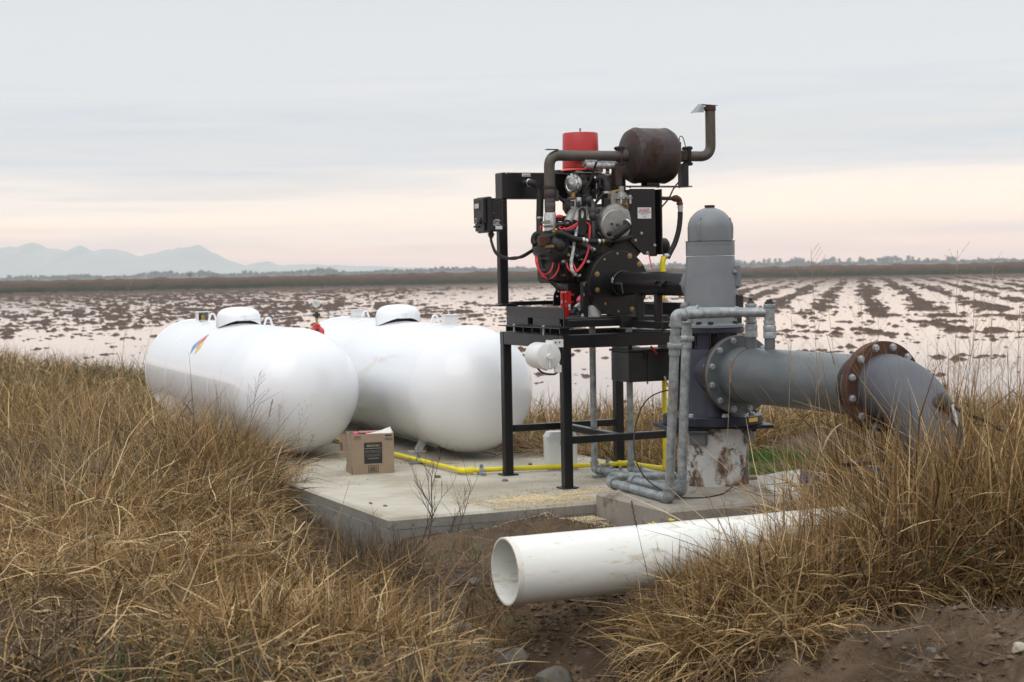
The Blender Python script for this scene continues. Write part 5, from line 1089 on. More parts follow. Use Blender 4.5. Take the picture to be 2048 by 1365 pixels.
q = MB(); q.tube([dC+VV*.01, dC+VV*.08], .072, 28); q.build('diaphragm_housing', 'castdark', en)
q = MB(); q.tube([K(1146, 386, 1.33), K(1146, 398, 1.33)], .024, 14).box(K(1146, 397, 1.33), (.07, .05, .012), bev=.003); q.build('neck', 'brass', en)
# throttle body below with small label
fb(en, 'throttle_body', 'castdark', 1138, 397, 1181, 421, 1.26, .12, bev=.01); q = MB(); q.lathe([(.03, .07), (.058, .05), (.066, .0), (.066, -.03)], K(1146, 414, 1.31), -VV, 24); q.build('throttle_housing', 'castdark', en)
tl = fbq(en, 'throttle_label', 'label', 1154, 395, 1162.5, 417, 1.255, .003); 
lz_ = K(1154.5, 403, 1.2535); text_part('lettering', 'HUSKER', .0135, lz_, VV, ZZ, 'inkred', tl, .0002, 'LEFT', .62); text_part('lettering', 'POWER', .0135, K(1154.5, 406.5, 1.2535), VV, ZZ, 'inkred', tl, .0002, 'LEFT', .66); fbq(tl, 'print', 'inkgrey', 1155, 410.5, 1161.5, 411.3, 1.2535, .001)
for x_ in (1142, 1166):
    q = MB(); 
    for y_ in (401, 414): fbox(q, x_, y_, x_+9, y_+1.6, 1.245, .008, bev=.001)
    fbox(q, x_+7.5, 399, x_+9.2, 417, 1.244, .008, bev=.001); q.build('linkage', 'steel', en)
q = MB(); q.sphere(K(1170, 393, 1.24), .022, 12, 8).tube([K(1170, 393, 1.24), K(1170, 400, 1.24)], .02, 8); q.build('plug_connector', 'black_rub', en)
q = MB(); q.tube([K(1162, 405.5, 1.248), K(1162, 409, 1.248)], .009, 8); q.build('blue_cap', 'dblue', en)
hose(en, 'throttle_cable', 'black_rub', [(1193, 324, 1.15), (1188, 340, 1.18), (1181, 362, 1.2), (1172, 378, 1.22), (1168, 392, 1.235)], .008)
# intake runners and plenum
for i in range(4):
    x_ = 1141+i*13.5; q = MB(); q.tube(spline([K(x_+14, 420, 1.30), K(x_+6, 425, 1.22), K(x_, 434, 1.16), K(x_-5, 446, 1.13)]), [.030]*8+[.034]*8+[.032]*9 if False else .032, 16); q.build('intake_runner', 'alu', en)
q = MB(); q.tube([K(1141, 420, 1.42), K(1240, 421, 1.42)], .035, 18); q.build('intake_plenum', 'alu', en)
fb(en, 'manifold_valley', 'alu', 1170, 418, 1212, 470, 1.32, .12, bev=.02)
for x_ in (1194, 1202, 1209): q = MB(); q.tube([K(x_, 418, 1.22), K(x_-2, 455, 1.22)], .016, 12); q.build('casting_rib', 'alu', en)
# timing case / throttle housing facing the pump
tc_ = K(1228, 448, 1.16); q = MB(); q.lathe([(.135, .0), (.137, -.03), (.130, -.05), (.105, -.062), (.05, -.066)], tc_+ZZ*.012, UU, 48); o = q.build('front_casting', 'alu', en)
q = MB(); q.lathe([(.118, -.045), (.121, -.075), (.112, -.085), (.03, -.088), (.028, -.094), (.014, -.094), (.013, -.080)], K(1222, 453, 1.16), UU, 44); q.build('front_cover', 'alu', en)
q = MB(); q.tube([K(1224, 448.5, 1.06), K(1224, 448.5, 1.058)], .010, 12); q.build('port', 'inkblack', en)
fb(en, 'casting_web', 'alu', 1191, 428, 1212, 463, 1.17, .06, bev=.015); fb(en, 'casting_foot', 'alu', 1197, 463, 1240, 478, 1.14, .06, bev=.015)
q = MB(); q.lathe([(.018, 0), (.018, .02), (.012, .03)], K(1218, 468, 1.05), -UU, 12); q.build('sensor', 'black_rub', en)
q = MB(); q.tube(spline([K(1226, 474, 1.02), K(1237, 467, 1.0), K(1248, 458, 1.0), K(1258, 449, 1.02)]), .030, 16); q.build('water_hose', 'black_rub', en)
q = MB(); ring(q, K(1254, 447, 1.01), K(1258, 449, 1.02)-K(1248, 458, 1.0), .034, .014); q.build('hose_clamp', 'steel', en)
# lifting eye
q = MB(); b_ = 1.05; el = []
for t in range(0, 190, 15): el.append(K(1164.5-7.2*math.cos(R_(t)), 424-8*math.sin(R_(t)), b_))
pts = el+[K(1172.5, 455, b_), K(1170.5, 471, b_), K(1157.5, 471, b_), K(1157, 440, b_)]
inner = [K(1164.5-3.6*math.cos(R_(t)), 429-8.5*math.sin(R_(t)), b_) for t in range(0, 360, 20)]
me = bpy.data.curves.new('e', 'CURVE'); me.dimensions = '2D'; me.fill_mode = 'BOTH'; me.extrude = .006
o0 = K(1164, 440, b_)
for loop in (pts, inner):
    sp = me.splines.new('POLY'); sp.points.add(len(loop)-1); sp.use_cyclic_u = True
    for i, p_ in enumerate(loop): sp.points[i].co = ((p_-o0).dot(VV), (p_-o0).z, 0, 1)
t_ = bpy.data.objects.new('t', me); COL.objects.link(t_); bpy.context.view_layer.update(); mm_ = bpy.data.meshes.new_from_object(t_.evaluated_get(bpy.context.evaluated_depsgraph_get())); bpy.data.objects.remove(t_)
for vv in mm_.vertices: vv.co = o0-ORG[en.name]+VV*vv.co.x+ZZ*vv.co.y+UU*vv.co.z
mm_.materials.clear(); mm_.materials.append(M['black']); o = bpy.data.objects.new('lifting_eye', mm_); COL.objects.link(o); o.parent = en; ORG[o.name] = ORG[en.name]
# iron pipe fittings rising in the middle
q = MB(); q.tube(fillet([K(1172, 403, 1.2), K(1183, 402, 1.18), K(1187, 412, 1.14), K(1186, 470, 1.08), K(1185, 478, 1.08)], .05), .018, 14); o = q.build('gas_feed_pipe', 'castdark', en)
for x_, y_, b_ in ((1178, 402, 1.19), (1185, 424, 1.13), (1185.5, 434, 1.11)): q = MB(); q.sphere(K(x_, y_, b_), .030, 14, 9, (1, 1, 1.25)); q.build('pipe_elbow', 'castdark', o)
# regulator
rg = thing('gas_converter', 'dull aluminium round gas converter beside the muffler post', 'regulator', K(1243, 398, 1.15)); rc_ = K(1243, 396, 1.16)
q = MB(); q.lathe([(.055, -.07), (.06, -.06), (.062, .0), (.085, .004), (.085, .018), (.06, .024), (.045, .04), (.022, .06), (.02, .095), (.012, .10)], rc_-ZZ*.015, ZZ, 40); q.build('body', 'alu', rg)
q = MB(); q.box(rc_-ZZ*.05, (.10, .10, .05), bev=.01).box(rc_-ZZ*.01-VV*.075, (.05, .07, .10), bev=.012).box(rc_-ZZ*.02+VV*.075, (.05, .06, .07), bev=.01); q.build('housing', 'alu', rg)
for t in range(0, 360, 60): q = MB(); q.tube([rc_+VV*.075*math.cos(R_(t))+UU*.075*math.sin(R_(t))-ZZ*.045, rc_+VV*.075*math.cos(R_(t))+UU*.075*math.sin(R_(t))+ZZ*.016], .008, 8); q.build('screw', 'steel', rg)
q = MB(); q.box(rc_-VV*.13-ZZ*.035, (.05, .05, .06), bev=.004).tube([rc_-VV*.13-ZZ*.035, rc_-VV*.06-ZZ*.035], .022, 12); q.build('solenoid', 'black_plastic', rg)
q = MB(); q.prism([rc_-VV*.10+ZZ*.05-UU*.04, rc_-VV*.03+ZZ*.065-UU*.04, rc_-VV*.03+ZZ*.05-UU*.04, rc_-VV*.11+ZZ*.03-UU*.04], UU*.004); q.build('tag', 'brass', rg)
# gauge box
gx_ = thing('gauge_box', 'white faced gauge box with red side behind the exhaust bracket', 'gauge', K(1215, 375, 1.36)); 
q = MB(); fbox(q, 1208, 348, 1242, 375, 1.35, .06, bev=.006); q.build('case', 'whitepaint', gx_); q = MB(); fbox(q, 1201.5, 350, 1208, 372, 1.365, .06, bev=.004); q.build('side', 'redpaint', gx_)
q = MB(); q.lathe([(.046, 0), (.048, .006), (.043, .008)], K(1222, 364, 1.349), -UU, 28); g_ = q.build('dial_ring', 'castdark', gx_); q = MB(); q.lathe([(.040, .0085), (.040, .009)], K(1222, 364, 1.349), -UU, 28); q.build('dial', 'inkgrey', g_)
q = MB(); q.bar(K(1222, 364, 1.339), K(1216, 361, 1.339), .004, .001, up=UU, bev=.0003); q.build('needle', 'steel', g_)
q = MB(); q.tube([K(1215, 331, 1.4), K(1215, 348, 1.4)], .014, 10); q.build('lead', 'black_rub', gx_); q = MB(); ring(q, K(1215, 344, 1.4), ZZ, .016, .010); q.build('yellow_band', 'dyel', gx_)
q = MB(); q.tube([K(1203, 331, 1.42), K(1203, 345, 1.42)], .011, 10); q.build('lead', 'black_rub', gx_)
# big hoses
hose(en, 'breather_hose', 'black_rub', [(1190, 361, 1.28), (1202, 357, 1.26), (1211, 364, 1.24), (1214, 378, 1.22), (1214, 387, 1.22)], .034, 18)
q = MB(); ring(q, K(1192, 360, 1.28), K(1198, 358, 1.27)-K(1190, 361, 1.28), .037, .016); ring(q, K(1214, 385, 1.22), ZZ, .037, .014); q.build('hose_clamp', 'steel', en)
rb_ = hose(en, 'radiator_hose', 'black_rub', [(1050, 368, 1.52), (1060, 366, 1.46), (1072, 370, 1.43), (1079, 386, 1.40), (1080, 410, 1.39), (1079, 440, 1.38)], .0255, 16)
sp_ = spline([K(*p) for p in [(1058, 366.5, 1.47), (1068, 367, 1.44), (1076, 376, 1.41), (1080, 392, 1.40), (1080, 410, 1.39), (1079.5, 434, 1.38)]], 6)
q = MB()
for i in range(len(sp_)-1): q.tube([sp_[i]+(sp_[i+1]-sp_[i])*.25, sp_[i]+(sp_[i+1]-sp_[i])*.62], .0275, 16)
q.build('hose_ribs', 'black_rub', rb_)
q = MB(); ring(q, K(1059, 366, 1.47), K(1065, 366, 1.46)-K(1055, 367, 1.49), .029, .02); ring(q, K(1079, 436, 1.38), ZZ, .0275, .016); q.build('hose_clamp', 'steel', en)
hose(en, 'radiator_hose', 'black_rub', [(1079, 436, 1.38), (1079, 452, 1.36), (1079, 468, 1.34)], .024, 14)
hose(en, 'coolant_hose', 'black_rub', [(1088, 470, 1.30), (1078, 468, 1.34), (1070, 472, 1.36), (1067.5, 482, 1.36), (1071, 490, 1.34)], .023, 14)
hose(en, 'coolant_hose', 'black_rub', [(1112, 466, 1.06), (1124, 468, 1.05), (1142, 476, 1.04), (1163, 481, 1.03)], .0215, 14)
hose(en, 'coolant_hose', 'black_rub', [(1176, 483, 1.03), (1200, 484, 1.03), (1214, 483, 1.03), (1240, 480, 1.05), (1262, 474, 1.10)], .018, 14)
q = MB(); ring(q, K(1165.5, 481.5, 1.03), VV, .025, .02); ring(q, K(1172, 483, 1.03), VV, .023, .016); ring(q, K(1197, 484, 1.03), VV, .022, .018); q.build('hose_clamp', 'steel', en)
q = MB(); ring(q, K(1205, 483.5, 1.03), VV, .020, .016); q.build('hose_band', 'brass', en)
q = MB(); q.tube([K(1108, 464, 1.1), K(1114, 465, 1.06)], .02, 10); ring(q, K(1110, 463, 1.08), VV, .024, .014); q.build('hose_fitting', 'brass', en)
hose(en, 'vacuum_hose', 'black_rub', [(1109, 376, 1.34), (1116, 392, 1.33), (1126, 402, 1.32), (1138, 407, 1.31)], .014, 10)
hose(en, 'fuel_rail', 'black_rub', [(1180, 412, 1.2), (1200, 411, 1.18), (1230, 410, 1.16), (1246, 412, 1.14)], .010, 8)
hose(en, 'cable', 'black_rub', [(1182, 400, 1.28), (1190, 388, 1.25), (1198, 372, 1.22), (1200, 355, 1.22)], .010, 8)
hose(en, 'cable', 'black_rub', [(1186, 414, 1.24), (1196, 400, 1.22), (1208, 388, 1.2)], .011, 8)
hose(en, 'cable', 'black_rub', [(1175, 372, 1.30), (1176, 392, 1.27), (1183, 412, 1.23)], .008, 8)
hose(en, 'cable', 'foil', [(1193, 365, 1.26), (1193.5, 385, 1.25), (1193, 397, 1.24)], .0035, 6)
q = MB(); q.tube([K(1246, 405, 1.10), K(1258, 416, 1.12)], .012, 8); ring(q, K(1250, 409, 1.105), K(1258, 416, 1.12)-K(1246, 405, 1.10), .018, .03); q.build('brass_fitting', 'brass', en)
# heat-wrapped tubes
hose(en, 'wrapped_tube', 'foil', [(1160, 453, 1.10), (1154, 460, 1.09), (1151, 476, 1.07), (1148, 490, 1.07), (1146, 505, 1.06), (1142.5, 525, 1.06), (1144, 540, 1.05), (1151, 550, 1.05)], .0125, 10)
hose(en, 'wrapped_tube', 'foil', [(1152, 479, 1.06), (1162, 485, 1.06), (1174, 491, 1.06), (1183, 497, 1.06)], .0125, 10)
q = MB(); ring(q, K(1186, 499, 1.06), K(1183, 497, 1.06)-K(1174, 491, 1.06), .018, .02); q.build('hose_clamp', 'steel', en)
hose(en, 'cable', 'black_rub', [(1186, 500, 1.06), (1192, 506, 1.07), (1198, 514, 1.08)], .010, 8)
# ignition wires
for pts in ([(1168, 443, 1.06), (1155, 447, 1.06), (1140, 455, 1.06), (1126, 459, 1.06), (1118, 456.5, 1.08), (1124, 453, 1.12)],
            [(1168, 446, 1.06), (1156, 450, 1.06), (1142, 457.5, 1.06), (1130, 458, 1.06), (1128, 455, 1.08)],
            [(1173, 446, 1.04), (1178, 449, 1.04), (1179, 462, 1.04), (1178, 490, 1.03), (1175, 508, 1.03), (1168, 526, 1.03), (1158, 540, 1.03), (1149, 545, 1.04), (1138, 540, 1.06), (1133, 526, 1.08)],
            [(1175, 447, 1.04), (1180, 452, 1.04), (1179, 475, 1.035), (1176, 502, 1.03), (1168, 523, 1.03), (1160, 535, 1.03), (1153, 541, 1.04), (1149, 534, 1.06), (1146, 526, 1.08)],
            [(1071, 512, 1.22), (1072, 526, 1.2), (1078, 541, 1.18), (1088, 549, 1.16), (1098, 546, 1.15), (1104, 537, 1.15), (1106, 526, 1.16)],
            [(1074, 514, 1.20), (1076, 532, 1.18), (1084, 550, 1.16), (1097, 558, 1.14), (1109, 552, 1.14), (1117, 538, 1.14), (1118, 526, 1.15)],
            [(1084, 459, 1.24), (1082, 455, 1.22), (1086, 451, 1.2)], [(1205, 506, 1.2), (1206, 511, 1.18)], [(1298, 510, 1.1), (1301, 524, 1.06), (1305, 540, 1.02)], [(1285, 616, .95), (1281, 622, .93), (1280, 634, .92)], [(1082, 452, 1.2), (1081, 459, 1.2), (1085, 463, 1.2)]):
    hose(en, 'ignition_wire', 'redwire', pts, .0055 if len(pts) > 4 else .0045, 7)
for x_, y_ in ((1118, 455), (1128, 452), (1138, 450), (1149, 447)):
    q = MB(); q.tube([K(x_, y_+3, 1.10), K(x_+9, y_-8, 1.20)], .013, 10).tube([K(x_-2, y_+4, 1.09), K(x_+1, y_+2, 1.11)], .009, 8); q.build('plug_boot', 'black_rub', en)
for k in range(9):
    y0 = 437+k*2.2; x_ = 1112+random.uniform(-2, 3)
    hose(en, 'harness_cable', 'black_rub', [(x_, y0+random.uniform(-2, 2), 1.24), (x_+12, y0+random.uniform(-4, 3), 1.2), (x_+26, y0-2+random.uniform(-3, 3), 1.22), (x_+40, y0-8+random.uniform(-3, 3), 1.26)], .008+.003*random.random(), 7)
q = MB(); q.sphere(K(1119, 433.5, 1.18), .015, 10, 6, (2.2, 1, 1)); q.build('red_connector', 'redwire', en)
hose(en, 'harness_cable', 'black_rub', [(1079, 512, 1.3), (1083, 530, 1.26), (1092, 550, 1.22), (1104, 566, 1.2), (1118, 577, 1.16), (1130, 579, 1.14)], .013, 9)
hose(en, 'harness_cable', 'black_rub', [(1082, 512, 1.3), (1087, 533, 1.26), (1095, 552, 1.23), (1108, 568, 1.2), (1121, 578, 1.17), (1133, 580, 1.15)], .010, 9)
q = MB(); q.lathe([(.04, 0), (.046, .02), (.02, .06)], K(1092, 512, 1.34), -ZZ, 10); q.build('bracket_lug', 'castdark', en)
er = random.Random(11)
for i in range(34):
    x_, y_ = er.uniform(1092, 1188), er.uniform(440, 556); b_ = 1.06+er.random()*.07
    if (x_-1225)**2+(y_-567)**2 < 62**2: continue
    r_ = er.uniform(.006, .014); q = MB(); c_ = K(x_, y_, b_); q.lathe([(r_, 0), (r_, .008), (r_*.6, .009), (r_*.6, .018), (r_*.4, .02)], c_, -UU*er.uniform(.5, 1)-VV*er.random()*.6+ZZ*er.uniform(-.3, .5), 6); q.tube([c_, c_+UU*.12], r_*.8, 6); q.build('fitting', er.choice(['zinc', 'castdark', 'greasy', 'alu', 'castdark', 'brass']), en)
for i in range(13):
    x_, y_ = er.uniform(1100, 1180), er.uniform(445, 530); pts_ = [(x_, y_, 1.10)]
    for k in range(4): x_ += er.uniform(-4, 13); y_ += er.uniform(-7, 13); pts_.append((x_, y_, 1.07+er.random()*.05))
    hose(en, 'thin_line', er.choice(['black_rub', 'black_rub', 'cable', 'castdark']), pts_, er.uniform(.003, .0065), 6, 5)
fb(en, 'coil_pack', 'black_plastic', 1126, 462, 1150, 474, 1.12, .06, bev=.006); fb(en, 'bracket', 'alu', 1118, 500, 1130, 508, 1.10, .03, bev=.002)
# right side: alternator, rods, sensor leads, gas hose
q = MB(); q.lathe([(.05, 0), (.062, .01), (.062, .06), (.05, .075)], W(ab(K(1316, 493, 1.25))[0], 1.25, K(1316, 493, 1.25).z), VV, 24); q.lathe([(.03, 0), (.03, .05)], K(1300, 505, 1.2), VV, 16); q.build('alternator', 'black', en)
hose(en, 'sensor_cable', 'black_rub', [(1356, 366, 1.2), (1347, 378, 1.15), (1337, 398, 1.12), (1322, 416, 1.14)], .006, 7)
gh_ = thing('gas_hose', 'black hose looping from a rusty elbow down to the yellow pipe', 'hose', K(1350, 450, 1.1))
zz1 = K(1330, 397, 1.10).z; q = MB(); q.tube([K(1318, 397, 1.12), K(1350, 397.5, 1.10)], .014, 12); q.build('steel_pipe', 'castdark', gh_)
q = MB(); q.tube(fillet([K(1346, 397.5, 1.10), K(1359, 398, 1.10), K(1359.5, 411, 1.10)], .035), .021, 14); ring(q, K(1352, 397.5, 1.10), VV, .026, .02); ring(q, K(1359.5, 408, 1.10), ZZ, .025, .016); q.build('rusty_elbow', 'rustflange', gh_)
q = MB(); q.tube([K(1360.5, 408, 1.10), K(1360.5, 426, 1.10)], .018, 14); ring(q, K(1360.5, 415, 1.10), ZZ, .022, .012); q.build('hose_end', 'zinc', gh_)
tp_ = top+ZZ*.10+VV*.015
q = MB(); q.tube(spline([K(1360.5, 424, 1.10), K(1360, 440, 1.10), K(1357, 462, 1.10), K(1350, 486, 1.10), K(1341, 504, 1.10), K(1335, 516, 1.10)]), .0195, 16); q.build('hose_tube', 'black_rub', gh_)
q = MB(); q.tube([K(1337, 512, 1.10), tp_], .0205, 14); q.build('hose_end', 'zinc', gh_)
fb(en, 'panel_box', 'black', 1306, 607, 1354, 640, 1.0, .12, bev=.004)
# ------------------------------------------------------------------ white plastic pipe, valves, litter
pv0 = Vector((-.054, 8.04, .0855)); PD = (Vector((math.cos(R_(24.3)), math.sin(R_(24.3)), .002))).normalized(); RP = .162
pt = thing('plastic_pipe', 'thick white plastic drain pipe with its open end over the ditch', 'pipe', pv0)
q = MB(); q.lathe([(RP-.0105, .001), (RP-.0015, 0), (RP, .0015), (RP, 2.12)], pv0, PD, 96, caps=False); q.lathe([(RP-.0105, .001), (RP-.011, .4), (RP-.011, 2.12)], pv0, PD, 96, caps=False); q.f = q.f[:96*3]+[f[::-1] for f in q.f[96*3:]]; q.build('pipe_wall', 'pvc', pt)
pe = pv0+PD*2.10
q = MB(); q.lathe([(RP-.008, -.0006), (RP-.0012, -.0008), (RP+.0006, .0012), (RP+.0007, .030)], pv0, PD, 96, caps=False); q.build('mouth_edge', 'mouth', pt)
q = MB(); q.lathe([(RP-.003, -.02), (RP+.012, -.018), (RP+.012, .06), (RP-.01, .07)], pe, PD, 56, caps=False); q.build('coupling', 'label', pt)
vb_ = thing('butterfly_valve', 'blue butterfly valve with a black handle in the tall grass at the pipe joint', 'valve', pe+PD*.12)
q = MB(); q.lathe([(.15, .05), (.165, .06), (.165, .16), (.15, .17)], pe, PD, 48); q.build('body', 'darkpipe', vb_)
q = MB(); q.lathe([(.17, .17), (.205, .175), (.205, .20), (.17, .205)], pe, PD, 48); q.build('flange', 'blue', vb_)
st = pe+PD*.11; q = MB(); q.lathe([(.05, .10), (.04, .22), (.034, .30), (.05, .31), (.05, .33), (.03, .335)], st, ZZ, 20); q.build('stem_housing', 'blue', vb_)
q = MB(); q.box(st+ZZ*.345, (.15, .11, .02), bev=.004); q.build('top_plate', 'blue', vb_)
q = MB(); q.box(st+ZZ*.357, (.155, .12, .004), bev=.001); q.build('notch_plate', 'steel', vb_)
q = MB(); q.lathe([(.035, .36), (.03, .40), (.012, .402), (.012, .42)], st, ZZ, 16); q.bar(st+ZZ*.385, st+ZZ*.392-VV*.30-UU*.05, .035, .016, bev=.004).bar(st+ZZ*.372-VV*.05, st+ZZ*.375-VV*.26, .012, .01, bev=.002); q.build('handle', 'black', vb_)
for t in range(0, 360, 45):
    x_, y_, _ = frame(PD); put('bolt', bg_, vb_, pe+PD*.052+(x_*math.cos(R_(t))+y_*math.sin(R_(t)))*.140, -PD)
q = MB(); q.tube([pe+PD*.205, Vector((pa[-1].x, pa[-1].y, pe.z))], .162, 40); q.build('link_pipe', 'darkpipe', vb_)
# second valve, farther, with blue top near the elbow
p_ = G(1612, 965, .065); v2_ = thing('gate_valve', 'small blue valve lying on the pump block behind the broken white trough', 'valve', p_)
q = MB(); q.lathe([(.055, 0), (.06, .008), (.06, .022), (.05, .026)], p_, ZZ, 20).lathe([(.03, .02), (.028, .06), (.035, .062), (.035, .08), (.02, .085)], p_, ZZ, 14).tube([p_+ZZ*.035-Vector((.07, 0, 0)), p_+ZZ*.035+Vector((.07, 0, 0))], .024, 12); q.build('body', 'blue', v2_)
q = MB(); q.tube([p_+ZZ*.03-Vector((.11, .02, 0)), p_+ZZ*.04-Vector((.05, .0, 0))], .02, 10).box(p_+Vector((-.08, 0, .055)), (.05, .03, .02)); q.build('outlet', 'steel', v2_)
# broken white trough
M['trough'] = mat('stained_white_shell', C(.46, .45, .40), C(.58, .57, .52), 6, .6, spots=C(.26, .19, .12), spot_t=.56, spot_scale=9)
c_ = G(1566, 985, .065); n = 14; q = MB(); vs = []
for j, (d_, zz) in enumerate(((0, .0), (.55, .02), (1, .09))): pass
A_ = P(1514, 955, 10.95); B_ = P(1600, 941, 10.98); Cb = P(1548, 990, 10.74); Db = P(1598, 990, 10.76); E_ = P(1566, 945, 10.95)
q.add([A_, E_, Cb, P(1568, 990, 10.72)], [(0, 2, 3, 1)]); q.add([E_, B_, P(1568, 990, 10.72), Db], [(0, 2, 3, 1)])
o_ = Vector((.0, .012, .004)); q.add([A_+o_, E_+o_, Cb+o_, P(1568, 990, 10.72)+o_, B_+o_, Db+o_], [(1, 3, 2, 0), (4, 5, 3, 1)]); 
vv_ = [A_, E_, B_, Db, P(1568, 990, 10.72), Cb]; q.add(vv_+[v+o_ for v in vv_], [(i, (i+1) % 6, 6+(i+1) % 6, 6+i) for i in range(6)])
tr_ = q.build('trough', 'trough', ang=20); tag(tr_, 'broken stained white trough piece standing on the pump block', 'trough')
q = MB(); a0_, a1_ = G(1493, 965, .0), G(1680, 958, .0); q.bar(a0_+ZZ*.02, a1_+ZZ*.02, .10, .05, bev=.008); o = q.build('wooden_plank', 'wood'); tag(o, 'old grey wooden plank lying behind the pump block', 'plank')
# black cable loop hanging by the near stand corner
q = MB(); q.tube(spline([P(1352, 783, 11.1), P(1330, 782, 11.2), P(1300, 795, 11.3), P(1281, 820, 11.3), P(1270, 860, 11.2), P(1268, 895, 11.0), P(1275, 930, 10.9), P(1300, 965, 10.8), P(1350, 992, 10.5), P(1400, 996, 10.3), P(1445, 988, 10.2), P(1466, 973, 10.35)]), .0045, 7)
o = q.build('black_cable', 'black_rub'); tag(o, 'thin black cable looping from the pump down onto the block', 'cable')
# spilled seed / pea gravel on the slab and below its edge
def grains(name, label, n, fn, r0, r1, m1, seed):
    r = np.random.default_rng(seed); base = np.array([(1, 0, 0), (0, 1, 0), (-1, 0, 0), (0, -1, 0), (0, 0, 1), (0, 0, -1)], float)
    fc = np.array([(0, 1, 4), (1, 2, 4), (2, 3, 4), (3, 0, 4), (1, 0, 5), (2, 1, 5), (3, 2, 5), (0, 3, 5)])
    c = fn(r, n); n = len(c); s = r.uniform(r0, r1, (n, 1, 1))*r.uniform(.6, 1.2, (n, 1, 3)); a = r.uniform(0, 6.28, n)
    b = base[None]*s; x = b[..., 0]*np.cos(a)[:, None]-b[..., 1]*np.sin(a)[:, None]; y = b[..., 0]*np.sin(a)[:, None]+b[..., 1]*np.cos(a)[:, None]
    co = np.stack([x+c[:, None, 0], y+c[:, None, 1], b[..., 2]*.7+c[:, None, 2]], -1).reshape(-1, 3); q = (fc[None]+np.arange(n)[:, None, None]*6).reshape(-1, 3)
    sh_ = np.repeat(r.uniform(.55, 1.25, n), 6)[:, None]; col = np.concatenate([np.repeat(sh_, 3, 1)*np.repeat(np.array([[1, .9+.1*1, 1]]), n*6, 0), np.ones((n*6, 1))], 1)
    o = np_mesh(name, co, q, m1, smooth=False, col=col, kind='stuff'); o['label'] = label; o['category'] = 'grains'
M['grain'] = mat('straw_coloured_grain', C(.50, .38, .21), C(.68, .56, .36), 30, .7, attr='col')
M['pebble'] = mat('dark_crumbs', C(.06, .042, .028), C(.13, .095, .066), 30, .9, attr='col')
def f1(r, n):
    a_ = np.concatenate([r.normal(1.18, .20, n//2), r.normal(1.50, .20, n//4), r.uniform(.7, 2.0, n//4)]); b_ = np.concatenate([r.normal(.36, .085, n//2), r.normal(.42, .10, n//4), np.abs(r.normal(0, .35, n//4))])
    k = (b_ > .01) & (a_ < 2.5) & (vnoise(a_*9, b_*9, 3) > .18+.25*r.random(len(a_))); a_, b_ = a_[k], b_[k]
    return np.stack([OO.x+a_*VV.x+b_*UU.x, OO.y+a_*VV.y+b_*UU.y, a_*0+.003], 1)
grains('spilled_grain', 'straw coloured spilled grain scattered on the slab edge', 11000, f1, .0028, .0055, 'grain', 3)
def f2(r, n):
    a_ = r.beta(3.2, 1.0, n)*1.25+.15; b_ = -np.abs(r.normal(0, .07+.10*(a_ > .9), n))-.01; k = r.random(n) < .15+.6*sstep(.8, 1.15, a_); a_, b_, n = a_[k], b_[k], int(k.sum()); x, y = OO.x+a_*VV.x+b_*UU.x, OO.y+a_*VV.y+b_*UU.y
    z = gh(x, y); ins = (a_ > .93) & (b_ > -.22) & (b_ < -.02); z = np.where(ins, np.maximum(z, -.089), z); return np.stack([x, y, z+.003], 1)
grains('fallen_grain', 'grain fallen on the soil below the slab edge', 4200, f2, .003, .0055, 'grain', 4)
def f3(r, n):
    a_ = r.uniform(.02, 2.5, n); b_ = r.uniform(.02, 4.2, n); k = r.random(n) < sstep(.45, .7, fbm(a_*2.2, b_*2.2, 401)); a_, b_ = a_[k], b_[k]; return np.stack([OO.x+a_*VV.x+b_*UU.x, OO.y+a_*VV.y+b_*UU.y, a_*0+.002], 1)
grains('slab_crumbs', 'dark soil crumbs and chaff on the slab', 2600, f3, .001, .006, 'pebble', 5)
def f4(r, n):
    x = r.uniform(-.6, 3.2, n); y = r.uniform(6.2, 9.6, n); k = r.random(n) < sstep(.42, .66, fbm(x*2.3, y*2.3, 77)); x, y = x[k], y[k]; return np.stack([x, y, gh(x, y)+.004], 1)
grains('soil_crumbs', 'loose crumbs of soil in the ditch and on the mound', 9000, f4, .002, .009, 'soilcol' if 'soilcol' in M else 'pebble', 6)
def f5(r, n):
    x = np.concatenate([r.normal(.35, .42, n*2//3), r.uniform(.6, 2.9, n-n*2//3)]); y = np.concatenate([r.normal(7.6, .55, n*2//3), r.uniform(6.3, 7.9, n-n*2//3)]); k = (y > 6.0) & (y < 8.9) & (r.random(n) < .12+sstep(.42, .62, fbm(x*3.5, y*3.5, 78))); x, y = x[k], y[k]
    return np.stack([x, y, gh(x, y)+.002], 1)
M['soilbit'] = mat('soil_clods', C(.085, .054, .032), C(.16, .105, .066), 20, .95, bump=.6, bscale=60, attr='col')
grains('soil_clods', 'crumbly dark brown clods in the ditch under the pipe', 9000, f5, .006, .026, 'soilbit', 8)
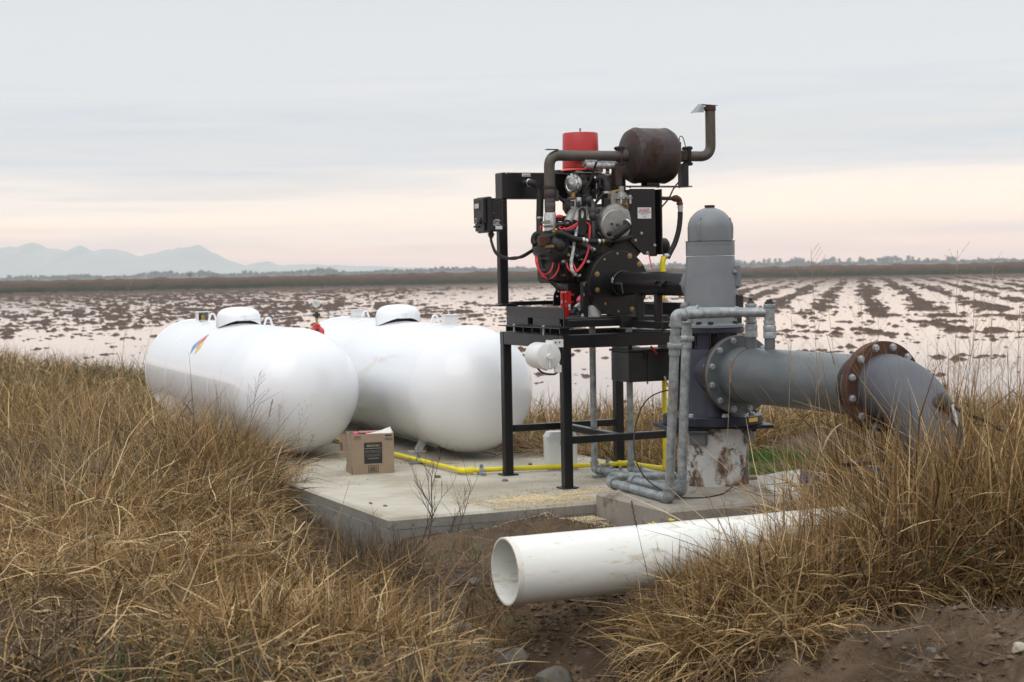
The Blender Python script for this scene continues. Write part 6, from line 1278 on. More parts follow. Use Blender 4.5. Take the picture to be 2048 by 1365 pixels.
# clods and stones that can be told apart
def stone(name, label, cat, pos, r, m, seed, group=None, flat=.7):
    rr = np.random.default_rng(seed); q = MB(); q.sphere((0, 0, 0), 1, 18, 11, (1, 1, 1), (Vector((1, 0, 0)), Vector((0, 1, 0)), ZZ)); v = np.array(q.v)
    k = rr.normal(size=(7, 3)); k /= np.linalg.norm(k, axis=1)[:, None]
    for kk in k: d = v@kk; cut = rr.uniform(.55, .85); v = v-np.where(d > cut, d-cut, 0)[:, None]*kk*.9
    v *= (1+.16*(fbm(v[:, 0]*2.2+seed, v[:, 1]*2.2+v[:, 2]*1.7, seed, 4)-.5))[:, None]; sc_ = rr.uniform(.8, 1.25, 3); sc_[2] *= flat; v = v*sc_*r
    q.v = [tuple(Vector(p)+Vector(pos)) for p in v]; o = q.build(name, m, ang=28); return tag(o, label, cat, group)
M['rock'] = mat('grey_rubble', C(.085, .075, .060), C(.17, .155, .13), 9, .9, bump=.7, bscale=30, spots=C(.09, .065, .045), spot_t=.55, spot_scale=7)
M['clod'] = mat('dry_clod', C(.13, .10, .075), C(.20, .16, .12), 8, .95, bump=.5, bscale=40)
for i, (px_, py_, z_, r_, lb) in enumerate(((888, 1348, -.42, .075, 'rounded grey rubble lump at the bottom edge left of the ditch'), (924, 1322, -.38, .05, 'small grey lump in the grass above the rounded rubble lump'), (962, 1336, -.40, .085, 'flat topped grey rubble lump at the foot of the ditch'), (1020, 1358, -.43, .10, 'pale concrete rubble piece at the bottom edge under the ditch'), (1105, 1362, -.42, .085, 'wide tan rubble slab at the bottom edge under the pipe'), (868, 1300, -.34, .045, 'small rubble lump half buried left of the ditch'), (950, 1255, -.33, .035, 'smallest grey lump above the rubble group'))):
    x_, y_ = G(px_, py_, z_).xy; stone('rubble', lb, 'rock', (x_, y_, float(gh(x_, y_))+r_*.25), r_, 'rock', 30+i, 'rubble lumps at the bottom of the ditch')
x_, y_ = G(2037, 1326, -.03).xy; stone('pebble', 'smooth pale pebble at the right edge on the bare mound', 'stone', (x_, y_, float(gh(x_, y_))+.012), .034, 'zinc' if False else 'concrete', 51)
x_, y_ = G(1862, 1326, -.03).xy; stone('pebble', 'small dark pebble in the middle of the bare mound', 'stone', (x_, y_, float(gh(x_, y_))+.006), .02, 'rock', 52)
for i, (px_, py_, r_, lb) in enumerate(((1010, 963, .024, 'dark dirt clod below the far left foot of the stand'), (895, 1006, .0, ''), (875, 956, .022, 'flattened dirt clod before the yellow pipe bend'), (771, 1013, .014, 'small dark clod near the front corner of the slab'), (741, 1008, .012, 'tiny dark clod left of the small one near the slab corner'), (1060, 930, .02, 'leaf litter clump behind the yellow pipe'), (913, 938, .022, 'litter clump at the yellow pipe elbow'))):
    if r_ == 0: continue
    g_ = G(px_, py_, 0); stone('dirt_clod', lb, 'clod', (g_.x, g_.y, r_*.35), r_, 'clod', 60+i, 'dirt clods on the slab', .55)
q = MB(); g_ = G(822, 1212, -.25); g_.z = float(gh(g_.x, g_.y))+.05; q.prism([g_, g_+Vector((.05, 0, .022)), g_+Vector((.07, .02, .012)), g_+Vector((.03, .03, -.01))], ZZ*.002); o = q.build('foil_scrap', 'foil'); tag(o, 'torn scrap of silver foil in the dead grass', 'litter')
# ------------------------------------------------------------------ grass and weeds
def leaf_mat(name, trans=.12, rough=.7):
    m = bpy.data.materials.new(name); m.use_nodes = True; nt = m.node_tree; nt.nodes.clear(); L = nt.links.new
    o = N(nt, 'ShaderNodeOutputMaterial'); b = N(nt, 'ShaderNodeBsdfPrincipled'); at = N(nt, 'ShaderNodeAttribute', attribute_name='col'); t = N(nt, 'ShaderNodeBsdfTranslucent'); mx = N(nt, 'ShaderNodeMixShader'); mx.inputs[0].default_value = trans
    L(at.outputs['Color'], b.inputs['Base Color']); L(at.outputs['Color'], t.inputs[0]); b.inputs['Roughness'].default_value = rough; b.inputs['Specular IOR Level'].default_value = .25
    L(b.outputs[0], mx.inputs[1]); L(t.outputs[0], mx.inputs[2]); L(mx.outputs[0], o.inputs[0]); return m
M['blade'] = leaf_mat('dry_grass_blade')
STRAW = np.array([(.345, .220, .092), (.250, .150, .057), (.150, .085, .031), (.064, .037, .016), (.30, .212, .118), (.60, .44, .235)])
GREY = np.array([(.135, .102, .073), (.085, .062, .044), (.21, .168, .125), (.052, .037, .026)])
GREEN = np.array([(.075, .11, .028), (.10, .13, .04), (.055, .085, .025), (.13, .15, .05)])
LUSH = np.array([(.06, .135, .02), (.08, .155, .025), (.05, .11, .02)])
def blades(name, x, y, Ln, az, tilt, curl, wd, col, label, nseg=4, z0=None, twist=None, kink=.38, seed=0, lift=.012, catg='grass'):
    r = np.random.default_rng(seed); n = len(x); z = gh(x, y)-.015 if z0 is None else z0
    p = np.stack([x, y, z], 1); hx, hy = np.cos(az), np.sin(az); P_ = [p]; ph = tilt.copy(); az2 = az.copy()
    for i in range(nseg):
        ph = ph+curl/nseg+r.normal(0, kink, n)*(.35 if i else .1); ph = np.clip(ph, -.5, 2.6); az2 = az2+r.normal(0, .30, n)
        st = Ln/nseg; p = p+np.stack([np.cos(az2)*np.sin(ph)*st, np.sin(az2)*np.sin(ph)*st, np.cos(ph)*st], 1)
        P_.append(p)
    P_ = np.stack(P_, 1)
    g = gh(P_[..., 0].ravel(), P_[..., 1].ravel()).reshape(n, nseg+1)
    P_[..., 2] = np.maximum(P_[..., 2], g+lift*np.arange(nseg+1)[None]*.6-.02)
    tw = r.uniform(-1.2, 1.2, n) if twist is None else twist
    sx, sy, sz = -np.sin(az)*np.cos(tw), np.cos(az)*np.cos(tw), np.sin(tw); S = np.stack([sx, sy, sz], 1)
    prof = np.array([.75, 1.0, .9, .62, .12]) if nseg == 4 else np.linspace(1, .12, nseg+1)
    Wd = wd[:, None, None]*.5*prof[None, :, None]*S[:, None]
    co = np.stack([P_-Wd, P_+Wd], 2).reshape(-1, 3)       # n*(nseg+1)*2
    base = (np.arange(n)*(nseg+1)*2)[:, None]; k = (np.arange(nseg)*2)[None]; a = base+k
    q = np.stack([a, a+1, a+3, a+2], -1).reshape(-1, 4)
    shade = np.repeat((1+r.normal(0, .05, n))[:, None], 3, 1); c = np.clip(col*shade, .004, .9)
    tip = np.linspace(.92, 1.08, nseg+1)[None, :, None]; cc = np.repeat((c[:, None]*tip)[:, :, None], 2, 2).reshape(-1, 3); cc = np.concatenate([cc, np.ones((len(cc), 1))], 1)
    o = np_mesh(name, co, q, 'blade', col=cc, kind='stuff'); o['label'] = label; o['category'] = catg; return o
def samp(n, s0, s1, y0, y1, seed):
    r = np.random.default_rng(seed); s = r.uniform(s0, s1, n); Y = np.exp(r.uniform(math.log(y0), math.log(y1), n)); return s*Y, Y, r
def pick(r, pal, n, wts=None): return pal[r.choice(len(pal), n, p=wts)]
def below(x, y, pts):
    """Y lower than a polyline y(x)"""
    return y < np.interp(x, [p[0] for p in pts], [p[1] for p in pts])
# --- left bank -----------------------------------------------------------
def left_mask(x, y, r, edge=.0):
    a, b = to_ab(x, y)
    k = (a < -.10-.62*sstep(2.1, 1.2, b)+edge+.14*(fbm(x*3, y*3, 7)-.5)) & (y < shore(x)+1.2)
    front = (b < -.05)
    lim = -1.45+.42*np.clip(9.3-y, 0, 3)                     # right limit of the growth in front of the slab
    k = np.where(front, (x < lim+r.normal(0, .12, len(x))) , k)
    return k
def clumped(x, y, sc, seed, lo=.35): return lo+(1-lo)*sstep(.30, .62, fbm(x*sc, y*sc, seed, 3))
def lean_field(x, y, r, sp): return 2*math.pi*fbm(x*.7, y*.7, 200, 2)*2.2+r.normal(0, sp, len(x))
x, y, r = samp(150000, -.345, -.02, 5.75, 17.5, 11)
k = left_mask(x, y, r); x, y = x[k], y[k]; k = r.random(len(x)) < clumped(x, y, 1.6, 301, .5); x, y = x[k], y[k]; n = len(x); print('left near', n)
a, b = to_ab(x, y); tall = sstep(8.5, 11.5, y)*sstep(-.1, -.7, a)
hum = fbm(x*.9, y*.9, 303, 3); Ln = r.uniform(.16, .42, n)*(.75+.55*hum)+tall*r.uniform(.0, .32, n)
grn = (fbm(x*.8, y*.8, 305, 3) > .66)&(r.random(n) < .4) | (r.random(n) < .02)
greyish = fbm(x*.6+9, y*.6, 307, 3)
col = pick(r, STRAW, n, [.27, .25, .18, .10, .12, .08]); cg = pick(r, GREY, n); kk = r.random(n) < sstep(.42, .66, greyish)*.75+.08; col[kk] = cg[kk]; col[grn] = pick(r, GREEN, int(grn.sum()))
warm = (.85+.35*fbm(x*1.1, y*1.1, 309, 2))[:, None]; col = col*warm
blades('dead_grass', x, y, Ln, lean_field(x, y, r, 1.0), np.abs(r.normal(.35, .35, n)), r.uniform(.2, 2.2, n), r.gamma(3.2, .0019, n).clip(.0025, .014)*(.85+.25*tall), col, 'matted dry brown grass covering the bank on the left', seed=12)
# flattened thatch under it, over the whole foreground left
x, y, r = samp(52000, -.345, -.03, 5.75, 13, 21); k = left_mask(x, y, r, .1); x, y = x[k], y[k]; n = len(x); print('thatch', n)
blades('thatch', x, y, r.uniform(.10, .34, n), r.uniform(0, 6.28, n), r.normal(1.25, .22, n), r.normal(.1, .5, n), r.uniform(.003, .007, n), pick(r, np.concatenate([GREY, STRAW[1:4]]), n), 'flattened grey thatch under the left bank grass', seed=22, nseg=3, lift=.02)
# far left bank, beyond the tanks to the shore
x, y, r = samp(26000, -.42, -.10, 15.5, 42, 31); a, b = to_ab(x, y); k = ((a < -.1) | (b > 9.3)) & (y < shore(x)+.8); x, y = x[k], y[k]; n = len(x)
col = pick(r, STRAW, n); g_ = fbm(x*.3, y*.3, 33) > .52; g_ = g_ & (r.random(n) < .22); col[g_] = pick(r, GREEN, int(g_.sum()))
blades('shore_grass', x, y, r.uniform(.22, .55, n), r.uniform(0, 6.28, n), np.abs(r.normal(.3, .3, n)), r.uniform(.2, 1.5, n), r.uniform(.010, .022, n), col*.9, 'dry grass on the far left bank down to the water', seed=32, nseg=3)
# bigger drooping tufts near the tank's left end and along the slab edge
def tufts(name, label, cx, cy, per, Lr, wr, pal, seed, spread=.06, tl=(.1, .5), cu=(.3, 1.8), az0=None, azs=3.2, nseg=4, wts=None):
    r = np.random.default_rng(seed); m_ = len(cx); i = np.repeat(np.arange(m_), per); n = len(i)
    sc_ = r.uniform(.7, 1.25, m_)[i]; x = np.asarray(cx)[i]+r.normal(0, spread, n); y = np.asarray(cy)[i]+r.normal(0, spread, n)
    az = r.uniform(0, 6.28, n) if az0 is None else az0+r.normal(0, azs, n)
    tone = r.uniform(.75, 1.2, m_)[i][:, None]
    return blades(name, x, y, r.uniform(*Lr, n)*sc_, az, r.uniform(*tl, n), r.uniform(*cu, n), r.uniform(*wr, n), pick(r, pal, n, wts)*tone, label, seed=seed+1, nseg=nseg)
r = np.random.default_rng(41); cx = []; cy = []
for _ in range(150):
    b_ = r.uniform(1.6, 8.5); a_ = r.uniform(-1.6, -.12)-.06*b_*.2; p_ = W(a_, b_, 0); cx.append(p_.x); cy.append(p_.y)
for _ in range(46):
    p_ = W(r.uniform(-.5, -.12), r.uniform(2.1, 4.4), 0); cx.append(p_.x); cy.append(p_.y)
for _ in range(36):
    p_ = W(r.uniform(-.62, -.16), r.uniform(4.4, 9.2), 0); cx.append(p_.x); cy.append(p_.y)
tufts('tall_grass', 'taller tufts of brown grass against the left tank and slab edge', cx, cy, 78, (.35, .78), (.004, .009), STRAW, 42, .09, wts=[.22, .26, .22, .14, .08, .08])
r = np.random.default_rng(43); cx = r.uniform(-2.8, -.9, 64); cy = r.uniform(6.6, 9.9, 64); k = (cx > -.33*cy) & (cx < -1.5+.5*(9.3-cy)); cx, cy = cx[k], cy[k]
tufts('drooping_grass', 'drooping straw coloured tufts in the left foreground', cx, cy, 120, (.22, .50), (.004, .009), STRAW, 44, .11, tl=(.1, .6), cu=(.8, 2.4), wts=[.28, .22, .15, .07, .14, .14])
# foreground clump left of the ditch
r = np.random.default_rng(45); cx = np.concatenate([r.uniform(-1.25, -.32, 34), r.uniform(-.55, -.30, 10)]); cy = np.concatenate([r.uniform(6.35, 7.3, 34), r.uniform(6.7, 7.7, 10)])
tufts('foreground_grass', 'coarse yellow brown grass clump at the bottom left of the ditch', cx, cy, 95, (.22, .55), (.004, .010), STRAW, 46, .07, tl=(.0, .8), cu=(-.2, 1.6), wts=[.30, .24, .18, .10, .04, .14])
r = np.random.default_rng(141); n = 5200; s_ = r.uniform(-.33, -.06, n); y = np.exp(r.uniform(math.log(5.9), math.log(12.5), n)); x = s_*y; k = left_mask(x, y, r, -.12); x, y = x[k], y[k]; n = len(x)
blades('curled_leaves', x, y, r.uniform(.14, .36, n), r.uniform(0, 6.28, n), r.uniform(.0, .7, n), r.uniform(1.0, 3.6, n), r.uniform(.007, .015, n), pick(r, STRAW[[0, 1, 4, 5, 5]], n)*r.uniform(.8, 1.25, (n, 1)), 'curled broad leaves coloured pale as highlights on the left bank grass', seed=142, nseg=6, kink=.55)  # palest straw tones put highlights into the colour of these leaves
def matted(name, label, s0, s1, y0, y1, n, mask, seed, top):
    x, y, r = samp(n, s0, s1, y0, y1, seed); k = mask(x, y, r); x, y = x[k], y[k]; k = r.random(len(x)) < clumped(x, y, 1.9, seed+1, .3); x, y = x[k], y[k]; n = len(x)
    return blades(name, x, y, r.uniform(.12, .42, n), r.uniform(0, 6.28, n), r.normal(1.35, .35, n), r.uniform(-.4, 1.4, n), r.uniform(.003, .009, n), pick(r, STRAW, n, [.25, .25, .17, .08, .1, .15]), label, seed=seed+2, nseg=4, kink=.45, z0=gh(x, y)+r.uniform(.03, 1, n)*top(x, y))
matted('matted_stems', 'broken and flattened stems tangled through the left bank grass', -.345, -.03, 5.8, 13, 22000, lambda x, y, r: left_mask(x, y, r, -.05), 151, lambda x, y: .14+.20*fbm(x, y, 9))
# scattered tangle between the left clump and the pipe mouth
x, y, r = samp(16000, -.16, .02, 6.6, 9.3, 143); k = (x < .02-.0*y) & (x > -1.5) & (r.random(len(x)) < .15+.85*sstep(.42, .58, fbm(x*2.6, y*2.6, 144, 3))*sstep(9.4, 8.3, y)); a, b = to_ab(x, y); k &= (b < -.45) & (r.random(len(x)) < .35+.65*sstep(-.25, -.6, x)); x, y = x[k], y[k]; n = len(x); print('tangle', n)
blades('tangled_grass', x, y, r.uniform(.08, .36, n), r.uniform(0, 6.28, n), r.normal(.8, .45, n), r.uniform(-.3, 2.2, n), r.uniform(.0028, .0075, n), pick(r, np.concatenate([STRAW[:4], GREY[:2]]), n), 'loose tangle of dry grass left of the open pipe end', seed=145, kink=.5)
# litter and thin dead stuff on the soil before the slab
x, y, r = samp(15000, -.13, .07, 7.4, 11.0, 51); a, b = to_ab(x, y); k = (b < -.03) & (a < 1.4) & ~((x > .0) & (y < 8.15+.45*x)) & (r.random(len(x)) < clumped(x, y, 3, 52, .25)) ; x, y = x[k], y[k]; n = len(x)
blades('soil_litter', x, y, r.uniform(.04, .20, n), r.uniform(0, 6.28, n), r.normal(1.2, .35, n), r.normal(.0, .7, n), r.uniform(.002, .0045, n), pick(r, np.concatenate([GREY, STRAW[1:4], STRAW[1:4]]), n), 'dead twigs and litter on the soil in front of the slab', seed=53, nseg=3)
x, y, r = samp(3000, -.10, .04, 7.6, 9.9, 54); a, b = to_ab(x, y); k = (b < -.15) & (fbm(x*4, y*4, 55) > .52); x, y = x[k], y[k]; n = len(x)
blades('green_sprouts', x, y, r.uniform(.03, .11, n), r.uniform(0, 6.28, n), r.normal(.4, .3, n), r.normal(.3, .5, n), r.uniform(.003, .006, n), pick(r, GREEN, n), 'small green sprouts on the soil in front of the slab', seed=56, nseg=3)
x, y, r = samp(26000, -.22, -.06, 8.3, 12.6, 57); a, b = to_ab(x, y); k = (a < .0) & (a > -1.3) & (b > -1.6) & (b < 2.6) | ((b < -.25) & (a < .25) & (a > -1.1) & (b > -1.2)); k &= ~((a > -.04) & (b > -.03)); x, y = x[k], y[k]; a = a[k]; k = (a < -.05) | (r.random(len(x)) < .3); x, y = x[k], y[k]; n = len(x); print('twigs', n)
blades('dead_twigs', x, y, r.uniform(.06, .26, n), r.uniform(0, 6.28, n), r.normal(.95, .4, n), r.normal(.2, .8, n), r.uniform(.002, .0045, n), pick(r, np.concatenate([GREY*.8, STRAW[1:4]*.8]), n), 'dark matted twigs and dead weeds along the left face of the slab', seed=58, nseg=4, kink=.45, catg='twigs')
# --- right side ----------------------------------------------------------
def pvcY(x): return 8.04+.4515*(x+.054)
x, y, r = samp(95000, .045, .345, 6.7, 9.9, 61)
lo_ = np.interp(x, [.30, .55, 1.0, 1.6, 2.6, 3.5], [7.0, 7.15, 7.62, 7.95, 8.0, 7.9])+r.normal(0, .08, len(x)); hi_ = np.where(x < 1.95, pvcY(x)-.20, 9.9); k = (y > lo_) & (y < hi_) & (x > .58+.12*sstep(8.0, 7.4, y)+r.normal(0, .05, len(x))); x, y = x[k], y[k]; k = r.random(len(x)) < clumped(x, y, 2.2, 63, .45); x, y = x[k], y[k]
d_ = np.hypot(x-2.33, y-8.95); k = (d_ > .2); x, y = x[k], y[k]; n = len(x); print('right', n)
ht = np.interp(x, [.3, .8, 1.5, 2.0, 2.6, 3.2], [.34, .42, .50, .68, .85, .9])
col = pick(r, STRAW, n, [.26, .26, .20, .12, .06, .10]); kk = r.random(n) < .12; col[kk] = pick(r, GREY, int(kk.sum())); kk = r.random(n) < .05*(x > 1.8); col[kk] = pick(r, GREEN, int(kk.sum()))
blades('right_grass', x, y, ht*r.uniform(.45, 1.12, n), lean_field(x+5, y, r, 1.3), np.abs(r.normal(.22, .25, n)), r.uniform(-.1, 1.7, n), r.uniform(.004, .009, n), col*(.8+.4*fbm(x*1.5, y*1.5, 64, 2))[:, None], 'dense dry grass in front of the white pipe on the right', seed=62)
r = np.random.default_rng(65); cx = np.concatenate([r.uniform(.80, 1.2, 16), r.uniform(.82, 2.7, 24)]); cy = np.concatenate([r.uniform(7.15, 7.9, 16), r.uniform(7.95, 8.15, 24)])
tufts('drooping_grass', 'drooping dry tufts along the lower edge of the right hand grass', cx, cy, 110, (.28, .58), (.004, .009), STRAW, 66, .07, tl=(.1, .7), cu=(.8, 2.3), az0=R_(260), azs=.8, wts=[.28, .24, .2, .1, .06, .12])
r = np.random.default_rng(67); cx = r.uniform(1.9, 3.3, 60); cy = r.uniform(8.1, 9.9, 60); k = (np.hypot(cx-2.33, cy-8.95) > .22) & (cx < .335*cy+.1); cx, cy = cx[k], cy[k]
tufts('reedy_grass', 'tall leafy dry reeds round the pipe elbow at the right edge', cx, cy, 46, (.65, 1.15), (.006, .015), STRAW, 68, .08, tl=(.0, .35), cu=(.0, 1.1), wts=[.24, .28, .22, .12, .04, .10])
# around the base of the elbow and valve, mid right
r = np.random.default_rng(171); cx = r.uniform(1.15, 1.95, 26); cy = pvcY(cx)-r.uniform(.22, .45, 26)
tufts('tall_grass', 'loose tall stalks fanning up in front of the grey discharge pipe', cx, cy, 13, (.55, .98), (.003, .007), STRAW[[0, 1, 4, 5]], 172, .06, tl=(.0, .55), cu=(-.1, .9))
r = np.random.default_rng(173); cx = r.uniform(-3.6, -2.2, 60); cy = r.uniform(9.5, 14.5, 60); k = cx > -.35*cy; cx, cy = cx[k], cy[k]
tufts('tall_grass', 'longer bent stalks standing over the bank grass left of the tanks', cx, cy, 26, (.45, .85), (.004, .009), STRAW[[0, 1, 4, 5]], 174, .10, tl=(.0, .5), cu=(.0, 1.6))
r = np.random.default_rng(169); cx = r.uniform(1.75, 2.55, 34); cy = r.uniform(8.15, 8.75, 34)
tufts('reedy_grass', 'tall messy dry stems standing in front of the pipe elbow', cx, cy, 40, (.55, 1.05), (.004, .010), STRAW, 170, .09, tl=(.0, .5), cu=(-.2, 1.2))
r = np.random.default_rng(69); cx = r.uniform(1.55, 2.15, 20); cy = r.uniform(8.9, 9.8, 20)
cy = np.where(np.abs(cy-pvcY(cx)) < .2, pvcY(cx)+.28, cy)
tufts('reedy_grass', 'dry grass tufts between the valve and the pump block', cx, cy, 60, (.35, .8), (.004, .009), STRAW, 70, .08, tl=(.0, .5), cu=(.0, 1.2))
matted('matted_stems', 'broken stems tangled through the grass in front of the white pipe', .06, .345, 7.0, 9.4, 15000, lambda x, y, r: (y > np.interp(x, [.30, .55, 1.0, 1.6, 2.6, 3.5], [7.2, 7.3, 7.7, 8.0, 8.05, 7.95])) & (y < np.where(x < 1.95, pvcY(x)-.25, 9.4)) & (x > .62) & (np.hypot(x-2.33, y-8.95) > .22), 161, lambda x, y: np.interp(x, [.5, 1.5, 2.2, 3], [.2, .32, .55, .75]))
# mound litter
x, y, r = samp(6500, .12, .345, 6.2, 8.1, 71); k = r.random(len(x)) < clumped(x, y, 2.4, 72, .15); x, y = x[k], y[k]; n = len(x)
blades('mound_litter', x, y, r.uniform(.04, .22, n), r.uniform(0, 6.28, n), r.normal(1.35, .2, n), r.normal(0, .4, n), r.uniform(.002, .005, n), pick(r, np.concatenate([GREY, GREY, STRAW[1:4]]), n), 'thin grey litter on the bare mound', seed=73, nseg=3, lift=.008)
# behind the slab
x, y, r = samp(60000, -.06, .37, 11.3, 21, 81); a, b = to_ab(x, y)
k = (y < shore(x)+1.0) & (((a > 2.72) & (b > .9)) | (b > 9.4)) & ~((a < 2.72) & (b < 9.4)); far_ok = (b > 1.5+.9*np.clip(a-3.0, 0, 3)) | (a < 3.0); k &= far_ok; x, y = x[k], y[k]; a, b = to_ab(x, y)
k = r.random(len(x)) < clumped(x, y, 1.3, 82, .5); x, y, a = x[k], y[k], a[k]; n = len(x); print('behind', n)
col = pick(r, STRAW, n, [.28, .28, .2, .08, .06, .10]); kk = r.random(n) < .10; col[kk] = pick(r, GREEN, int(kk.sum()))
blades('back_grass', x, y, r.uniform(.22, .62, n)*(.75+.4*fbm(x*.8, y*.8, 83)), r.uniform(0, 6.28, n), np.abs(r.normal(.25, .28, n)), r.uniform(.0, 1.6, n), r.uniform(.005, .011, n), col, 'dry grass growing behind the slab down to the water', seed=84)
x, y, r = samp(26000, .10, .28, 12.3, 15.2, 85); a, b = to_ab(x, y); k = (a > 2.75) & (a < 4.6) & (b < 1.45+.9*np.clip(a-3.0, 0, 3)) & (b > .3+.25*(a-2.7)) & (r.random(len(x)) < sstep(.35, .6, fbm(x*1.4, y*1.4, 86))); x, y = x[k], y[k]; n = len(x)
blades('green_grass', x, y, r.uniform(.05, .14, n), r.uniform(0, 6.28, n), np.abs(r.normal(.3, .25, n)), r.uniform(.0, .8, n), r.uniform(.004, .008, n), pick(r, LUSH, n), 'bright green short grass behind the pump block', seed=87, nseg=3)
# straw pushed against the right tank's near end
r = np.random.default_rng(88); n = 2600; a_ = r.uniform(1.85, 2.66, n); b_ = r.uniform(2.6, 4.2, n)-(a_-1.85)*.2; p0x = OO.x+a_*VV.x+b_*UU.x; p0y = OO.y+a_*VV.y+b_*UU.y
k = r.random(n) < sstep(1.9, 2.5, a_); p0x, p0y = p0x[k], p0y[k]; n = len(p0x)
blades('straw_drift', p0x, p0y, r.uniform(.12, .4, n), r.normal(2.6, .8, n), r.normal(1.4, .12, n), r.normal(0, .25, n), r.uniform(.004, .008, n), pick(r, STRAW, n), 'drift of loose straw on the slab beside the right tank', seed=89, nseg=3, z0=np.full(n, .012)+r.uniform(0, .05, n), catg='straw')
# weeds standing in the near water
r = np.random.default_rng(90); x = r.uniform(-2, 12, 2600); y = r.uniform(20, 38, 2600); k = (fbm(x*.5, y*.4, 91) > .60) & (x > y*.12); x, y = x[k], y[k]; n = len(x)
blades('water_weeds', x, y, r.uniform(.15, .38, n), r.uniform(0, 6.28, n), np.abs(r.normal(.3, .3, n)), r.uniform(.0, 1.2, n), r.uniform(.01, .02, n), pick(r, np.concatenate([STRAW[:3], GREEN]), n), 'sparse weeds standing in the shallow water', seed=92, nseg=3, z0=np.full(n, WATER-.04))

# --- single stalks -------------------------------------------------------
M['stalk'] = mat('dry_stalk', C(.20, .135, .075), C(.32, .235, .14), 12, .75)
M['stalkdark'] = mat('dark_dead_stem', C(.075, .05, .042), C(.13, .09, .075), 14, .8)
M['leafdry'] = mat('dry_leaf', C(.20, .125, .06), C(.34, .235, .13), 10, .75)
def leafblade(mb, p, az, L_, w_, tilt, curl, n=6):
    p = Vector(p); a = tilt; pts = [p.copy()]
    for i in range(n): a += curl/n; p = p+Vector((math.cos(az)*math.sin(a), math.sin(az)*math.sin(a), math.cos(a)))*(L_/n); pts.append(p.copy())
    s = Vector((-math.sin(az), math.cos(az), 0)); vs = []
    for i, q_ in enumerate(pts):
        ww = w_*.5*math.sin(math.pi*(.12+.86*i/n)); vs += [q_-s*ww, q_+s*ww+ZZ*ww*.5]
    mb.add(vs, [(2*i, 2*i+1, 2*i+3, 2*i+2) for i in range(n)])
def stalk(label, base, tip, bend=0.0, r0=.0028, leaves=2, head='panicle', m='stalk', seed=0, group='tall single stalks', name='grass_stalk', hl=.22):
    rr = random.Random(seed); base, tip = Vector(base), Vector(tip); base.z = float(gh(base.x, base.y)); t = thing(name, label, 'stalk', base, group)
    mid = (base+tip)/2+Vector((bend, 0, 0)); pts = spline([base, mid, tip], 6); q = MB(); k = len(pts); q.tube(pts, [r0*(1-.7*i/(k-1)) for i in range(k)], 6); q.build('stem', m, t)
    for i in range(leaves):
        f = .22+.5*(i+.5)/leaves; p_ = pts[int(f*(k-1))]; q = MB(); leafblade(q, p_, rr.uniform(0, 6.28), rr.uniform(.14, .30), rr.uniform(.007, .013), rr.uniform(.3, .9), rr.uniform(.3, 1.8)); q.build('leaf', 'leafdry', t)
    if head == 'panicle':
        q = MB(); d = (pts[-1]-pts[-4]).normalized(); L_ = (tip-base).length*hl
        for i in range(16):
            s = i/16; p_ = tip-d*L_*(1-s); az = rr.uniform(0, 6.28); l_ = L_*(.55*(1-s)+.12); e_ = p_+(d*.75+Vector((math.cos(az), math.sin(az), 0))*.55)*l_
            q.tube([p_, (p_+e_)/2+ZZ*.004, e_], [.0008, .0006, .0005], 4)
            for j in range(3): q.sphere(p_+(e_-p_)*(.5+.2*j), .0017, 5, 3, (1, 1, 1.6))
        q.build('seed_head', m, t)
    elif head == 'spike':
        q = MB(); d = (pts[-1]-pts[-4]).normalized(); L_ = .12
        for i in range(26): q.sphere(tip-d*L_*(i/26)+Vector((rr.uniform(-1, 1), rr.uniform(-1, 1), 0))*.0035, .0035, 5, 4, (1, 1, 1.7))
        q.build('seed_head', m, t)
    return t
def st(label, bx_, by_, Yb, tx_, ty_, Yt=None, **k): return stalk(label, P(bx_, by_, Yb), P(tx_, ty_, Yt or Yb), **k)
st('tallest thin stalk reaching above the horizon between pump and right edge', 1665, 1010, 8.6, 1622, 497, bend=-.01, leaves=1, seed=1, hl=.30)
st('second tall stalk leaning left just right of the tallest one', 1720, 1000, 8.5, 1655, 600, leaves=1, seed=2, head='none')
st('tall fine stalk near the right edge with a long loose head', 1900, 1000, 8.6, 1915, 500, seed=3, hl=.45)
st('fine stalk with feathery head at the far right above the horizon', 1975, 1000, 8.6, 1985, 520, seed=4, hl=.5)
st('stalk leaning right from the rusty flange to the upper right', 1790, 960, 8.5, 1880, 650, bend=.02, leaves=1, seed=5, head='none')
st('long stalk crossing the elbow and leaning right', 1850, 1000, 8.4, 1960, 610, seed=6, hl=.3)
st('thin stalk in front of the grey pipe leaning right', 1600, 960, 8.8, 1640, 690, leaves=0, seed=7, hl=.2)
st('stalk rising by the second valve of the cooling line', 1565, 980, 8.9, 1583, 640, leaves=0, seed=8, hl=.25)
st('stalk at the right edge topped with drooping leaves', 2020, 1010, 8.4, 2040, 610, leaves=4, seed=9, hl=.2)
st('thin brown stalk with a curled leaf above the right flange', 1745, 960, 8.6, 1722, 585, leaves=1, seed=10, hl=.35)
st('fine stalk between the two tallest at the right', 1940, 980, 8.7, 1948, 570, seed=11, hl=.5)
st('short stalk with spike before the pump block', 1440, 1060, 8.7, 1462, 720, leaves=0, seed=12, head='spike')
st('long reddish stem leaning left before the pump block', 1530, 1240, 7.9, 1330, 755, bend=-.03, leaves=0, seed=13, head='spike', r0=.0035)
st('dark bent stem crossing the white pipe', 1520, 1210, 7.9, 1440, 985, leaves=1, seed=14, head='none', m='stalkdark')
st('thin stem with seed buds before the white pipe', 1335, 1180, 7.8, 1262, 1003, leaves=0, seed=15, head='spike', m='stalkdark')
st('dark stalk with a single leaf before the left tank', 400, 930, 12.0, 378, 705, leaves=2, seed=16, head='none', m='stalkdark')
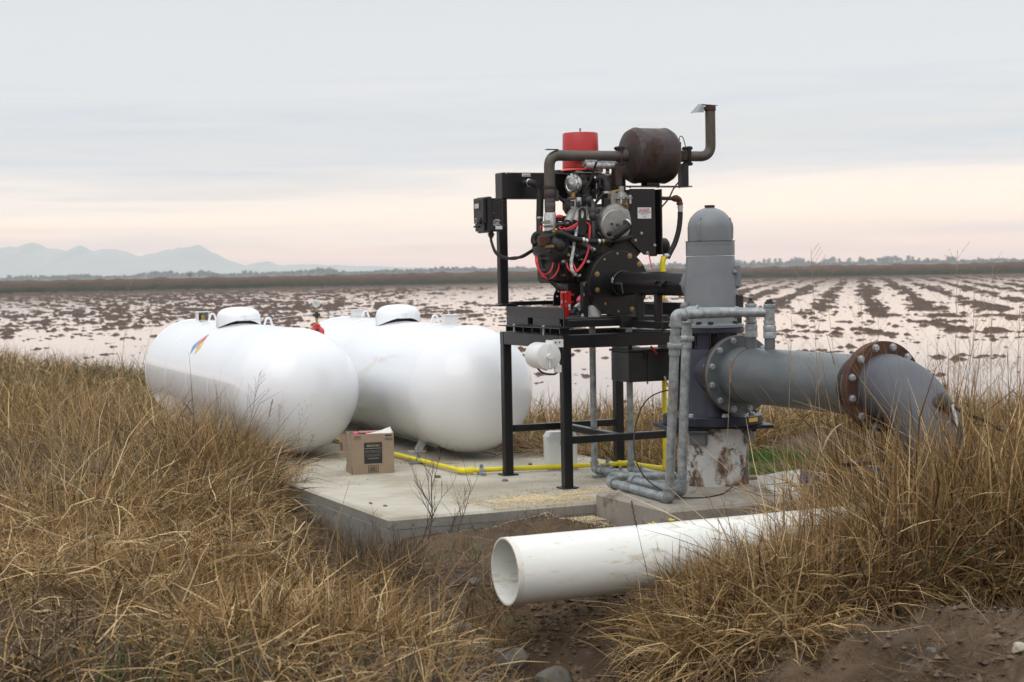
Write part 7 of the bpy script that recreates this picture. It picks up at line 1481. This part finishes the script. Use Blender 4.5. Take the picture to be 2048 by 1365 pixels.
st('fine stalk with a feathery head before the left tank', 462, 945, 11.8, 520, 745, leaves=1, seed=17, hl=.3, m='stalkdark')
st('pair-topped stem leaning right before the left tank', 495, 950, 11.7, 545, 800, leaves=2, seed=18, head='spike')
st('stalk with side leaves left of the left tank', 212, 870, 12.6, 262, 560, leaves=3, seed=19, hl=.3)
st('leafy stalk bending over the left tank end', 236, 870, 12.5, 305, 655, bend=-.03, leaves=4, seed=20, head='none')
st('leafy stalk behind the bending one left of the tank', 205, 850, 12.8, 285, 690, leaves=4, seed=21, head='none')
st('short dry stem before the near end of the left tank', 545, 960, 11.5, 560, 810, leaves=1, seed=22, hl=.2)
for i, (bx_, by_, tx_, ty_, Y_, lb) in enumerate(((720, 1330, 500, 985, 7.3, 'long yellow stalk leaning left over the slab corner grass'), (640, 1290, 420, 1250, 7.2, 'yellow stalk lying almost flat in the bottom left grass'), (600, 1270, 700, 960, 7.6, 'pale stalk leaning right before the slab face'), (560, 1230, 865, 1075, 7.6, 'straight yellow stalk lying towards the bare weed'), (700, 1250, 990, 1100, 7.6, 'reddish stalk lying across the soil before the pipe end'), (760, 1340, 560, 1030, 7.2, 'second yellow stalk leaning left beside the long one'), (1010, 1335, 860, 1165, 7.2, 'long dry blade running down into the ditch'), (830, 1345, 940, 1150, 7.1, 'curved blade standing left of the open pipe end'), (1080, 1350, 865, 1130, 7.3, 'longest dry blade crossing under the open pipe end'), (300, 1340, 560, 1240, 7.0, 'pale stalk lying over the left foreground'), (640, 1230, 610, 1010, 7.8, 'upright yellow stem before the slab side'))):
    st(lb, bx_, by_, Y_, tx_, ty_, Y_+.1, leaves=0, head='none', seed=40+i, r0=.0034, group='long dry stalks in the foreground', name='dry_stalk', bend=random.uniform(-.03, .03))
def branchy(label, base, H, seed, m, name, spreadx=.5, n1=7, cat='weed', buds=False, thick=.005, lean=Vector((0, 0, 0))):
    rr = random.Random(seed); base = Vector(base); base.z = float(gh(base.x, base.y)); t = thing(name, label, cat, base)
    def grow(mb, p, d, L_, r_, lv):
        pts = [p]; k = 6
        for i in range(k): d = (d+Vector((rr.gauss(0, .07), rr.gauss(0, .07), .02))).normalized(); p = p+d*L_/k; pts.append(p)
        mb.tube(pts, [r_*(1-.6*i/k) for i in range(k+1)], 5 if lv else 7)
        if lv < 3:
            for j in range(rr.randint(2, 4) if lv else n1):
                i = rr.randint(2 if lv else 1, k); az = rr.uniform(0, 6.28); q_ = (d+Vector((math.cos(az), math.sin(az), .15))*rr.uniform(.4, .75)).normalized()
                grow(mb, pts[i], q_, L_*rr.uniform(.35, .65), r_*.5, lv+1)
        elif buds: mb.sphere(p, .003, 6, 4)
    for i in range(3):
        q = MB(); az = rr.uniform(0, 6.28); grow(q, base+Vector((rr.uniform(-.03, .03), rr.uniform(-.03, .03), 0)), (ZZ+lean+Vector((math.cos(az), math.sin(az), 0))*spreadx*(0 if i == 0 else 1)).normalized(), H*(1 if i == 0 else .75), thick*(1 if i == 0 else .7), 0 if i == 0 else 1); q.build('branch', m, t)
    return t
branchy('bare dark twiggy weed standing before the front of the slab', G(851, 1090, -.13), .40, 5, 'stalkdark', 'bare_weed', .45, 9, lean=Vector((.10, 0, 0)))
branchy('finer bare weed leaning right beside the twiggy one', G(905, 1070, -.13), .30, 8, 'stalkdark', 'bare_weed', .5, 6, thick=.0035, lean=Vector((.4, 0, 0)))
branchy('fine reddish weed full of tiny buds left of the cardboard box', G(585, 975, -.05), .36, 9, 'stalkdark', 'budding_weed', .55, 9, buds=True, thick=.0032, lean=Vector((.35, 0, 0)))
branchy('second budding weed lower against the slab side', G(520, 985, -.08), .30, 12, 'stalkdark', 'budding_weed', .6, 8, buds=True, thick=.003, lean=Vector((.2, 0, 0)))
branchy('small bare weed left of the twiggy one by the slab corner', G(742, 1100, -.15), .22, 15, 'stalkdark', 'bare_weed', .5, 5, thick=.0028)
for px_, py_, lb in ((1303, 1047, 'left'), (1343, 1040, 'right')):
    p_ = P(px_, py_, 9.35); g_ = Vector((p_.x, p_.y, float(gh(p_.x, p_.y)))); t = thing('yellow_flower', 'tiny yellow flower behind the white pipe, the %s one' % lb, 'flower', g_, 'tiny yellow flowers behind the pipe')
    q = MB(); q.tube([g_, p_], .0018, 5); q.build('stem', 'stalk', t); q = MB(); rr = random.Random(px_)
    for i in range(10): q.sphere(p_+Vector((rr.gauss(0, .008), rr.gauss(0, .008), rr.gauss(0, .005))), .006, 6, 4, (1, 1, .5))
    q.build('petals', 'yellow', t)
q = MB(); g_ = G(1862, 1150, -.1); g_.z = float(gh(g_.x, g_.y)); q.tube([g_, g_+ZZ*.22], .011, 8); o = q.build('black_stake', 'black_rub'); tag(o, 'short black stake standing in the grass at the lower right', 'stake')
